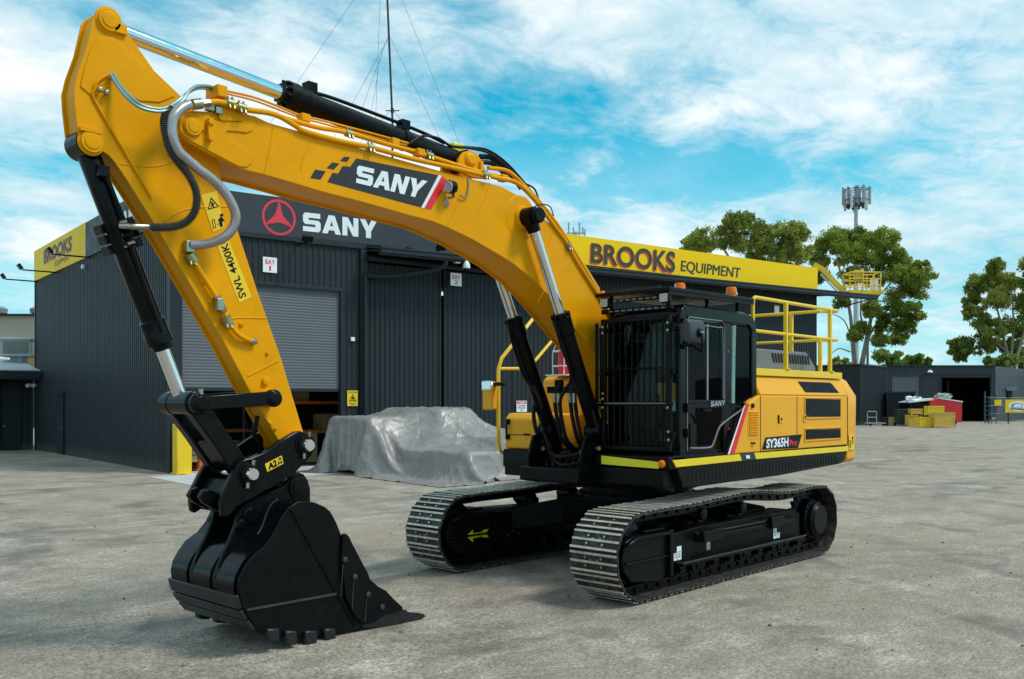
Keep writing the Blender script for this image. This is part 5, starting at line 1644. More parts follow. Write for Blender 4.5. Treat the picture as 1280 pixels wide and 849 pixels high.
# decal on the boom
DQ = [(5.057,4.019),(5.001,4.11),(4.94,4.114),(4.891,4.191),(4.807,4.2),(4.739,4.289),(3.729,4.315),(3.95,3.96)]
yb = BW + 0.003
m = MB()
m.add(q_xz(DQ, yb), [tuple(range(len(DQ)))])
for qd in ("388,222.5 394,212 407.5,214 401,224.5", "408.5,210 415.5,203 424.5,204.5 417.5,212", "425.5,201 430,196 438,196.5 434,202.5"):
    m.poly(q_xz([(5.238,4.022),(5.188,4.105),(5.074,4.111),(5.129,4.027)] if qd[:3] == "388" else ([(5.065,4.141),(5.005,4.202),(4.927,4.206),(4.988,4.141)] if qd[:3] == "408" else [(4.918,4.233),(4.878,4.277),(4.807,4.287),(4.843,4.236)]), yb))
dec = m.build("decal", "decalgrey", boom, smooth=0)
m = MB(); m.poly(q_xz([(3.955,3.959),(3.914,3.96),(3.686,4.314),(3.724,4.316)], yb + 0.001)); m.build("decal_stripe", "white", dec, smooth=0)
m = MB(); m.poly(q_xz([(3.911,3.96),(3.825,3.959),(3.599,4.278),(3.676,4.312)], yb + 0.001)); m.build("decal_stripe", "decalred", dec, smooth=0)
LQ = [(4.744,4.065),(3.966,4.045),(3.874,4.229),(4.73,4.228)]
m = MB(); word_quad(m, glyph_word("SANY", 0.05), q_xz(LQ, yb + 0.004)); m.build("lettering", "white", dec, smooth=0)
# boom work lamp
wl0 = [(3.614,0.34,4.202)][0]
m = MB(); m.lathe((wl0[0] - 0.03, wl0[1], wl0[2]), (wl0[0] + 0.06, wl0[1] + 0.005, wl0[2] - 0.008), [(0, 0.045), (0.02, 0.065), (0.08, 0.07), (0.09, 0.068)], 8); wl = m.build("work_lamp", "satin", boom, bevel=0.008)
m = MB(); m.lathe((wl0[0] + 0.06, wl0[1] + 0.005, wl0[2] - 0.008), (wl0[0] + 0.072, wl0[1] + 0.006, wl0[2] - 0.009), [(0, 0.06), (0.01, 0.055)], 8); m.build("lamp_lens", "lamp", wl)
m = MB(); m.tube([(3.604,0.33,4.133),(3.565,0.3,4.12),(3.613,0.27,4.101),(3.629,0.252,4.069)], 0.014, 8); m.tube([(3.457,0.28,4.157),(3.358,0.27,4.15),(3.319,0.265,4.271),(3.32,0.255,4.363)], 0.008, 6)
m.lathe(([(3.617,0.25,4.051)][0]), ([(3.663,0.3,4.037)][0]), [(0, 0.03), (0.03, 0.03)], 10)
m.build("lamp_bracket", "zinc", wl)
# arm cylinder pivot ears on top of the boom
m = MB()
EAR = [(3.358,4.457),(3.335,4.577),(3.266,4.656),(3.174,4.691),(3.08,4.684),(3.008,4.614),(2.888,4.44),(3.15,4.411)]
m.prism(EAR, 0.10, 0.14); m.prism(EAR, -0.14, -0.10)
c = [(3.178,4.593)][0]
m.lathe((c[0], 0.135, c[1]), (c[0], 0.175, c[1]), [(0, 0.075), (0.02, 0.075), (0.03, 0.055), (0.036, 0.05)], 24)
m.bx(c[0] - 0.17, c[0] - 0.13, 0.135, 0.17, c[1] - 0.10, c[1] + 0.01)
m.build("cylinder_ear", "paint", boom, bevel=0.006)
m = MB(); q = [(3.141,-0.1,4.759)][0]; m.bx(q[0] - 0.08, q[0] + 0.08, q[1] - 0.04, q[1] + 0.04, q[2] - 0.06, q[2] + 0.05); m.build("valve_block", "reflect", boom, bevel=0.012)

# steel pipes along the boom
PA = [(6.221,0.3,4.439),(6.123,0.3,4.465),(5.9,0.3,4.459),(5.7,0.29,4.483),(5.562,0.28,4.48),(5.412,0.27,4.443),(5.298,0.27,4.412),(4.928,0.27,4.404),(4.525,0.27,4.416),(4.106,0.27,4.407),(3.613,0.27,4.417),(3.18,0.27,4.422),(2.839,0.27,4.432),(2.635,0.26,4.439),(2.476,0.26,4.388),(2.252,0.26,4.262),(2.008,0.26,4.079),(1.769,0.26,3.902),(1.567,0.26,3.695),(1.098,0.26,3.278),(0.908,0.26,3.099)]
m = MB(); m.tube(PA, 0.024, 10, 5); m.build("hydraulic_pipe", "paint", boom)
PB = [(5.84,0.2,4.494),(5.643,0.2,4.515),(5.494,0.2,4.508),(5.294,0.2,4.5),(5.099,0.2,4.5),(4.819,0.2,4.52),(4.266,0.2,4.507),(3.954,0.2,4.507),(3.581,0.2,4.487),(3.116,0.2,4.47),(2.753,0.2,4.471),(2.344,0.2,4.402),(1.938,0.2,4.16),(1.596,0.2,3.875),(1.129,0.2,3.433),(0.845,0.2,3.146)]
m = MB(); m.tube(PB, 0.022, 10, 5); m.build("hydraulic_pipe", "paint", boom)
PC = [(6.036,0.12,4.631),(5.732,0.12,4.644),(5.498,0.12,4.624),(5.237,0.12,4.592),(5.042,0.12,4.6),(4.594,0.12,4.602),(4.2,0.12,4.601),(4.008,0.12,4.601)]
m = MB(); m.tube(PC, 0.011, 8, 5); m.build("hydraulic_pipe", "paint", boom)
PD = [(6.013,0.08,4.625),(5.707,0.08,4.632),(5.472,0.08,4.611),(5.21,0.08,4.586),(5.014,0.08,4.589),(4.563,0.08,4.586),(4.167,0.08,4.584),(3.974,0.08,4.592)]
m = MB(); m.tube(PD, 0.009, 8, 5); m.build("hydraulic_pipe", "paint", boom)
PE = [(2.872,0.1,4.57),(2.598,0.1,4.594),(2.431,0.1,4.544),(2.126,0.1,4.381),(1.793,0.1,4.176),(1.504,0.1,3.935),(0.954,0.1,3.438)]
m = MB(); m.tube(PE, 0.022, 10, 5); m.build("hydraulic_pipe", "paint", boom)
m = MB()
q = [(6.041,0.28,4.411)][0]
m.prism([(6.122,4.462),(6.122,4.346),(6.101,4.328),(5.913,4.366),(5.899,4.389),(5.899,4.507)], BW + 0.013, BW + 0.022)
for u_, v_ in ((380, 147), (436, 170), (492, 180), (524, 192), (628, 222), (757, 372)):
    pass
for q in [(5.226,0.14,4.57),(4.206,0.14,4.565),(3.95,0.22,4.5),(2.772,0.23,4.454),(1.082,0.26,3.356)]:
    m.bx(q[0] - 0.045, q[0] + 0.045, q[1] - 0.05, q[1] + 0.04, q[2] - 0.035, q[2] + 0.035)
q = [(6.064,0.12,4.591)][0]
m.bx(q[0] - 0.05, q[0] + 0.04, q[1] - 0.1, q[1] + 0.1, q[2] - 0.05, q[2] + 0.05); m.bx(q[0] - 0.05, q[0] + 0.02, q[1] + 0.02, q[1] + 0.06, q[2] - 0.16, q[2])
m.build("pipe_bracket", "paint", boom, bevel=0.008)
def clampring(a, b, r, mt="clamp", par=None):
    m = MB(); m.cyl(a, b, r, n=16)
    mid = (Vector(a) + Vector(b)) / 2
    for s_ in (-0.02, 0.02):
        m.lathe(mid + Vector((s_, 0.0, r)), mid + Vector((s_, 0.0, r + 0.018)), [(0, 0.010), (0.018, 0.010)], 6)
        m.lathe(mid + Vector((s_, 0.03, -r * 0.6)), mid + Vector((s_, 0.05, -r - 0.04)), [(0, 0.010), (0.03, 0.010)], 6)
    return m.build("pipe_clamp", mt, par or boom)
CL = [(6.074,0.3,4.477),(6.009,0.3,4.476),(5.981,0.3,4.466),(5.9,0.3,4.462),(4.627,0.27,4.414),(4.562,0.27,4.412),(4.819,0.2,4.516),(4.747,0.2,4.513),(3.849,0.2,4.508),(3.765,0.2,4.504),(3.127,0.27,4.427),(3.032,0.27,4.428),(1.755,0.26,3.885),(1.683,0.26,3.821)]
for k in range(0, 14, 2):
    clampring(CL[k], CL[k + 1], 0.036 if k not in (4, 6, 8) else 0.033)
# fittings and black hoses over the boom
m = MB()
f0 = [(6.37,0.3,4.389),(6.289,0.3,4.417),(6.221,0.3,4.439)]
m.cyl(f0[0], f0[1], 0.042, n=12); m.cyl(f0[1], f0[2], 0.034, n=6)
for q in [(6.199,0.26,4.412),(6.134,0.27,4.399),(6.146,0.24,4.454)]: m.bx(q[0] - 0.03, q[0] + 0.03, q[1] - 0.03, q[1] + 0.03, q[2] - 0.025, q[2] + 0.025)
m.build("hose_fitting", "zinc", boom, bevel=0.004)
m = MB()
m.tube([(4.008,0.12,4.585),(3.925,0.12,4.649),(3.782,0.1,4.723),(3.57,0.08,4.746),(3.352,0.05,4.714),(3.062,0.05,4.747),(2.796,0.05,4.747),(2.545,0.05,4.664),(2.312,0.05,4.547),(2.138,0.05,4.432)], 0.013, 8)
m.tube([(3.362,0,4.721),(3.013,0,4.778),(2.77,0,4.796),(2.493,0,4.718),(2.245,0.05,4.531),(2.104,0.08,4.397)], 0.014, 8)
m.tube([(2.843,-0.05,4.722),(2.657,-0.05,4.74),(2.433,-0.02,4.635),(2.285,0.05,4.453)], 0.03, 8)
m.tube([(2.893,0,4.643),(2.733,0,4.664),(2.603,0.02,4.615),(2.507,0.05,4.539)], 0.026, 8)
m.tube([(2.245,0.05,4.522),(2.117,0.08,4.485),(2.094,0.12,4.392),(2.087,0.15,4.308)], 0.011, 8)
m.build("black_hose", "rubber", boom)
m = MB(); m.tube([(2.492,0.38,4.142),(2.343,0.34,4.219),(2.168,0.28,4.263),(2.012,0.24,4.261),(1.934,0.22,4.176)], 0.007, 6); m.build("grease_line", "rubber", boom)

# ---------------------------------------------------------------- hydraulic cylinders
def hyd(name, p_rod, p_base, L_barrel, rr, rb, gl, base_r=0.11, dirty="satin", parent=EXC, lugs=True, gland_r=1.28):
    """rod eye at p_rod, barrel pinned at p_base"""
    a, b = Vector(p_base), Vector(p_rod)
    d = (b - a).normalized()
    tot = (b - a).length
    m = MB()
    m.lathe(a, b, [(0.05, rb * 0.7), (0.10, rb), (L_barrel - gl, rb), (L_barrel - gl + 0.01, rb * 1.18), (L_barrel - gl * 0.55, rb * 1.18), (L_barrel - gl * 0.53, rb * gland_r), (L_barrel - 0.05, rb * gland_r), (L_barrel - 0.045, rb * 0.95), (L_barrel, rb * 0.9)], 28)
    m.lathe(a - Vector((0, base_r * 1.0, 0)), a + Vector((0, base_r * 1.0, 0)), [(0, base_r), (base_r * 2, base_r)], 24)
    o = m.build(name, dirty, parent, bevel=0.004)
    m = MB(); m.cyl(a + d * (L_barrel - 0.02), b - d * 0.08, rr, n=24); m.build("rod", "chrome", o)
    m = MB()
    u = d.cross(Vector((0, 1, 0))).normalized()
    if lugs:
        for k in range(10):
            an = 2 * math.pi * k / 10
            off = (u * math.cos(an) + Vector((0, 1, 0)) * math.sin(an)) * rb * 1.1
            c_ = a + d * (L_barrel - 0.06) + off
            m.cyl(c_, c_ + d * 0.045, 0.015, n=8)
        m.build("gland_bolt", "satin", o)
    return o, a, b, d, u
# arm cylinder
RE = [(6.941,4.929)][0]; RE = (RE[0], 0, RE[1]); BE = [(3.178,4.593)][0]; BE = (BE[0], 0, BE[1])
tot = (Vector(RE) - Vector(BE)).length
g0 = [(5.38,0,4.79)][0]
Lb = (Vector(g0) - Vector(BE)).length
ac, a, b, d, u = hyd("arm_cylinder", RE, BE, Lb, 0.062, 0.100, 0.30)
m = MB(); m.lathe(b - Vector((0, 0.09, 0)), b + Vector((0, 0.09, 0)), [(0, 0.085), (0.18, 0.085)], 24); m.build("rod_eye", "paint", ac)
m = MB()
for f_ in (0.43, 0.93):
    c_ = a + d * (Lb * f_ - 0.15)
    m.lathe(c_ - d * 0.03, c_ + d * 0.03, [(0, 0.108), (0.06, 0.108)], 24); m.bx(-0.05, 0.05, -0.05, 0.05, 0, 0.09, Matrix.Translation(c_ - u * 0.10 * (1 if u.z < 0 else -1)))
su = -u if u.z < 0 else u
m.tube([a + d * 0.25 + su * 0.13, a + d * 0.6 + su * 0.15, a + d * (Lb * 0.6) + su * 0.145, a + d * (Lb - 0.45) + su * 0.13, a + d * (Lb - 0.3) + su * 0.10], 0.018, 8)
m.build("cylinder_pipe", "satin", ac)

# boom cylinders, one each side
for s_ in (1, -1):
    rod = (BP[0], 0.36 * s_, BP[1])
    gl_ = [(1.994,3.065)][0]
    dirv = (Vector((gl_[0], 0, gl_[1])) - Vector((BP[0], 0, BP[1]))).normalized()
    base = Vector((BP[0], 0, BP[1])) + dirv * 2.62
    Lb = (base - Vector((gl_[0], 0, gl_[1]))).length
    bc, a, b, d, u = hyd("boom_cylinder", rod, (base.x, 0.36 * s_, base.z), Lb, 0.058, 0.092, 0.26, gland_r=1.2)
    m = MB(); m.lathe(Vector(rod) - Vector((0, 0.075, 0)), Vector(rod) + Vector((0, 0.075, 0)), [(0, 0.10), (0.15, 0.10)], 28)
    m.cyl(b, b - d * 0.17, 0.085, 0.072, 20)
    m.lathe(Vector(rod) + Vector((0, 0.06 * s_, 0)), Vector(rod) + Vector((0, 0.16 * s_, 0)), [(0, 0.075), (0.03, 0.075), (0.035, 0.085), (0.085, 0.085), (0.10, 0.075)], 24)
    m.build("rod_eye", "grey" if False else "satin", bc)
    m = MB()
    fr_ = d.cross(Vector((0, 1, 0))).normalized()
    fr_ = fr_ if fr_.x > 0 else -fr_
    m.tube([a + d * (Lb - 0.12) + fr_ * 0.11, a + d * (Lb - 0.3) + fr_ * 0.135, a + d * (Lb * 0.52) + fr_ * 0.13, a + d * (Lb * 0.42) + fr_ * 0.15 - Vector((0, 0.12 * s_, 0)), a + d * (Lb * 0.35) + fr_ * 0.2 - Vector((0, 0.2 * s_, 0)), a + d * (Lb * 0.27) + fr_ * 0.24 - Vector((0, 0.22 * s_, 0))], 0.020, 8, 4)
    m.build("cylinder_pipe", "satin", bc)
# hose bundle at the foot of the boom
m = MB()
for k, (x0, y0) in enumerate(((1.52, -0.12), (1.52, -0.05), (1.52, 0.12), (1.52, 0.19))):
    m.tube([(x0, y0, 2.10), (1.48, y0 + 0.01, 1.85), (1.40, y0 + 0.03, 1.60), (1.1, y0 * 0.6, 1.42)], 0.024, 8)
m.tube([(1.5, -0.32, 2.12), (1.55, -0.42, 2.0), (1.52, -0.40, 1.7), (1.35, -0.3, 1.45)], 0.026, 8)
m.tube([(1.3, -0.42, 1.62), (1.45, -0.3, 1.5), (1.6, 0.0, 1.42), (1.55, 0.3, 1.47), (1.35, 0.48, 1.56)], 0.024, 8)
m.tube([(1.3, -0.42, 1.55), (1.5, -0.2, 1.42), (1.62, 0.1, 1.33), (1.5, 0.42, 1.40)], 0.020, 8)
m.tube([(1.5, 0.2, 2.2), (1.58, 0.32, 2.25), (1.5, 0.42, 2.0), (1.4, 0.45, 1.7)], 0.020, 8)
m.tube([(1.2, -0.30, 1.85), (1.42, -0.38, 1.75), (1.45, -0.25, 1.5)], 0.03, 8)
for k in range(7):
    m.tube([(0.9, -0.3 + k * 0.1, 1.35), (1.4, -0.32 + k * 0.11, 1.38 + 0.03 * (k % 3)), (1.5, -0.2 + k * 0.09, 1.25), (1.2, -0.1 + k * 0.05, 1.15)], 0.022, 8)
hb_ = m.build("hose_bundle", "rubber", EXC)
m = MB()
for x0, y0 in ((1.52, -0.12), (1.52, -0.05), (1.52, 0.12), (1.52, 0.19)):
    m.cyl((x0, y0, 2.06), (x0 + 0.005, y0, 2.17), 0.028, n=10)
for p in ((1.34, -0.42, 1.6), (1.38, 0.46, 1.55), (1.5, 0.30, 1.5), (1.42, -0.36, 1.52)):
    m.cyl(p, (p[0] + 0.07, p[1] + 0.03, p[2] - 0.02), 0.026, n=8)
m.build("hose_fitting", "zinc", hb_)
m = MB()
for y0 in (-0.09, 0.15):
    m.bx(1.46, 1.58, y0 - 0.10, y0 + 0.10, 2.17, 2.25); m.bx(1.44, 1.5, y0 - 0.05, y0 + 0.05, 2.25, 2.33)
    for yy in (-0.07, 0.07): m.cyl((1.585, y0 + yy, 2.21), (1.60, y0 + yy, 2.21), 0.018, n=8)
m.build("hose_manifold", "satin", hb_, bevel=0.008)
m = MB(); m.prism([(1.6, 1.12), (1.72, 1.4), (1.62, 1.66), (1.42, 1.72), (1.1, 1.6), (1.0, 1.1)], -0.40, -0.36); m.prism([(1.6, 1.12), (1.72, 1.4), (1.62, 1.66), (1.42, 1.72), (1.1, 1.6), (1.0, 1.1)], 0.40, 0.43)
m.build("boom_foot_bracket", "satin", plat, bevel=0.01)
m = MB(); m.bx(1.20, 1.22, 0.0, 0.12, 1.06, 1.14); m.build("data_plate", "white", plat)

# ---------------------------------------------------------------- arm
AW = 0.12
ARM = [(7.056,4.921),(7.021,4.979),(6.965,5.019),(6.901,5.013),(6.853,4.952),(6.793,4.863),(6.711,4.779),(6.591,4.644),(6.374,4.5),(6.206,4.369),(6.107,4.222),(6.014,3.885),(5.68,3.006),(5.442,2.43),(5.229,1.822),(5.179,1.714),(5.196,1.615),(5.295,1.57),(5.41,1.623),(5.462,1.716),(5.762,2.17),(5.992,2.557),(6.289,3.004),(6.543,3.387),(6.703,3.612),(6.797,3.744),(6.895,3.869),(6.944,3.917),(6.991,3.937),(7.027,3.924),(7.062,3.911),(7.125,3.923),(7.159,3.975),(7.172,4.057),(7.192,4.231),(7.199,4.352),(7.172,4.476),(7.111,4.663)]
m = MB(); m.prism(inset(ARM, 0.022), -AW + 0.02, AW - 0.02)
arm = m.build("arm", "paint", EXC, bevel=0.008)
for s_ in (1, -1):
    m = MB(); m.prism(ARM, (AW - 0.02) * s_, AW * s_); m.build("side_plate", "paint", arm, bevel=0.004)
# raised web plate and pin bosses
WEB = [(7.144,4.474),(7.104,4.637),(7.045,4.748),(6.98,4.793),(6.908,4.799),(6.804,4.743),(6.576,4.588),(6.405,4.48),(6.283,4.336),(6.31,4.253),(6.391,4.236),(6.458,4.285),(6.517,4.021),(6.64,3.552),(6.865,3.856),(7.045,4.155),(7.144,4.362)]
m = MB(); m.prism([(7.154,4.378),(7.131,4.501),(7.085,4.661),(7.038,4.745),(6.979,4.798),(6.913,4.804),(6.815,4.747),(6.677,4.65),(6.509,4.543),(6.423,4.483),(6.549,4.403),(6.709,4.377),(6.803,4.404),(6.876,4.459),(6.925,4.501),(7.032,4.384),(7.056,4.319)], AW - 0.001, AW + 0.010)
m.build("web_plate", "paint", arm, bevel=0.004)
m = MB()
for (uv, r_) in (((136.5, 25.5), 0.085), ((114.5, 177.5), 0.082)):
    c = [(6.945,4.925)][0] if uv[0] == 136.5 else [(7.075,3.987)][0]
    m.lathe((c[0], AW - 0.005, c[1]), (c[0], AW + 0.05, c[1]), [(0, r_ * 1.25), (0.012, r_ * 1.2), (0.014, r_), (0.035, r_), (0.035, r_ * 0.72), (0.042, r_ * 0.7), (0.044, r_ * 0.3)], 28)
c = [(6.863,4.886)][0]; m.bx(c[0] - 0.05, c[0] + 0.05, AW, AW + 0.03, c[1] - 0.04, c[1] + 0.03)
c = [(7.096,4.071)][0]; m.bx(c[0] - 0.09, c[0] + 0.07, AW, AW + 0.035, c[1] - 0.02, c[1] + 0.012)
m.build("pin_boss", "paint", arm, bevel=0.004)
m = MB()
for q in [(6.186,3.02),(6.122,2.883),(5.831,2.712),(5.778,2.553),(5.586,2.483),(5.842,2.714),(5.555,1.877),(5.61,1.939),(5.507,1.834)]:
    m.lathe((q[0], AW, q[1]), (q[0], AW + 0.02, q[1]), [(0, 0.016), (0.014, 0.016), (0.02, 0.01)], 8)
q = [(5.606,2.243)][0]
m.lathe((q[0], AW, q[1]), (q[0], AW + 0.05, q[1]), [(0, 0.035), (0.03, 0.035), (0.035, 0.02)], 12)
p, q = [(5.771,2.284),(5.483,2.421)]; m.cyl((p[0], AW, p[1]), (q[0], AW, q[1]), 0.009, n=6)
m.build("arm_boss", "paint", arm)
for a_ in ([(6.859,3.866),(6.51,3.925),(6.121,4.219)], [(6.569,3.428),(6.33,3.601),(5.941,3.686)], [(6.079,2.684),(5.904,2.76),(5.593,2.781)]):
    m = MB(); m.tube([(x, AW, z) for x, z in a_], 0.0065, 6, 6); m.build("weld_bead", "paint", arm)
# stickers: crush warning and safe working load
m = MB(); m.poly(q_xz([(6.193,3.731),(6.066,3.791),(5.972,3.615),(5.876,3.469),(5.737,2.947),(5.854,2.897),(6.016,3.398),(6.102,3.446),(6.137,3.577)], AW + 0.004) if False else q_xz([(6.2,3.736),(6.059,3.795),(5.987,3.507),(6.094,3.45)], AW + 0.004)); st1 = m.build("warning_sticker", "decalyellow", arm, smooth=0)
m = MB()
t1 = [(6.141,3.626),(6.037,3.668),(6.112,3.734)]
o3 = [Vector((x, AW + 0.006, z)) for x, z in t1]
cen = sum(o3, Vector()) / 3
i3 = [cen + (v - cen) * 0.74 for v in o3]
m.add([tuple(v) for v in o3 + i3], [(0, 1, 4, 3), (1, 2, 5, 4), (2, 0, 3, 5)])
m.poly([tuple(cen + Vector((dx, 0, dz))) for dx, dz in ((0.018, -0.022), (0.004, -0.012), (-0.014, -0.024), (-0.008, 0.0), (-0.016, 0.012), (0.0, 0.014), (0.008, 0.026), (0.016, 0.016), (0.010, 0.002))])
def arm_quad(pts): return q_xz(pts, AW + 0.006)
fg_ = [(6.03,3.501),(6.005,3.511),(6.012,3.55),(5.987,3.556),(6.016,3.589),(5.997,3.604),(6.008,3.616),(6.026,3.61),(6.034,3.593),(6.023,3.584),(6.048,3.561),(6.037,3.539)]
m.add(arm_quad(fg_), [tuple(range(len(fg_)))])
bx_o = [(6.091,3.48),(6.066,3.49),(6.08,3.56),(6.105,3.549)]; bx_i = [(6.086,3.487),(6.071,3.493),(6.084,3.553),(6.099,3.546)]
m.add(arm_quad(bx_o) + arm_quad(bx_i), [(0, 1, 5, 4), (1, 2, 6, 5), (2, 3, 7, 6), (3, 0, 4, 7)])
ar_ = [(6.059,3.517),(6.023,3.532),(6.023,3.536),(6.06,3.522)]; m.add(arm_quad(ar_), [(0, 1, 2, 3)])
m.build("pictogram", "decalblack", st1, smooth=0)
m = MB(); m.poly(q_xz([(6.084,3.409),(5.976,3.459),(5.734,2.95),(5.854,2.894)], AW + 0.003)); st2 = m.build("load_sticker", "decalyellow", arm, smooth=0)
m = MB()
word_quad(m, font_word("SWL 4400KG", 0.012), q_xz([(5.787,2.953),(5.987,3.441),(6.048,3.41),(5.85,2.927)], AW + 0.006))
m.build("lettering", "decalblack", st2, smooth=0)
# arm pipework
m = MB()
m.tube([(6.951,0.15,4.517),(7.004,0.15,4.476),(7.046,0.15,4.43),(7.062,0.14,4.375),(7.061,0.13,4.319),(6.924,0.13,4.105),(6.727,0.13,3.816),(6.612,0.13,3.644)], 0.010, 8)
m.tube([(6.296,0.16,3.243),(6.248,0.16,3.146),(6.143,0.16,3.001),(6.087,0.16,2.922)], 0.022, 10, 3)
m.tube([(6.022,0.16,2.809),(5.986,0.16,2.753),(5.928,0.16,2.664),(5.854,0.16,2.608),(5.765,0.15,2.579),(5.729,0.14,2.575)], 0.022, 10, 4)
m.build("arm_pipe", "paint", arm)
for a_, b_ in (("235", "244"), ("283", "290")):
    pass
Q = [(6.323,0.16,3.24),(6.282,0.16,3.174),(6.008,0.16,2.764),(5.961,0.16,2.688)]
clampring(Q[0], Q[1], 0.045, par=arm); clampring(Q[2], Q[3], 0.042, par=arm)
m = MB()
Q = [(6.087,0.16,2.928),(6.015,0.16,2.803),(5.765,0.15,2.579),(5.706,0.14,2.573),(6.325,0.15,3.304),(6.3,0.18,3.323)]
m.cyl(Q[0], Q[1], 0.034, n=6); m.cyl(Q[0].__class__(Q[0]), Q[1], 0.02, n=8); m.cyl(Q[2], Q[3], 0.028, n=8)
q = [(6.075,0.19,2.855)][0]; m.bx(q[0] - 0.03, q[0] + 0.03, q[1] - 0.03, q[1] + 0.03, q[2] - 0.05, q[2] + 0.05)
q = [(6.317,0.16,3.304)][0]; m.bx(q[0] - 0.03, q[0] + 0.04, q[1] - 0.03, q[1] + 0.03, q[2] - 0.05, q[2] + 0.04)
for q in [(7.024,0.14,4.379),(6.976,0.14,4.369)]: m.lathe(q, (q[0], q[1] + 0.04, q[2]), [(0, 0.022), (0.03, 0.022), (0.038, 0.012)], 8)
q = [(6.872,0.15,3.391),(6.837,0.18,3.389),(6.749,0.15,3.402),(6.632,0.17,3.413)]; m.tube(q, 0.024, 8, 2)
m.build("valve", "zinc", arm, bevel=0.004)
# hoses that loop from boom to arm
def shift(pts): return pts
m = MB()
H1 = [(6.418,0.34,4.369),(6.494,0.36,4.316),(6.558,0.37,4.238),(6.574,0.37,4.15),(6.558,0.37,4.062),(6.513,0.37,3.979),(6.441,0.37,3.931),(6.341,0.37,3.869),(6.232,0.37,3.813),(6.128,0.37,3.73),(6.057,0.37,3.632),(6.027,0.36,3.548),(6.04,0.34,3.465),(6.094,0.31,3.391),(6.157,0.26,3.348),(6.227,0.21,3.325),(6.315,0.17,3.316)]
m.tube(H1, 0.040, 12, 6); m.build("hydraulic_hose", "hose", arm)
m = MB()
H2 = [(6.552,0.32,4.312),(6.595,0.33,4.257),(6.616,0.34,4.177),(6.6,0.34,4.077),(6.562,0.34,3.975),(6.497,0.34,3.901),(6.425,0.34,3.828),(6.365,0.34,3.727),(6.346,0.33,3.631),(6.362,0.31,3.538),(6.408,0.27,3.468),(6.487,0.23,3.428),(6.582,0.2,3.413),(6.649,0.18,3.406)]
# corrugated sleeve
P = [Vector(p) for p in H2]
rr = [0.031 + 0.005 * math.sin(k * math.pi) for k in range(2)]
tmp = MB(); tmp.tube(H2, 1.0, 10, 26)
nring = len(tmp.v) // 10
for k in range(nring):
    cen = sum((Vector(v) for v in tmp.v[k * 10:(k + 1) * 10]), Vector()) / 10
    r_ = 0.036 if k % 4 < 2 else 0.026
    for q in range(10):
        vv = Vector(tmp.v[k * 10 + q])
        m.v.append(tuple(cen + (vv - cen) * r_))
m.f = tmp.f
m.build("corrugated_hose", "corr", arm, smooth=20)
for off, rr_ in ((0, 0.013), (4, 0.012)):
    m = MB()
    if off == 0:
        m.tube([(6.945,0.15,4.521),(6.919,0.2,4.432),(6.878,0.27,4.337),(6.808,0.33,4.263),(6.67,0.34,4.259),(6.562,0.34,4.305),(6.471,0.34,4.387),(6.397,0.3,4.485),(6.291,0.24,4.569),(6.139,0.14,4.627),(6.05,0.12,4.627)], rr_, 8, 6)
    else:
        m.tube([(6.921,0.15,4.527),(6.894,0.2,4.438),(6.853,0.27,4.349),(6.779,0.32,4.286),(6.659,0.33,4.285),(6.57,0.33,4.324),(6.48,0.32,4.402),(6.393,0.28,4.482),(6.28,0.22,4.557),(6.128,0.12,4.611),(6.027,0.08,4.622)], rr_, 8, 6)
    m.build("pilot_hose", "teal", arm)

# bucket cylinder
RE = [(6.287,2.054)][0]; RE = (RE[0], 0, RE[1]); BE = [(7.071,3.99)][0]; BE = (BE[0], 0, BE[1])
g0 = [(6.44,0,2.49)][0]
Lb = (Vector(g0) - Vector(BE)).length
kc, a, b, d, u = hyd("bucket_cylinder", RE, BE, Lb, 0.056, 0.085, 0.25, dirty="black", lugs=False, gland_r=1.22)
m = MB(); m.lathe(b - Vector((0, 0.10, 0)), b + Vector((0, 0.10, 0)), [(0, 0.095), (0.2, 0.095)], 24); m.build("rod_eye", "black", kc)
m = MB()
for f_ in (0.38, 0.43, 0.48):
    c_ = a + d * (Lb * f_)
    m.lathe(c_ - d * 0.03, c_ + d * 0.03, [(0, 0.105), (0.06, 0.105)], 20); m.bx(-0.02, 0.10, -0.13, 0.15, -0.035, 0.035, Matrix.Translation(c_) @ d.to_track_quat("Z", "Y").to_matrix().to_4x4())
    for yy in (-0.12, 0.12):
        m.cyl(c_ + Vector((0.0, yy, 0)) - u * 0.03, c_ + Vector((0, yy, 0)) + u * 0.03, 0.03, n=8)
sd_ = Vector((0, 1, 0))
for s2 in (0.055, -0.02):
    m.tube([a + d * 0.25 + sd_ * 0.10 + u * s2, a + d * (Lb * 0.3) + sd_ * 0.115 + u * s2, a + d * (Lb * 0.48) + sd_ * 0.12 + u * s2], 0.018, 8)
m.bx(-0.04, 0.04, -0.03, 0.05, -0.04, 0.04, Matrix.Translation(a + d * 0.22 + sd_ * 0.10)); m.tube([a + d * (Lb * 0.48) + sd_ * 0.12, a + d * (Lb * 0.7) + sd_ * 0.10, a + d * (Lb - 0.15) + sd_ * 0.10], 0.018, 8)
m.build("cylinder_pipe", "black", kc)
m = MB()
for f_ in (0.38, 0.43, 0.48):
    for dy in (0.05, 0.09): 
        c_ = a + d * (Lb * f_) + sd_ * (0.10) + u * (dy - 0.05)
        m.lathe(c_, c_ + sd_ * 0.03, [(0, 0.014), (0.025, 0.014)], 8)
m.build("clamp_bolt", "zinc", kc)

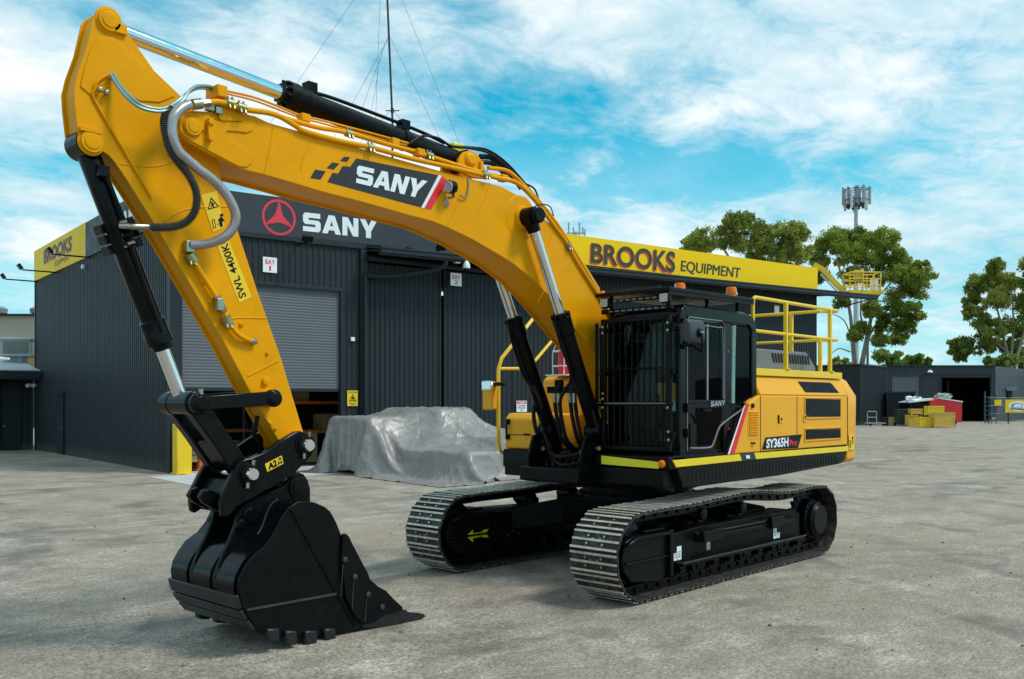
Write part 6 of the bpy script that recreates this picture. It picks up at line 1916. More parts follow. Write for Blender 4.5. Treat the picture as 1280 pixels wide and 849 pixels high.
# ---------------------------------------------------------------- linkage
LP = [(6.287,2.054)][0]          # cylinder / link pin
KP = [(5.611,2.096)][0]            # side bar pin on the arm
HPN = [(5.859,1.473)][0]           # hitch rear pin
APN = [(5.312,1.691)][0]         # hitch front pin = arm tip
for s_ in (1, -1):
    m = MB()
    d_ = Vector((KP[0] - LP[0], KP[1] - LP[1])).normalized(); n_ = Vector((-d_.y, d_.x))
    a_, b_ = Vector(LP), Vector(KP)
    m.prism([tuple(a_ + n_ * 0.055), tuple(b_ + n_ * 0.06), tuple(b_ - n_ * 0.06), tuple(a_ - n_ * 0.055)], 0.225 * s_, 0.27 * s_)
    for p_, r_ in ((LP, 0.085), (KP, 0.075)):
        m.lathe((p_[0], 0.215 * s_, p_[1]), (p_[0], 0.305 * s_, p_[1]), [(0, r_), (0.065, r_), (0.068, r_ * 0.72), (0.085, r_ * 0.7), (0.087, r_ * 0.4)], 28)
    m.build("side_link", "black", EXC, bevel=0.008)
m = MB()
d_ = Vector((HPN[0] - LP[0], HPN[1] - LP[1])).normalized(); n_ = Vector((-d_.y, d_.x))
a_, b_ = Vector(LP), Vector(HPN)
for s_ in (1, -1):
    m.prism([tuple(a_ + n_ * 0.085), tuple(a_ + d_ * 0.3 + n_ * 0.075), tuple(b_ + n_ * 0.08), tuple(b_ + d_ * 0.08), tuple(b_ - n_ * 0.09), tuple(a_ + d_ * 0.3 - n_ * 0.085), tuple(a_ - n_ * 0.095), tuple(a_ - d_ * 0.09)], 0.105 * s_, 0.215 * s_)
    m.lathe((LP[0], 0.10 * s_, LP[1]), (LP[0], 0.218 * s_, LP[1]), [(0, 0.10), (0.118, 0.10)], 28)
m.prism([tuple(a_ + d_ * 0.35 + n_ * 0.06), tuple(b_ - d_ * 0.08 + n_ * 0.06), tuple(b_ - d_ * 0.08 - n_ * 0.07), tuple(a_ + d_ * 0.30 - n_ * 0.07)], -0.106, 0.106)
lk = m.build("bucket_link", "black", EXC, bevel=0.012)
m = MB()
m.lathe((LP[0], 0.30, LP[1]), (LP[0], 0.318, LP[1]), [(0, 0.05), (0.018, 0.045)], 16)
m.build("link_pin", "satin", lk)
m = MB(); m.bx(LP[0] - 0.012, LP[0] + 0.012, 0.27, 0.30, LP[1] + 0.07, LP[1] + 0.115); m.build("grease_fitting", "zinc", lk)

m = MB(); m.lathe((APN[0], -0.215, APN[1]), (APN[0], 0.215, APN[1]), [(0, 0.105), (0.43, 0.105)], 28); m.build("tip_boss", "paint", arm)
m = MB(); m.lathe((KP[0], -0.215, KP[1]), (KP[0], 0.215, KP[1]), [(0, 0.07), (0.08, 0.085), (0.35, 0.085), (0.43, 0.07)], 24); m.build("link_boss", "paint", arm)
# ---------------------------------------------------------------- quick hitch
HW = 0.28
HIT = [(6.108,1.297),(6.027,1.446),(5.947,1.569),(5.896,1.596),(5.844,1.604),(5.701,1.648),(5.556,1.737),(5.406,1.811),(5.354,1.814),(5.305,1.799),(5.243,1.741),(5.22,1.664),(5.231,1.608),(5.272,1.568),(5.371,1.487),(5.435,1.432),(5.538,1.39),(5.64,1.336),(5.701,1.322),(5.807,1.268),(5.881,1.24),(5.964,1.208),(6.012,1.153),(6.067,1.126),(6.098,1.148),(6.105,1.219)]
m = MB(); m.prism(HIT, HW - 0.06, HW); m.prism(HIT, -HW, -HW + 0.06)
hitch = m.build("quick_hitch", "black", EXC, bevel=0.012)
CEN = inset(HIT, 0.07)
m = MB()
CR_ = [(6.045,1.29),(5.951,1.427),(5.697,1.412),(5.527,1.456),(5.35,1.55),(5.35,1.474),(5.542,1.389),(5.697,1.324),(5.833,1.261),(5.98,1.168),(6.045,1.16)]
m.prism(CR_, -HW + 0.062, HW - 0.062); m.build("hitch_body", "satin", hitch, bevel=0.01)
m = MB()
q = [(6.11,1.245)][0]
LUG = [(6.206,1.293),(6.178,1.343),(6.121,1.358),(5.992,1.29),(5.963,1.143),(6.021,1.161),(6.079,1.192),(6.164,1.238)]
m.prism(LUG, 0.06, 0.12); m.prism(LUG, -0.12, -0.06)
m.build("hitch_lug", "satin", hitch, bevel=0.008)
for P_, nm in ((APN, "hitch_pin"), (HPN, "hitch_pin")):
    m = MB(); m.lathe((P_[0], -0.30, P_[1]), (P_[0], 0.36, P_[1]), [(0, 0.052), (0.65, 0.052), (0.66, 0.046)], 24); pn = m.build(nm, "chrome", hitch)
    m = MB(); m.lathe((P_[0], HW - 0.001, P_[1]), (P_[0], HW + 0.04, P_[1]), [(0, 0.098), (0.01, 0.098), (0.012, 0.085), (0.035, 0.08), (0.037, 0.055)], 28); m.build("pin_collar", "satin", pn)
    m = MB()
    for s_ in (1, -1): m.cyl((P_[0] + 0.025 * -s_, HW + 0.025, P_[1] + 0.07 * s_), (P_[0] + 0.03 * -s_, HW + 0.03, P_[1] + 0.115 * s_), 0.016, n=8)
    m.build("lock_bolt", "zinc", pn)
HS = [(5.686,1.48),(5.53,1.542),(5.546,1.612),(5.709,1.548)]
m = MB(); m.poly(q_xz(HS, HW + 0.003)); hs = m.build("sticker", "decalyellow", hitch, smooth=0)
m = MB()
word_quad(m, font_word("A2", 0.05), q_xz([(5.676,1.492),(5.589,1.527),(5.601,1.584),(5.683,1.549)], HW + 0.005))
word_quad(m, font_word("M", 0.02), q_xz([(5.581,1.531),(5.542,1.546),(5.546,1.57),(5.585,1.555)], HW + 0.005))
word_quad(m, font_word("3", 0.02), q_xz([(5.585,1.561),(5.55,1.575),(5.554,1.601),(5.589,1.587)], HW + 0.005))
m.build("lettering", "decalblack", hs, smooth=0)
m = MB(); m.tube([(5.829,-0.1,1.502),(5.685,-0.15,1.541),(5.561,-0.2,1.589),(5.542,-0.1,1.663),(5.635,0,1.773),(5.635,0.05,1.945)], 0.02, 8); m.build("hitch_hose", "rubber", hitch)
m = MB(); m.tube([(5.733,-0.28,1.566),(5.556,-0.3,1.642),(5.423,-0.28,1.746)], 0.014, 8); m.build("hitch_hose", "white", hitch)

# ---------------------------------------------------------------- bucket
KW = 0.55
BKT = [(5.653,1.203),(5.565,1.242),(5.475,1.238),(5.371,1.211),(5.29,1.173),(5.235,1.128),(5.177,1.034),(5.128,0.926),(5.047,0.765),(4.908,0.524),(4.748,0.289),(4.621,0.139),(4.676,0.034),(4.894,0.055),(5.098,0.07),(5.199,0.078),(5.387,0.089),(5.661,0.136),(5.811,0.173),(5.9,0.215),(5.972,0.285),(6.022,0.354),(6.072,0.438),(6.103,0.531),(6.114,0.62),(6.096,0.693),(6.054,0.76),(5.986,0.843),(5.885,0.904),(5.797,1.001),(5.729,1.118)]
# wrapper: the rolled back and floor between the side plates
WR = [(5.235,1.128),(5.371,1.211),(5.475,1.238),(5.565,1.242),(5.653,1.203),(5.729,1.118),(5.797,1.001),(5.885,0.904),(5.986,0.843),(6.054,0.76),(6.096,0.693),(6.114,0.62),(6.103,0.531),(6.072,0.438),(6.022,0.354),(5.972,0.285),(5.9,0.215),(5.811,0.173),(5.661,0.136),(5.387,0.089),(5.199,0.078),(4.894,0.055),(4.676,0.048)]
m = MB()
n = len(WR)
out_, in_ = [], []
for i in range(n):
    a_, b_ = Vector(WR[max(0, i - 1)]), Vector(WR[min(n - 1, i + 1)])
    t_ = (b_ - a_).normalized(); nn = Vector((t_.y, -t_.x))
    out_.append(Vector(WR[i]) + nn * 0.004); in_.append(Vector(WR[i]) - nn * 0.03)
# orientation: make sure 'out' points away from the bucket's middle
cenb = Vector((sum(p[0] for p in WR) / n, sum(p[1] for p in WR) / n))
if (out_[n // 2] - cenb).length < (in_[n // 2] - cenb).length:
    out_, in_ = [Vector(WR[i]) * 2 - out_[i] for i in range(n)], [Vector(WR[i]) * 2 - in_[i] for i in range(n)]
for yy in (-KW + 0.037, KW - 0.037):
    m.v += [(p.x, yy, p.y) for p in out_] + [(p.x, yy, p.y) for p in in_]
o_ = 2 * n
for i in range(n - 1):
    m.f += [(i, i + 1, o_ + i + 1, o_ + i), (n + i, o_ + n + i, o_ + n + i + 1, n + i + 1)]
m.f += [(0, o_, o_ + n, n), (n - 1, 2 * n - 1, o_ + 2 * n - 1, o_ + n - 1)]
bucket = m.build("bucket", "black", EXC, smooth=40)
for s_ in (1, -1):
    m = MB(); m.prism(BKT, (KW - 0.035) * s_, KW * s_); m.build("side_plate", "satin", bucket, bevel=0.008)
# wear strips round the heel
for seg_ in ([(6.116,0.553),(6.081,0.444)], [(6.078,0.431),(6.032,0.354)], [(6.025,0.343),(5.964,0.266)]):
    (xa, za), (xb, zb) = seg_
    t_ = Vector((xb - xa, zb - za)).normalized(); nn = Vector((t_.y, -t_.x))
    if (Vector((xa, za)) + nn - cenb).length < (Vector((xa, za)) - nn - cenb).length: nn = -nn
    m = MB(); m.prism([(xa, za), (xa + nn.x * 0.03, za + nn.y * 0.03), (xb + nn.x * 0.03, zb + nn.y * 0.03), (xb, zb)], -KW - 0.005, KW + 0.005); m.build("wear_strip", "tooth", bucket, bevel=0.006)
# heel shrouds along both bottom edges
HB_ = [(5.883,0.25),(5.765,0.236),(5.765,0.132),(5.868,0.152),(5.708,0.203),(5.598,0.187),(5.598,0.068),(5.705,0.092),(5.52,0.17),(5.401,0.152),(5.401,0.038),(5.516,0.053),(5.328,0.152),(5.213,0.139),(5.209,0.029),(5.32,0.039)]
for k in range(4):
    q_ = HB_[k * 4:(k + 1) * 4]
    for s_ in (1, -1):
        m = MB(); m.prism(q_, (KW - 0.05) * s_, (KW + 0.045) * s_); m.build("heel_shroud", "tooth", bucket, bevel=0.015)
# seams and bar on the near plate
m = MB()
p, q = [(5.645,1.19),(4.994,0.119)]; m.cyl((p[0], KW, p[1]), (q[0], KW, q[1]), 0.011, n=6)
m.build("plate_seam", "satin", bucket)
p, q = [(6.042,0.425),(5.184,0.423)]
for s_ in (1, -1):
    m = MB(); m.prism([(p[0], p[1] + 0.009), (q[0], q[1] + 0.009), (q[0], q[1] - 0.009), (p[0], p[1] - 0.009)], KW * s_, (KW + 0.012) * s_); m.build("side_bar", "weld", bucket)
# side cutters
SC = [(5.13,0.901),(5.13,0.932),(5.096,0.932),(5.062,0.9),(5.022,0.827),(4.941,0.692),(4.858,0.558),(4.836,0.503),(4.746,0.426),(4.655,0.374),(4.563,0.284),(4.46,0.195),(4.469,0.161),(4.637,0.181),(4.764,0.131),(4.898,0.125),(4.993,0.19),(5.096,0.373),(5.147,0.71)]
for s_ in (1, -1):
    m = MB(); m.prism(SC, (KW + 0.001) * s_, (KW + 0.03) * s_); sc = m.build("side_cutter", "satin", bucket, bevel=0.006)
    m = MB()
    for q in [(5.116,0.711),(5.01,0.549),(4.866,0.374),(4.709,0.24)]:
        m.lathe((q[0], (KW + 0.03) * s_, q[1]), (q[0], (KW + 0.055) * s_, q[1]), [(0, 0.026), (0.016, 0.026), (0.022, 0.014)], 6)
    m.build("cutter_bolt", "weld", sc)
    m = MB()
    for u1 in ([(5.133,0.669),(5.15,0.403)], [(5.018,0.515),(5.035,0.268)], [(4.875,0.341),(4.897,0.134)]):
        m.cyl((u1[0][0], (KW + 0.031) * s_, u1[0][1]), (u1[1][0], (KW + 0.031) * s_, u1[1][1]), 0.005, n=6)
    m.build("cutter_rib", "weld", sc)
# cutting edge, adapters and teeth
e0, e1 = [(4.978,0.066),(4.433,0.027)]
m = MB(); m.prism([e0, e1, (e1[0], e1[1] + 0.04), (e0[0], e0[1] + 0.05)], -KW + 0.037, KW - 0.037); m.build("cutting_edge", "satin", bucket, bevel=0.006)
AD = [(4.907,0.076),(4.684,0.04),(4.451,0.021),(4.423,0.064),(4.423,0.151),(4.489,0.177),(4.629,0.171),(4.756,0.121),(4.89,0.115)]
TO = [(4.432,0.036),(4.355,0.023),(4.278,0.031),(4.149,0.051),(4.169,0.073),(4.287,0.1),(4.375,0.125),(4.432,0.146)]
for k in range(5):
    y = 0.50 - k * 0.25
    m = MB(); m.prism(AD, y - 0.055, y + 0.055); ad = m.build("tooth_adapter", "tooth", bucket, bevel=0.012)
    m = MB()
    cx_, cz_ = TO[3]
    nT = len(TO)
    m.v += [(x, y - 0.045 * (1 if i in (0, 7) else 0.75 if i in (1, 2, 6, 5) else 0.6), z) for i, (x, z) in enumerate(TO)] + [(x, y + 0.045 * (1 if i in (0, 7) else 0.75 if i in (1, 2, 6, 5) else 0.6), z) for i, (x, z) in enumerate(TO)]
    m.f += [tuple(range(nT)), tuple(range(2 * nT - 1, nT - 1, -1))] + [(i, (i + 1) % nT, (i + 1) % nT + nT, i + nT) for i in range(nT)]
    m.build("tooth", "tooth", ad, bevel=0.006)
# raised wear bands down the back
for y0_, y1_ in ((-0.52, -0.25), (-0.13, 0.13), (0.25, 0.50)):
    m = MB()
    kk = range(7, 15)
    o0 = [Vector(WR[i]) + (out_[i] - Vector(WR[i])).normalized() * 0.018 for i in range(n)]
    for yy in (y0_, y1_):
        m.v += [(WR[i][0], yy, WR[i][1]) for i in kk] + [(o0[i].x, yy, o0[i].y) for i in kk]
    q_ = len(kk); o_ = 2 * q_
    for i in range(q_ - 1):
        m.f += [(q_ + i, o_ + q_ + i, o_ + q_ + i + 1, q_ + i + 1), (i, i + 1, q_ + i + 1, q_ + i), (o_ + i, o_ + q_ + i, o_ + q_ + i + 1, o_ + i + 1)]
    m.f += [(0, q_, o_ + q_, o_), (q_ - 1, o_ + q_ - 1, o_ + 2 * q_ - 1, 2 * q_ - 1)]
    m.build("wear_band", "black", bucket, smooth=40)
# hinge ears
EARB = [(5.209,1.189),(5.209,1.295),(5.234,1.381),(5.275,1.432),(5.333,1.456),(5.398,1.432),(5.446,1.373),(5.502,1.335),(5.705,1.275),(5.833,1.231),(5.885,1.195),(5.922,1.126),(5.944,1.042),(5.995,0.929),(6.052,0.831),(6.095,0.733),(6.116,0.632),(6.102,0.539),(6.045,0.472),(5.892,0.759),(5.705,0.905),(5.51,1.123),(5.333,1.164)]
for s_ in (1, -1):
    m = MB(); m.prism(EARB, 0.165 * s_, 0.215 * s_); er_ = m.build("hinge_ear", "satin", bucket, bevel=0.01)
    m = MB()
    for uv, r_ in ((0, 0.095), (1, 0.07), (2, 0.05)):
        q = [(5.338,1.326),(5.811,1.124),(5.893,1.052)][uv]
        m.lathe((q[0], 0.214 * s_, q[1]), (q[0], 0.255 * s_, q[1]), [(0, r_), (0.02, r_), (0.022, r_ * 0.75), (0.035, r_ * 0.7), (0.036, r_ * 0.35)], 24)
    m.build("ear_boss", "black", er_)
m = MB(); m.cyl(([(5.325,1.324)][0][0], -0.2, [(5.325,1.324)][0][1]), ([(5.325,1.324)][0][0], 0.2, [(5.325,1.324)][0][1]), 0.06); m.build("bucket_pin", "weld", bucket)
m = MB()
wl_ = [(x, 0.30, z) for x, z in [(5.614,1.248),(5.668,1.198),(5.698,1.114),(5.729,1.037),(5.789,0.97),(5.834,0.948)]]
m.tube([(5.753,0.54,1.275),(5.78,0.5,1.236),(5.805,0.47,1.17),(5.837,0.45,1.061),(5.875,0.44,0.992)], 0.007, 6); m.build("weld_bead", "weld", bucket)

# ================================================================== BACKGROUND
YAW = 3.894
FWV = Vector((math.cos(YAW), math.sin(YAW), 0)); RTV = Vector((math.sin(YAW), -math.cos(YAW), 0))
CAMP = Vector((9.994, 7.119, 0))
def at(lat, dist, z=0.0):
    """world point from metres to the right of and ahead of the spot the photographer stood on"""
    return CAMP + RTV * lat + FWV * dist + Vector((0, 0, z))
BROT = YAW - math.pi / 2      # local x to the right, local y straight ahead
def bg_empty(name, lat, dist, label, cat, group=None, rz=0.0):
    return empty(name, at(lat, dist), BROT + rz, label, cat, group)

# ---- annex on the left of the workshop (workshop's own frame)
def bl_root(name, label, cat):
    return empty(name, (-2.98, -18.61, 0), R(171.59), label, cat)
ax = bl_root("annex_building", "low dark annex with a cooler unit on its flat pale roof", "building")
m = MB()
m.hexa([(-16, 16.2, 3.35), (-0.05, 16.2, 3.35), (-0.05, 27, 4.75), (-16, 27, 4.75)], [(-16, 16.2, 3.43), (-0.05, 16.2, 3.43), (-0.05, 27, 4.83), (-16, 27, 4.83)])
m.build("roof", "paleroof", ax)
m = MB(); m.bx(-16, -0.05, 15.98, 16.2, 3.02, 3.38); m.bx(-16, -0.05, 16.2, 17.6, 3.22, 3.30); m.build("gutter", "trim", ax, bevel=0.015)
m = MB(); m.bx(-1.5, -0.05, 17.6, 17.8, 0, 3.3); corr(m, -1.5, -0.05, 0, 3.3, 17.59); m.build("wall", "clad", ax, smooth=0)
m = MB(); m.bx(-2.0, -1.5, 17.5, 17.9, 0, 3.3); m.bx(-16, -2.2, 17.5, 17.9, 0, 3.3); m.build("pale_wall", "paleroof", ax)
m = MB(); m.bx(-2.2, -2.0, 17.7, 17.85, 0, 3.2); m.build("dark_doorway", "intdark", ax)
m = MB(); m.bx(-1.3, -0.55, 17.50, 17.55, 0.02, 2.9); dd = m.build("door", "trim", ax, bevel=0.01)
m = MB(); m.cyl((-1.2, 17.5, 1.05), (-1.2, 17.44, 1.05), 0.04, n=10); m.build("door_handle", "zinc", dd)
m = MB(); m.bx(-1.56, -1.46, 17.3, 17.5, 0, 3.25); m.bx(-2.9, -2.8, 16.3, 16.4, 0, 3.25); m.build("post", "trim", ax)
m = MB(); m.bx(-16, -0.05, 26.8, 27, 0, 3.9); m.build("rear_wall", "clad", ax)
o = bl_empty("sensor_lamp", -0.28, 16.9, "small grey twin sensor lamp under the annex eave in the corner", "lamp", None, 2.75)
m = MB(); m.bx(-0.05, 0.28, 0.2, 0.3, 0, 0.12)
for x in (-0.1, 0.12): m.lathe((x, 0.15, 0.06), (x - 0.05, -0.1, 0.02), [(0, 0.05), (0.2, 0.09)], 12)
m.build("case", "white", o, bevel=0.01)
p_ = at(-0.5276 * 42.5, 42.5, 0)
o = empty("evaporative_cooler", (p_.x, p_.y, 3.98), BROT + R(14), "weathered grey green cooler unit standing on the pale annex roof", "cooler")
m = MB(); m.bx(-0.66, 0.66, -0.6, 0.6, 0.16, 0.95); m.bx(-0.72, 0.72, -0.66, 0.66, 0.86, 1.0); m.bx(-0.72, 0.72, -0.66, 0.66, 0.14, 0.24); sh = m.build("shell", "acshell", o, bevel=0.06, seg=3)
m = MB(); m.bx(-0.5, 0.52, -0.64, -0.61, 0.30, 0.80)
m.bx(-0.69, -0.665, -0.5, 0.5, 0.3, 0.8); m.build("filter_pad", "acpad", o)
m = MB()
for k in range(8): m.bx(-0.5, 0.52, -0.655, -0.64, 0.32 + k * 0.06, 0.335 + k * 0.06)
m.build("louvre", "acshell", o)
m = MB(); m.bx(-0.3, 0.3, -0.3, 0.3, -0.12, 0.16); m.cyl((0.2, -0.5, -0.1), (0.2, -0.5, 0.2), 0.04); m.build("dropper_base", "acshell", o)
bb = bg_empty("beige_building", -42, 74, "beige walled building with roof vents beyond the annex roof", "building")
m = MB(); m.bx(-8, 10, 0, 12, 7.1, 8.9); m.build("upper_wall", "beige", bb)
m = MB(); m.bx(-8, 10, 0.2, 12, 0, 7.1); m.build("lower_wall", "clad", bb)
m = MB(); m.bx(-8.3, 10.3, -0.3, 12, 8.9, 9.05); m.build("roof_edge", "trim", bb)
m = MB(); m.bx(-8, 10, -0.05, 0.2, 4.8, 5.6); m.build("rust_band", "carton", bb)
m = MB()
for x in (-0.2, 2.9):
    m.lathe((x, 3, 9.0), (x, 3, 10), [(0, 0.35), (0.35, 0.35), (0.4, 0.55), (0.75, 0.6), (0.95, 0.25)], 16)
m.build("roof_vent", "rack", bb)

# ---- far workshop at the right
fw = bg_empty("far_workshop", 40.3, 100, "far charcoal workshop with a large open doorway and small grey roller door", "building")
xr = 51.9 - 40.3 - 0.15
H_ = 5.95
m = MB()
corr(m, -2, 0.4, 0, H_, 0, 0.3, 0.04); corr(m, 3.3, 5.6, 0, H_, 0, 0.3, 0.04); corr(m, 0.4, 3.3, 4.85, H_, 0, 0.3, 0.04); corr(m, 5.6, 10.85, 4.75, H_, 0, 0.3, 0.04)
corr(m, 10.85, xr, 0, H_, 0, 0.3, 0.04)
m.build("front_wall", "fascia", fw, smooth=0)
m = MB(); m.bx(3.2, 10.9, -0.09, -0.05, 4.98, 5.04); m.bx(5.5, 5.65, -0.1, 0.05, 0, 4.8); m.bx(10.85, 11.0, -0.1, 0.05, 0, 4.8); m.bx(5.5, 11, -0.1, 0.05, 4.7, 4.85); m.bx(-2, xr, -0.15, 0.1, H_ - 0.05, H_ + 0.08); m.build("trim_strip", "trim", fw)
m = MB()
for k in range(20): m.bx(0.4, 3.3, 0.05 + 0.015 * (k % 2), 0.09, 2.5 + k * 0.1175, 2.62 + k * 0.1175)
m.build("roller_door", "shutter", fw)
m = MB(); m.bx(0.4, 3.3, 0.12, 0.16, 0, 2.6); m.build("lower_panel", "clad", fw)
m = MB()
m.hexa([(xr, 0, 0), (xr + 27, 32, 0), (xr + 26.8, 32.2, 0), (xr - 0.2, 0.2, 0)], [(xr, 0, H_), (xr + 27, 32, H_), (xr + 26.8, 32.2, H_), (xr - 0.2, 0.2, H_)])
m.build("side_wall", "fascia", fw)
m = MB(); m.prism_z([(-2, 0.1), (xr, 0.1), (xr + 27, 32), (-2, 32)], H_ - 0.15, H_ - 0.02); m.build("roof", "trim", fw)
m = MB(); m.bx(-2, 27, 14, 14.2, 0, H_ - 0.2); m.bx(4.5, 4.6, 0.2, 14, 0, H_ - 0.2); m.bx(-2, xr + 5, 0.3, 14, 0.005, 0.01); m.build("inner_wall", "intdark", fw)
m = MB(); 
for x in (6.5, 8.0, 9.6): m.bx(x, x + 0.12, 7, 7.12, 0, 4.5)
m.bx(6, 10.5, 7, 7.1, 2.2, 2.3); m.bx(8.3, 9.4, 9, 9.2, 0.5, 2.1); m.build("inner_shelving", "rack", fw)
def wl_(lat, dist, z, label):
    o = bg_empty("wall_light", lat, dist, label, "lamp"); o.location.z = z
    m = MB(); m.lathe((0, 0, 0), (0, 0, 0.3), [(0, 0.3), (0.12, 0.26), (0.25, 0.08)], 14); m.bx(-0.05, 0.05, 0, 0.35, 0.18, 0.26); m.build("shade", "white", o)
wl_(44.55, 99.6, 5.25, "small white lamp on the front wall of the far workshop")
o = bg_empty("wall_heater", 55.3, 104, "small blue grey hood on the side wall of the far workshop", "wall box"); o.location.z = 3.35
m = MB(); m.prism_x([(0, 0), (-0.7, 0.0), (-0.6, 0.3), (0, 0.42)], -0.6, 0.6); m.build("hood", "bluegrey", o); m = MB(); m.bx(-0.25, 0.25, -0.25, 0.1, -0.9, -0.02); m.build("duct", "trim", o)
# ---- nearer dark shed
sd = bg_empty("dark_shed", 31.0, 83, "dark ribbed steel shed behind the excavator tail", "building")
def cs(p, q, z0, z1, name):
    m = MB(); t = MB(); L_ = (Vector(q) - Vector(p)).length
    corr(t, 0, L_, z0, z1, 0, 0.3, 0.05)
    a = math.atan2(q[1] - p[1], q[0] - p[0])
    MT = Matrix.Translation((p[0], p[1], 0)) @ Matrix.Rotation(a, 4, "Z")
    m.add([MT @ Vector(v) for v in t.v], t.f); return m.build(name, "clad", sd, smooth=0)
cs((-9, 10), (0, 0), 0, 5.35, "front_wall")
cs((0, 0), (4.2, 5.2), 0, 5.35, "side_wall")
m = MB(); m.prism_z([(-9.2, 10), (0, -0.25), (4.4, 5.2), (-4, 16)], 5.35, 5.48); m.build("roof", "trim", sd)
m = MB(); m.bx(-9, -4, 16, 16.1, 0, 5.3); m.hexa([(4.1, 5.2, 0), (4.2, 5.3, 0), (-4, 16, 0), (-4.1, 15.9, 0)], [(4.1, 5.2, 5.3), (4.2, 5.3, 5.3), (-4, 16, 5.3), (-4.1, 15.9, 5.3)]); m.build("rear_wall", "clad", sd)
m = MB(); t = Matrix.Rotation(math.atan2(-10, 9), 4, "Z"); m.bx(-2.4, -0.9, -0.12, -0.06, 0.05, 2.9, t); m.build("door", "rackbeam", sd)
# ---- shipping container
ct = bg_empty("shipping_container", 36.5, 87, "dark grey steel container between the shed and the far workshop", "container")
m = MB(); corr(m, -1.55, 0.9, 0.1, 2.95, 0, 0.25, 0.06); m.bx(-1.55, 1.0, 0.05, 6, 0.12, 2.9); m.build("body", "clad", ct, smooth=0)
m = MB(); m.bx(-1.62, -1.5, -0.1, 0.1, 0, 3.05); m.bx(0.9, 1.02, -0.1, 0.1, 0, 3.05); m.bx(-1.6, 1.0, -0.1, 0.1, 2.93, 3.07); m.bx(-1.6, 1.0, -0.1, 0.1, 0, 0.14); m.build("corner_post", "trim", ct)
# ---- wheelie bin, hand trolley, boxes
o = bg_empty("wheelie_bin", 34.05, 81.5, "dark green lidded bin in front of the dark container", "bin")
m = MB(); m.hexa([(-0.48, -0.4, 0.1), (0.48, -0.4, 0.1), (0.48, 0.4, 0.1), (-0.48, 0.4, 0.1)], [(-0.58, -0.5, 1.36), (0.58, -0.5, 1.36), (0.58, 0.5, 1.36), (-0.58, 0.5, 1.36)]); m.build("bin_body", "bin", o, bevel=0.03)
m = MB(); m.bx(-0.63, 0.63, -0.58, 0.55, 1.37, 1.46); m.cyl((-0.5, 0.6, 1.4), (0.5, 0.6, 1.4), 0.04); m.build("lid", "bin", o, bevel=0.03)
for x in (-0.5, 0.5):
    m = MB(); m.cyl((x - 0.05, 0.4, 0.15), (x + 0.05, 0.4, 0.15), 0.15); m.build("wheel", "rubber", o)
o = bg_empty("hand_trolley", 31.7, 82, "pale steel platform trolley with upright handle beside the shed wall", "trolley")
m = MB(); m.tube([(-0.55, -0.1, 0.2), (-0.55, -0.1, 1.2), (-0.5, -0.1, 1.26), (0.2, -0.1, 1.26), (0.25, -0.1, 1.2), (0.25, -0.1, 0.2)], 0.035, 8, 1); m.cyl((-0.55, -0.1, 0.75), (0.25, -0.1, 0.75), 0.03); m.build("handle", "acshell", o)
m = MB(); m.bx(-0.6, 0.95, -0.5, 0.4, 0.2, 0.28); m.build("platform", "acshell", o)
for x in (-0.4, 0.75):
    m = MB(); m.cyl((x, -0.42, 0.1), (x, -0.36, 0.1), 0.1); m.build("wheel", "rubber", o)
for (lat, d, w, h_, lab, mt) in ((33.2, 83, 0.45, 0.75, "dark rusty box beside the green bin", "intdark"), (33.5, 82.4, 0.4, 0.75, "tan box tucked just left of the green bin", "ply"), (35.2, 82.6, 0.3, 0.7, "small tan box just right of the green bin", "ply")):
    o = bg_empty("storage_box", lat, d, lab, "box")
    m = MB(); m.bx(-w / 2, w / 2, -0.3, 0.3, 0, h_); m.build("box_body", mt, o, bevel=0.02); m = MB(); m.bx(-w / 2 - .02, w / 2 + .02, -0.32, 0.32, h_ * .9, h_ + .01); m.build("lid", mt, o)
# ---- weathered yellow steel crates
def crate(lat, d, w, dep_, h_, z, label, rz=0.0, mt="cratey"):
    o = bg_empty("steel_crate", lat, d, label, "crate", "weathered yellow crates in the far yard", rz); o.location.z = z
    m = MB(); m.bx(-w / 2, w / 2, 0, dep_, 0.08, h_); m.build("crate_body", mt, o, bevel=0.02)
    m = MB()
    for x in (-w / 2, w / 2): m.bx(x - 0.04, x + 0.04, -0.03, 0.05, 0.0, h_ + 0.02)
    m.bx(-w / 2 - 0.04, w / 2 + 0.04, -0.04, 0.05, h_ - 0.08, h_ + 0.015); m.bx(-w / 2, w / 2, -0.03, 0.04, 0.07, 0.15)
    m.build("crate_frame", mt, o)
    return o
crate(34.75, 75, 1.55, 1.2, 1.24, 0, "largest weathered yellow crate in front of the red machine")
crate(33.55, 75.6, 1.0, 1.0, 0.86, 0, "bright yellow square crate with black lids on top", mt="bollard")
crate(34.3, 79.5, 1.0, 0.9, 0.98, 0, "low pale yellow crate beside the bright square one")
crate(34.75, 80.2, 0.9, 0.9, 0.5, 1.0, "pale yellow crate stacked behind the bright square one")
crate(34.95, 77.0, 1.25, 0.9, 1.75, 0, "tall yellow crate with a black mark behind the largest crate", mt="bollard")
o = bg_empty("rubber_mat", 33.55, 75.9, "black rubber pads lying on the bright yellow crate", "pads"); o.location.z = 0.878
m = MB(); m.tube([(-0.45, 0.2, 0.05), (-0.2, 0.3, 0.16), (0.0, 0.35, 0.05)], 0.06, 8); m.tube([(0.1, 0.3, 0.06), (0.45, 0.4, 0.06)], 0.08, 8, 1); m.build("pad", "rubber", o)
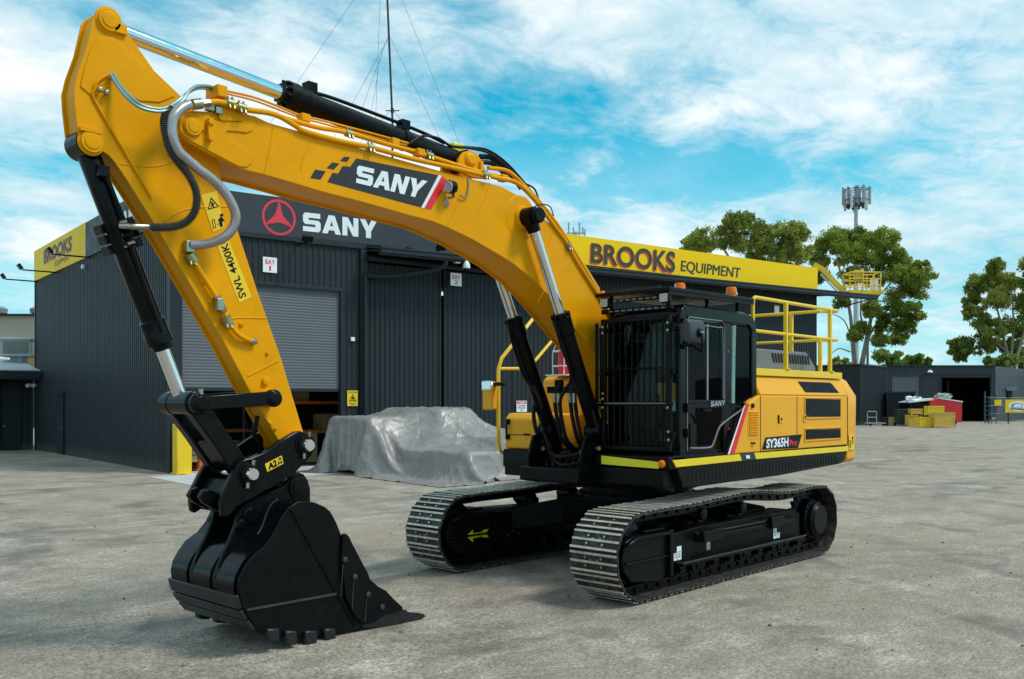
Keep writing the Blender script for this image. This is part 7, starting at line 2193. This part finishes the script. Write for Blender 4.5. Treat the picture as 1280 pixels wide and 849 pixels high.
# ---- red machine with black end and rubbish on its roof
rm = bg_empty("red_machine", 37.2, 82, "red covered machine with black end behind the yellow crates", "machine")
m = MB()
m.prism([(-0.55, 0.3), (-0.55, 2.15), (0.25, 2.42), (2.3, 2.1), (2.3, 0.3)], 0, 2.2); m.build("red_hood", "skip", rm, bevel=0.04)
m = MB(); m.bx(-2.3, -0.6, 0.1, 2.2, 0.25, 2.0); m.build("black_end", "satin", rm, bevel=0.04)
m = MB(); m.hexa([(-2.4, -0.05, 2.02), (-0.3, -0.05, 2.25), (-0.3, 2.2, 2.25), (-2.4, 2.2, 2.02)], [(-2.4, -0.05, 2.12), (-0.3, -0.05, 2.42), (-0.3, 2.2, 2.42), (-2.4, 2.2, 2.12)]); m.build("pale_cover", "white", rm)
m = MB(); m.hexa([(0.3, -0.04, 2.38), (2.36, -0.04, 2.06), (2.36, 2.2, 2.06), (0.3, 2.2, 2.38)], [(0.3, -0.04, 2.46), (2.36, -0.04, 2.16), (2.36, 2.2, 2.16), (0.3, 2.2, 2.46)]); m.build("roof_edge", "white", rm)
for x in (-1.6, 1.5):
    m = MB(); m.cyl((x, 0.0, 0.35), (x, 0.25, 0.35), 0.35); m.build("wheel", "rubber", rm)
for (x, z, sd_2, lab) in ((-1.75, 2.15, 5, "crumpled white and blue sheet on the left of the red machine's roof"), (0.9, 2.42, 8, "crumpled dark and white bundle on the ridge of the red machine")):
    o = bg_empty("plastic_bundle", 37.2 + x, 82.6, lab, "bundle"); o.location.z = z
    m = MB(); blob(m, (0, 0, 0.16), (0.55, 0.4, 0.25), sd_2, amp=0.6); m.build("sheet", "white" if x < 0 else "acshell", o)
    m = MB(); blob(m, (0.35, 0, 0.3), (0.28, 0.25, 0.14), sd_2 + 2, amp=0.6); m.build("fold", "bluegrey", o)
o = bg_empty("red_tub", 46.1, 98, "small orange red tub inside the far doorway", "tub")
m = MB(); m.hexa([(-0.35, -0.3, 0.0), (0.35, -0.3, 0.0), (0.35, 0.3, 0.0), (-0.35, 0.3, 0.0)], [(-0.45, -0.4, 0.5), (0.45, -0.4, 0.5), (0.45, 0.4, 0.5), (-0.45, 0.4, 0.5)]); m.build("tub_body", "cone", o, bevel=0.03)
m = MB(); m.bx(-0.48, 0.48, -0.43, 0.43, 0.5, 0.56); m.build("rim", "cone", o)
# ---- rack / ladder stillage, fence and banner at the right edge
o = bg_empty("steel_rack", 47.4, 92.5, "tall blue grey steel rack with rungs beside the far doorway", "rack")
m = MB()
for x in (-0.55, 0.1, 0.55):
    m.bx(x - 0.05, x + 0.05, 0, 0.1, 0, 3.15 if x < 0 else 2.8)
m.build("upright", "bluegrey", o)
m = MB()
for k in range(6): m.bx(-0.5, 0.55, 0.02, 0.5, 0.3 + k * 0.45, 0.38 + k * 0.45)
m.build("shelf", "bluegrey", o)
m = MB(); m.bx(0.1, 0.45, -0.05, 0.3, 0.35, 0.6); m.build("stored_box", "acshell", o)
fn = bg_empty("wire_fence", 45.9, 90, "thin wire fence with dark posts carrying the yellow banner", "fence")
for x in (0.0, 1.9, 5.4, 9.0):
    m = MB(); m.cyl((x, 0, 0), (x, 0, 2.6), 0.06, n=8); m.build("fence_post", "trim", fn)
m = MB()
for z in (0.25, 1.0, 1.75, 2.5): m.cyl((0, 0, z), (9, 0, z), 0.022, n=5)
for k in range(60): m.cyl((k * 0.15, 0.01, 0.2), (k * 0.15, 0.01, 2.5), 0.006, n=4)
m.build("fence_wire", "rack", fn)
o = bg_empty("fence_sign", 46.7, 89.8, "small square yellow sign on the wire fence", "sign"); o.location.z = 1.75
m = MB(); m.bx(-0.33, 0.33, -0.03, 0.0, 0, 0.55); m.build("plate", "decalyellow", o); m = MB(); m.bx(-0.03, 0.03, 0.0, 0.06, -0.2, 0.6); m.build("bracket", "trim", o)
o = bg_empty("banner", 48.45, 89.8, "yellow banner with a white machine picture hung on the wire fence", "banner"); o.location.z = 1.08
m = MB(); m.bx(-1.05, 2.6, -0.03, 0.0, 0, 1.25); bn_ = m.build("sheet", "decalyellow", o)
m = MB(); m.add([(0.2 + 0.95 * math.cos(R(15 * k)), -0.034, 0.62 + 0.48 * math.sin(R(15 * k))) for k in range(24)], [tuple(range(24))]); m.build("picture_ground", "white", bn_, smooth=0)
m = MB()
m.poly([(-0.6, -0.038, 0.3), (0.8, -0.038, 0.22), (0.95, -0.038, 0.36), (-0.55, -0.038, 0.42)]); m.poly([(-0.5, -0.038, 0.45), (0.55, -0.038, 0.40), (0.6, -0.038, 0.85), (-0.1, -0.038, 0.92), (-0.45, -0.038, 0.75)])
m.build("picture", "grey", bn_, smooth=0)
m = MB(); m.poly([(-0.4, -0.041, 0.5), (0.5, -0.041, 0.46), (0.52, -0.041, 0.8), (-0.1, -0.041, 0.86)]); m.build("picture", "white", bn_, smooth=0)
# ---- elevated work platform behind the roof line
D_ = 58.0
bl_ = bg_empty("boom_lift", (1022 - 640) / 1168 * D_, D_, "yellow boom lift with railed basket raised behind the workshop roof", "boom lift")
def sc_pt(u, v, d=0.0): return ((u - 1022) / 1168 * D_, d, 2.062 + (503 - v) / 1168 * D_)
m = MB(); m.bx(-3.5, -0.5, -1.2, 1.2, 0.5, 1.5); cb = m.build("chassis", "bollard", bl_, bevel=0.05)
for x in (-3.1, -0.9):
    for y in (-1.2, 1.2):
        m = MB(); m.cyl((x, y - 0.2, 0.5), (x, y + 0.2, 0.5), 0.5); m.build("wheel", "rubber", bl_)
m = MB()
a, b = Vector((-2, 0.2, 1.5)), Vector(sc_pt(1020, 333))
m.tube([a, b], 0.22, 4, 1); m.build("main_boom", "bollard", bl_)
m = MB(); m.tube([Vector(sc_pt(1018, 331)), Vector(sc_pt(1027, 336)), Vector(sc_pt(1056, 366))], 0.20, 4, 1); m.build("jib", "bollard", bl_)
m = MB(); m.cyl(Vector(sc_pt(1026, 343)), Vector(sc_pt(1049, 367)), 0.06); m.build("jib_cylinder", "chrome", bl_)
bx0, bz0 = sc_pt(1058, 366)[0], sc_pt(0, 366)[2]
bx1, bz1 = sc_pt(1098, 366)[0], sc_pt(0, 342)[2]
m = MB(); m.bx(bx0, bx1 + 0.1, -0.6, 0.6, bz0 - 0.12, bz0 + 0.1); bk = m.build("basket_floor", "bollard", bl_)
m = MB()
for x in (bx0, (bx0 + bx1) / 2 - 0.2, (bx0 + bx1) / 2 + 0.5, bx1 - 0.1):
    for y in (-0.6, 0.6): m.cyl((x, y, bz0), (x, y, bz1), 0.035, n=6)
for z in (bz0 + 0.4, bz0 + 0.8, bz1):
    for y in (-0.6, 0.6): m.cyl((bx0, y, z), (bx1 - 0.1, y, z), 0.035, n=6)
    for x in (bx0, bx1 - 0.1): m.cyl((x, -0.6, z), (x, 0.6, z), 0.035, n=6)
m.build("basket_rail", "bollard", bl_)
m = MB(); m.bx(bx0 + 0.3, bx0 + 0.9, -0.55, -0.3, bz0 + 0.6, bz1 + 0.15); m.build("control_box", "cratey", bl_, bevel=0.03)
m = MB(); m.bx(bx1 - 0.5, bx1 - 0.15, -0.4, 0.1, bz0 + 0.1, bz0 + 0.85); m.build("tool_bin", "white", bl_, bevel=0.02)

# ---- telecom tower
TD = 190.0
tw = bg_empty("telecom_tower", (1070 - 640) / 1168 * TD, TD, "grey telecom monopole with a crown of panel antennas above the gum trees", "tower")
tz_ = 2.06 + (503 - 232) / 1168 * TD
m = MB(); m.lathe((0, 0, 0), (0, 0, tz_), [(0, 0.62), (tz_ - 1, 0.34), (tz_, 0.3)], 16); m.build("pole", "mast", tw)
for k in range(14):
    a = 2 * math.pi * k / 14
    r_ = 2.6 if k % 2 else 2.1
    m = MB(); x, y = r_ * math.cos(a), r_ * math.sin(a); zz_ = tz_ - 0.6 - (1.0 if k % 3 == 0 else 0)
    m.bx(x - 0.24, x + 0.24, y - 0.18, y + 0.18, zz_ - 3.4, zz_ + 0.2)
    m.build("panel_antenna", "rack" if k % 3 else "paleroof", tw, bevel=0.05)
m = MB()
for z in (tz_ - 0.9, tz_ - 3.0):
    m.tube([(2.3 * math.cos(R(20 * k)), 2.3 * math.sin(R(20 * k)), z) for k in range(19)], 0.08, 6, 1)
    for k in range(6): m.cyl((0, 0, z), (2.3 * math.cos(R(60 * k)), 2.3 * math.sin(R(60 * k)), z), 0.07, n=6)
for k in range(9):
    a = R(40 * k + 12); m.bx(1.6 * math.cos(a) - 0.2, 1.6 * math.cos(a) + 0.2, 1.6 * math.sin(a) - 0.2, 1.6 * math.sin(a) + 0.2, tz_ - 4.6, tz_ - 3.6)
m.build("headframe", "mastdark", tw)
# ---- guyed mast behind the workshop
MD = 66.0
ms = bg_empty("guyed_mast", (490.5 - 640) / 1168 * MD, MD, "thin dark guyed mast rising behind the workshop into the sky", "mast")
def mp_(u, v, d=0.0): return ((u - 490.5) / 1168 * MD, d, 2.062 + (503 - v) / 1168 * MD)
m = MB(); m.tube([(0.0, 0, 0), mp_(490.5, 150), mp_(484, -5), mp_(482.5, -60)], 0.075, 8, 1); m.build("pole", "mastdark", ms)
m = MB(); m.lathe(mp_(490.3, 141), mp_(490.3, 135), [(0, 0.12), (0.3, 0.12)], 10); m.bx(-0.5, 0.5, -0.03, 0.03, mp_(0, 139)[2], mp_(0, 138)[2]); m.build("guy_collar", "mastdark", ms)
m = MB()
for (u0, v0, u1, v1, d0) in ((455, -20, 385, 108, -2), (487, 45, 424, 126, 3), (476, -20, 467, 140, 1), (478, 60, 474, 145, -3), (487, 45, 552, 171, 3), (497, -15, 570, 174, -2), (490.4, 136, 462, 158, 1), (490.4, 136, 508, 157, 1), (487, 40, 466, 85, 1)):
    p, q = Vector(mp_(u0, v0)), Vector(mp_(u1, v1, d0))
    m.cyl(p, p + (q - p) * 1.9, 0.012, n=5)
m.build("guy_wire", "wire", ms)
# ---- small rooftop aerials far behind the sign
ra = bg_empty("aerial_cluster", (720 - 640) / 1168 * 140, 140, "tiny cluster of pale aerials just above the yellow sign", "aerials")
m = MB()
for x, z0, z1 in ((-1.1, 27.2, 29.0), (-0.4, 26, 28.3), (0.5, 27, 29.0), (1.0, 27.2, 28.3), (1.3, 27, 28.0)):
    m.bx(x - 0.11, x + 0.11, -0.1, 0.1, z0, z1)
m.build("panel", "mast", ra)
m = MB(); m.cyl((0, 0, 0), (0, 0, 27.6), 0.25, n=8); m.cyl((-1.4, 0, 27.4), (1.5, 0, 27.4), 0.1, n=6); m.build("pole", "mast", ra)

# ================================================================== TREES
def make_tree(name, label, base, trunks, clumps, leafm, seed, leaf=0.42, per=150, group=None, dens=1.0):
    """trunks: list of polylines with radii; clumps: centre and size of each foliage mass (root frame)"""
    rg = random.Random(seed)
    o = empty(name, base, BROT, label, "tree" if name != "shrub" else "shrub", group)
    m = MB()
    for pts, r0, r1 in trunks:
        m.tube(pts, [r0 * 0.72, r1 * 0.8], 8, 5)
    m.build("trunk", "bark", o)
    V, F, T = [], [], []
    for (cx, cy, cz, rx, ry, rz_) in clumps:
        # every mass is a handful of smaller tufts on a lumpy surface, leaves facing all ways
        nt_ = max(7, int(11 * dens * (rx * rz_) ** 0.5))
        base_t = rg.uniform(0.25, 0.75)
        for _ in range(nt_):
            while True:
                u = Vector((rg.uniform(-1, 1), rg.uniform(-1, 1), rg.uniform(-1, 1)))
                if 0.15 < u.length < 1.05: break
            tc_ = Vector((cx + u.x * rx, cy + u.y * ry, cz + u.z * rz_))
            tr_ = rg.uniform(0.3, 0.95) * 0.36 * min(rx, rz_) + 0.22
            tt = min(1, max(0, base_t + rg.uniform(-0.25, 0.25)))
            for _k in range(int(per * rg.uniform(0.5, 1.1))):
                d = Vector((rg.gauss(0, 1), rg.gauss(0, 1), rg.gauss(0, 0.75)))
                if d.length > 2.1: continue
                p = tc_ + d * tr_ * 0.62
                s = leaf * rg.uniform(0.5, 1.15)
                a = Vector((rg.gauss(0, 1), rg.gauss(0, 1), rg.gauss(0, 1) - 0.5)).normalized()
                b = a.orthogonal().normalized()
                b = (b * math.cos(1.3) + a.cross(b) * math.sin(rg.uniform(0, 6))).normalized()
                i = len(V)
                V += [p - a * s * 0.5, p + b * s * 0.22, p + a * s * 0.5, p - b * s * 0.22]
                F.append((i, i + 1, i + 2, i + 3))
                T.append(min(1, max(0, tt + rg.uniform(-0.22, 0.22))))
    me = bpy.data.meshes.new("crown")
    me.from_pydata([tuple(v) for v in V], [], F)
    at_ = me.attributes.new("tone", "FLOAT", "FACE")
    at_.data.foreach_set("value", T)
    me.materials.append(M[leafm])
    c = bpy.data.objects.new("crown", me)
    COL.objects.link(c)
    c.parent = o
    return o
def px_clumps(lst, u0, D, sx_=1.0, seed=0):
    rg = random.Random(seed)
    out = []
    for (u, v, ru, rv) in lst:
        k = D / 1168
        out.append(((u - u0) * k, rg.uniform(-2.5, 2.5), 2.06 + (503 - v) * k, ru * k, ru * k * 0.9, rv * k))
    return out
def px_line(lst, u0, D, rg=None):
    k = D / 1168
    return [((u - u0) * k, dy, 2.06 + (503 - v) * k) for u, v, dy in lst]
# big gum right of the sign
D2 = 118.0
u0 = 1078
b_ = at((u0 - 640) / 1168 * D2, D2)
cl = px_clumps([(1035, 305, 18, 15), (1052, 297, 16, 13), (1075, 296, 18, 12), (1098, 302, 18, 14), (1058, 318, 20, 14), (1085, 320, 20, 14), (1112, 318, 18, 16),
                (1128, 330, 16, 15), (1140, 346, 18, 14), (1120, 350, 20, 14), (1098, 340, 20, 14), (1144, 362, 14, 12), (1128, 372, 16, 12), (1130, 392, 14, 12), (1118, 386, 12, 10),
                (1106, 402, 14, 10), (1124, 410, 14, 11), (1133, 422, 10, 8), (1108, 422, 12, 9), (1080, 390, 11, 13), (1060, 420, 8, 8), (1025, 320, 12, 14), (1030, 340, 11, 12), (1062, 345, 12, 10), (1048, 378, 8, 10), (1076, 412, 9, 10)], u0, D2, seed=1)
tr = [(px_line([(1068, 522, 0), (1069, 470, 0), (1066, 430, 0), (1063, 395, 0), (1052, 360, -1), (1042, 325, -1)], u0, D2), 0.55, 0.12),
      (px_line([(1079, 524, 1), (1080, 465, 1), (1086, 430, 1), (1093, 395, 1), (1099, 370, 1), (1106, 330, 1)], u0, D2), 0.6, 0.12),
      (px_line([(1092, 510, 2), (1092, 450, 2), (1094, 420, 2), (1110, 395, 2), (1125, 372, 1), (1138, 350, 1)], u0, D2), 0.28, 0.08),
      (px_line([(1088, 420, 1), (1076, 395, 0), (1078, 360, 0), (1086, 320, 0)], u0, D2), 0.2, 0.07),
      (px_line([(1066, 430, 0), (1056, 402, 0), (1040, 392, 0)], u0, D2), 0.16, 0.05),
      (px_line([(1099, 372, 1), (1118, 352, 1), (1130, 335, 1)], u0, D2), 0.16, 0.05),
      (px_line([(1094, 425, 1), (1110, 420, 1), (1122, 410, 1)], u0, D2), 0.12, 0.04),
      (px_line([(1063, 440, 0), (1048, 436, 0), (1036, 446, 0)], u0, D2), 0.12, 0.04)]
make_tree("gum_tree", "tall spreading gum tree with pale trunks standing below the telecom tower", b_, tr, cl, "leaf", 11, 0.42, 165, dens=1.7)
# gum behind the yellow sign
D1 = 104.0
u0 = 935
b_ = at((u0 - 640) / 1168 * D1, D1)
cl = px_clumps([(872, 300, 14, 10), (888, 293, 16, 12), (905, 287, 16, 12), (922, 282, 14, 12), (930, 300, 18, 12), (950, 284, 16, 14), (968, 290, 15, 14), (985, 290, 15, 12), (1000, 293, 13, 11), (957, 305, 18, 14),
                (985, 310, 16, 14), (910, 306, 16, 10), (972, 325, 16, 12), (1000, 318, 12, 14), (948, 322, 14, 10), (992, 336, 12, 10), (1010, 345, 10, 12), (1005, 380, 9, 16), (1000, 412, 7, 10), (1006, 435, 9, 8)], u0, D1, seed=2)
tr = [(px_line([(935, 525, 0), (938, 440, 0), (930, 370, 0), (910, 320, 0), (895, 300, 0)], u0, D1), 0.5, 0.1),
      (px_line([(940, 525, 0), (950, 420, 0), (962, 350, 0), (968, 300, 0)], u0, D1), 0.45, 0.1),
      (px_line([(962, 525, 1), (972, 420, 1), (982, 360, 1), (990, 305, 1)], u0, D1), 0.3, 0.08),
      (px_line([(995, 520, 1), (997, 450, 1), (1003, 400, 1), (1008, 345, 1)], u0, D1), 0.18, 0.06),
      (px_line([(1008, 520, 1), (1010, 450, 1), (1012, 400, 1), (1005, 350, 1)], u0, D1), 0.14, 0.05),
      (px_line([(962, 345, 0), (978, 325, 0), (1000, 312, 0)], u0, D1), 0.15, 0.05)]
make_tree("gum_tree", "broad gum tree rising behind the yellow sign board", b_, tr, cl, "leaf2", 23, 0.39, 160, dens=1.5)
D0 = 128.0
b_ = at((862 - 640) / 1168 * D0, D0)
make_tree("gum_tree", "low dark treetop just peeping over the yellow sign board", b_, [(px_line([(862, 525, 0), (862, 420, 0), (864, 310, 0)], 862, D0), 0.4, 0.1)],
          px_clumps([(858, 306, 8, 5), (870, 305, 10, 7), (868, 300, 5, 6), (880, 309, 12, 8), (862, 318, 14, 10)], 862, D0, seed=4), "leaf2", 31, 0.6, 90)
# right-hand gum
D3 = 128.0
u0 = 1265
b_ = at((u0 - 640) / 1168 * D3, D3)
cl = px_clumps([(1240, 336, 10, 9), (1225, 352, 13, 11), (1216, 362, 11, 10), (1245, 352, 14, 12), (1262, 352, 15, 11), (1278, 334, 15, 12), (1275, 352, 14, 14), (1222, 380, 13, 11), (1214, 392, 11, 10), (1240, 375, 15, 13), (1262, 372, 15, 12),
                (1280, 378, 14, 14), (1236, 400, 15, 11), (1256, 405, 14, 10), (1278, 408, 14, 12), (1228, 420, 16, 10), (1208, 428, 12, 10), (1198, 434, 8, 8), (1216, 438, 12, 8), (1206, 446, 9, 6), (1240, 430, 13, 9), (1246, 450, 10, 8), (1270, 432, 13, 10), (1282, 448, 12, 12), (1235, 452, 9, 5), (1300, 360, 20, 30), (1300, 420, 20, 25)], u0, D3, seed=3)
tr = [(px_line([(1262, 525, 0), (1263, 465, 0), (1256, 430, 0), (1250, 400, 0), (1240, 365, 0)], u0, D3), 0.5, 0.1),
      (px_line([(1266, 525, 0), (1268, 460, 0), (1276, 430, 0), (1282, 400, 0), (1280, 350, 0)], u0, D3), 0.5, 0.1),
      (px_line([(1258, 440, 0), (1240, 425, 0), (1220, 425, 0), (1208, 432, 0)], u0, D3), 0.2, 0.05),
      (px_line([(1262, 462, 0), (1266, 420, 0), (1266, 380, 0), (1262, 345, 0)], u0, D3), 0.3, 0.06)]
make_tree("gum_tree", "tall olive gum tree behind the side wall of the far workshop", b_, tr, cl, "leaf2", 47, 0.43, 160, dens=1.5)
# shrubs behind the shed roofs
def shrub(label, u, v, ru, rv, D, seed, lm):
    b_ = at((u - 640) / 1168 * D, D)
    cl = px_clumps([(u - ru * .5, v + 2, ru * .5, rv * .7), (u + ru * .45, v, ru * .5, rv * .7), (u, v - rv * .4, ru * .5, rv * .6), (u + ru * .1, v + rv, ru * .8, rv), (u, v + rv * 2.2, ru, rv)], u, D, seed=seed)
    make_tree("shrub", label, b_, [(px_line([(u, 522, 0), (u, v, 0)], u, D), 0.15, 0.05)], cl, lm, seed, 0.6, 80, "bushy shrubs behind the far sheds")
shrub("light green bushy shrub beside the pale gum trunks", 1108, 446, 16, 9, 112, 61, "leaf3")
shrub("green shrub behind the middle of the far workshop roof", 1132, 448, 14, 8, 116, 62, "leaf3")
shrub("small pale green shrub thinning out toward the open sky gap", 1150, 453, 9, 6, 118, 63, "leaf3")
shrub("yellow green shrub under the olive gum tree", 1262, 452, 16, 9, 122, 64, "leaf3")
shrub("dark shrub at the foot of the gum trunks beside the shed roof", 1050, 455, 12, 7, 110, 65, "leaf2")


# ---- loose stones and grit in the foreground
rg = random.Random(9)
m = MB()
for k in range(420):
    lat, dist = rg.uniform(-7, 8), rg.uniform(3.6, 16)
    p = at(lat, dist)
    s = rg.choice((0.005, 0.006, 0.008, 0.011, 0.016)) * rg.uniform(0.7, 1.3)
    z0 = ground_z(p.x, p.y)
    ring_ = [(s * rg.uniform(0.7, 1.2) * math.cos(R(60 * i)), s * rg.uniform(0.7, 1.2) * math.sin(R(60 * i))) for i in range(6)]
    vs_ = [(p.x + x, p.y + y, z0 + 0.001) for x, y in ring_] + [(p.x + x * 0.6, p.y + y * 0.6, z0 + s * 0.9) for x, y in ring_]
    m.add(vs_, [(i, (i + 1) % 6, (i + 1) % 6 + 6, i + 6) for i in range(6)] + [tuple(range(6, 12))])
tag(m.build("gravel", "rubbleg", smooth=0), "loose grit and small stones strewn over the yard", "gravel", kind="stuff")

# ================================================================== TIDY THE TREE: separate pieces become parts of their own, nothing deeper than a sub-part
def pieces_of(me, gap=0.012):
    bm_ = bmesh.new(); bm_.from_mesh(me)
    bm_.faces.ensure_lookup_table()
    seen, isl = set(), []
    for f in bm_.faces:
        if f.index in seen: continue
        st_, comp = [f], []
        seen.add(f.index)
        while st_:
            q_ = st_.pop(); comp.append(q_.index)
            for e in q_.edges:
                for g_ in e.link_faces:
                    if g_.index not in seen:
                        seen.add(g_.index); st_.append(g_)
        isl.append(comp)
    boxes = []
    for c in isl:
        co = [v.co for i in c for v in bm_.faces[i].verts]
        boxes.append(([min(p[k] for p in co) - gap for k in range(3)], [max(p[k] for p in co) + gap for k in range(3)]))
    par = list(range(len(isl)))
    def root(i):
        while par[i] != i: i = par[i]
        return i
    for i in range(len(isl)):
        for j in range(i):
            if all(boxes[i][0][k] < boxes[j][1][k] and boxes[j][0][k] < boxes[i][1][k] for k in range(3)):
                par[root(i)] = root(j)
    groups = {}
    for i, c in enumerate(isl): groups.setdefault(root(i), []).extend(c)
    bm_.free()
    return list(groups.values())
def split_pieces(o):
    me = o.data
    gs = pieces_of(me)
    if len(gs) < 2 or len(gs) > 60: return
    sharp = me.attributes.get("sharp_edge")
    base = o.name.split(".")[0]
    first = True
    for g_ in gs:
        used = {}
        fs_ = []
        for i in g_:
            fs_.append([used.setdefault(v, len(used)) for v in me.polygons[i].vertices])
        n_ = bpy.data.meshes.new(base)
        n_.from_pydata([tuple(me.vertices[v].co) for v in used], [], fs_)
        for p in n_.polygons: p.use_smooth = True
        n_.set_sharp_from_angle(angle=R(35))
        n_.materials.append(me.materials[0])
        if first: first_me = n_; first = False; continue
        c = o.copy(); c.data = n_; COL.objects.link(c)
    o.data = first_me
SPLIT = {"pin_boss", "arm_boss", "valve", "pipe_bracket", "guard_bracket", "cage_bracket", "boom_foot_bracket", "step_bracket", "chain_guide", "cage_bolt", "cage_bar", "clamp_bolt", "cutter_bolt",
         "frame_bolt", "cylinder_ear", "skirt_rib", "door_latch", "lock", "door_hinge", "hose_manifold", "hose_fitting", "lifting_eye", "console", "handrail", "post", "upright", "corner_post", "roof_vent", "awning_bracket",
         "side_link", "cylinder_pipe", "louvre", "hood_slot", "guard_slat", "mirror_bolt", "rail_post", "black_hose", "hose_bundle", "hitch_lug", "beam", "brace", "corner_flashing", "weld_seam", "arm_pipe", "cab_reflector", "weld_bead", "panel_gap", "edge_rail", "ear_boss", "gland_bolt"}
for o in list(S.objects):
    if o.type == "MESH" and o.parent is not None and o.name.split(".")[0] in SPLIT and not o.children:
        split_pieces(o)
def depth(o):
    d = 0
    while o.parent is not None: o = o.parent; d += 1
    return d
for o in list(S.objects):
    while depth(o) > 2:
        o.parent = o.parent.parent
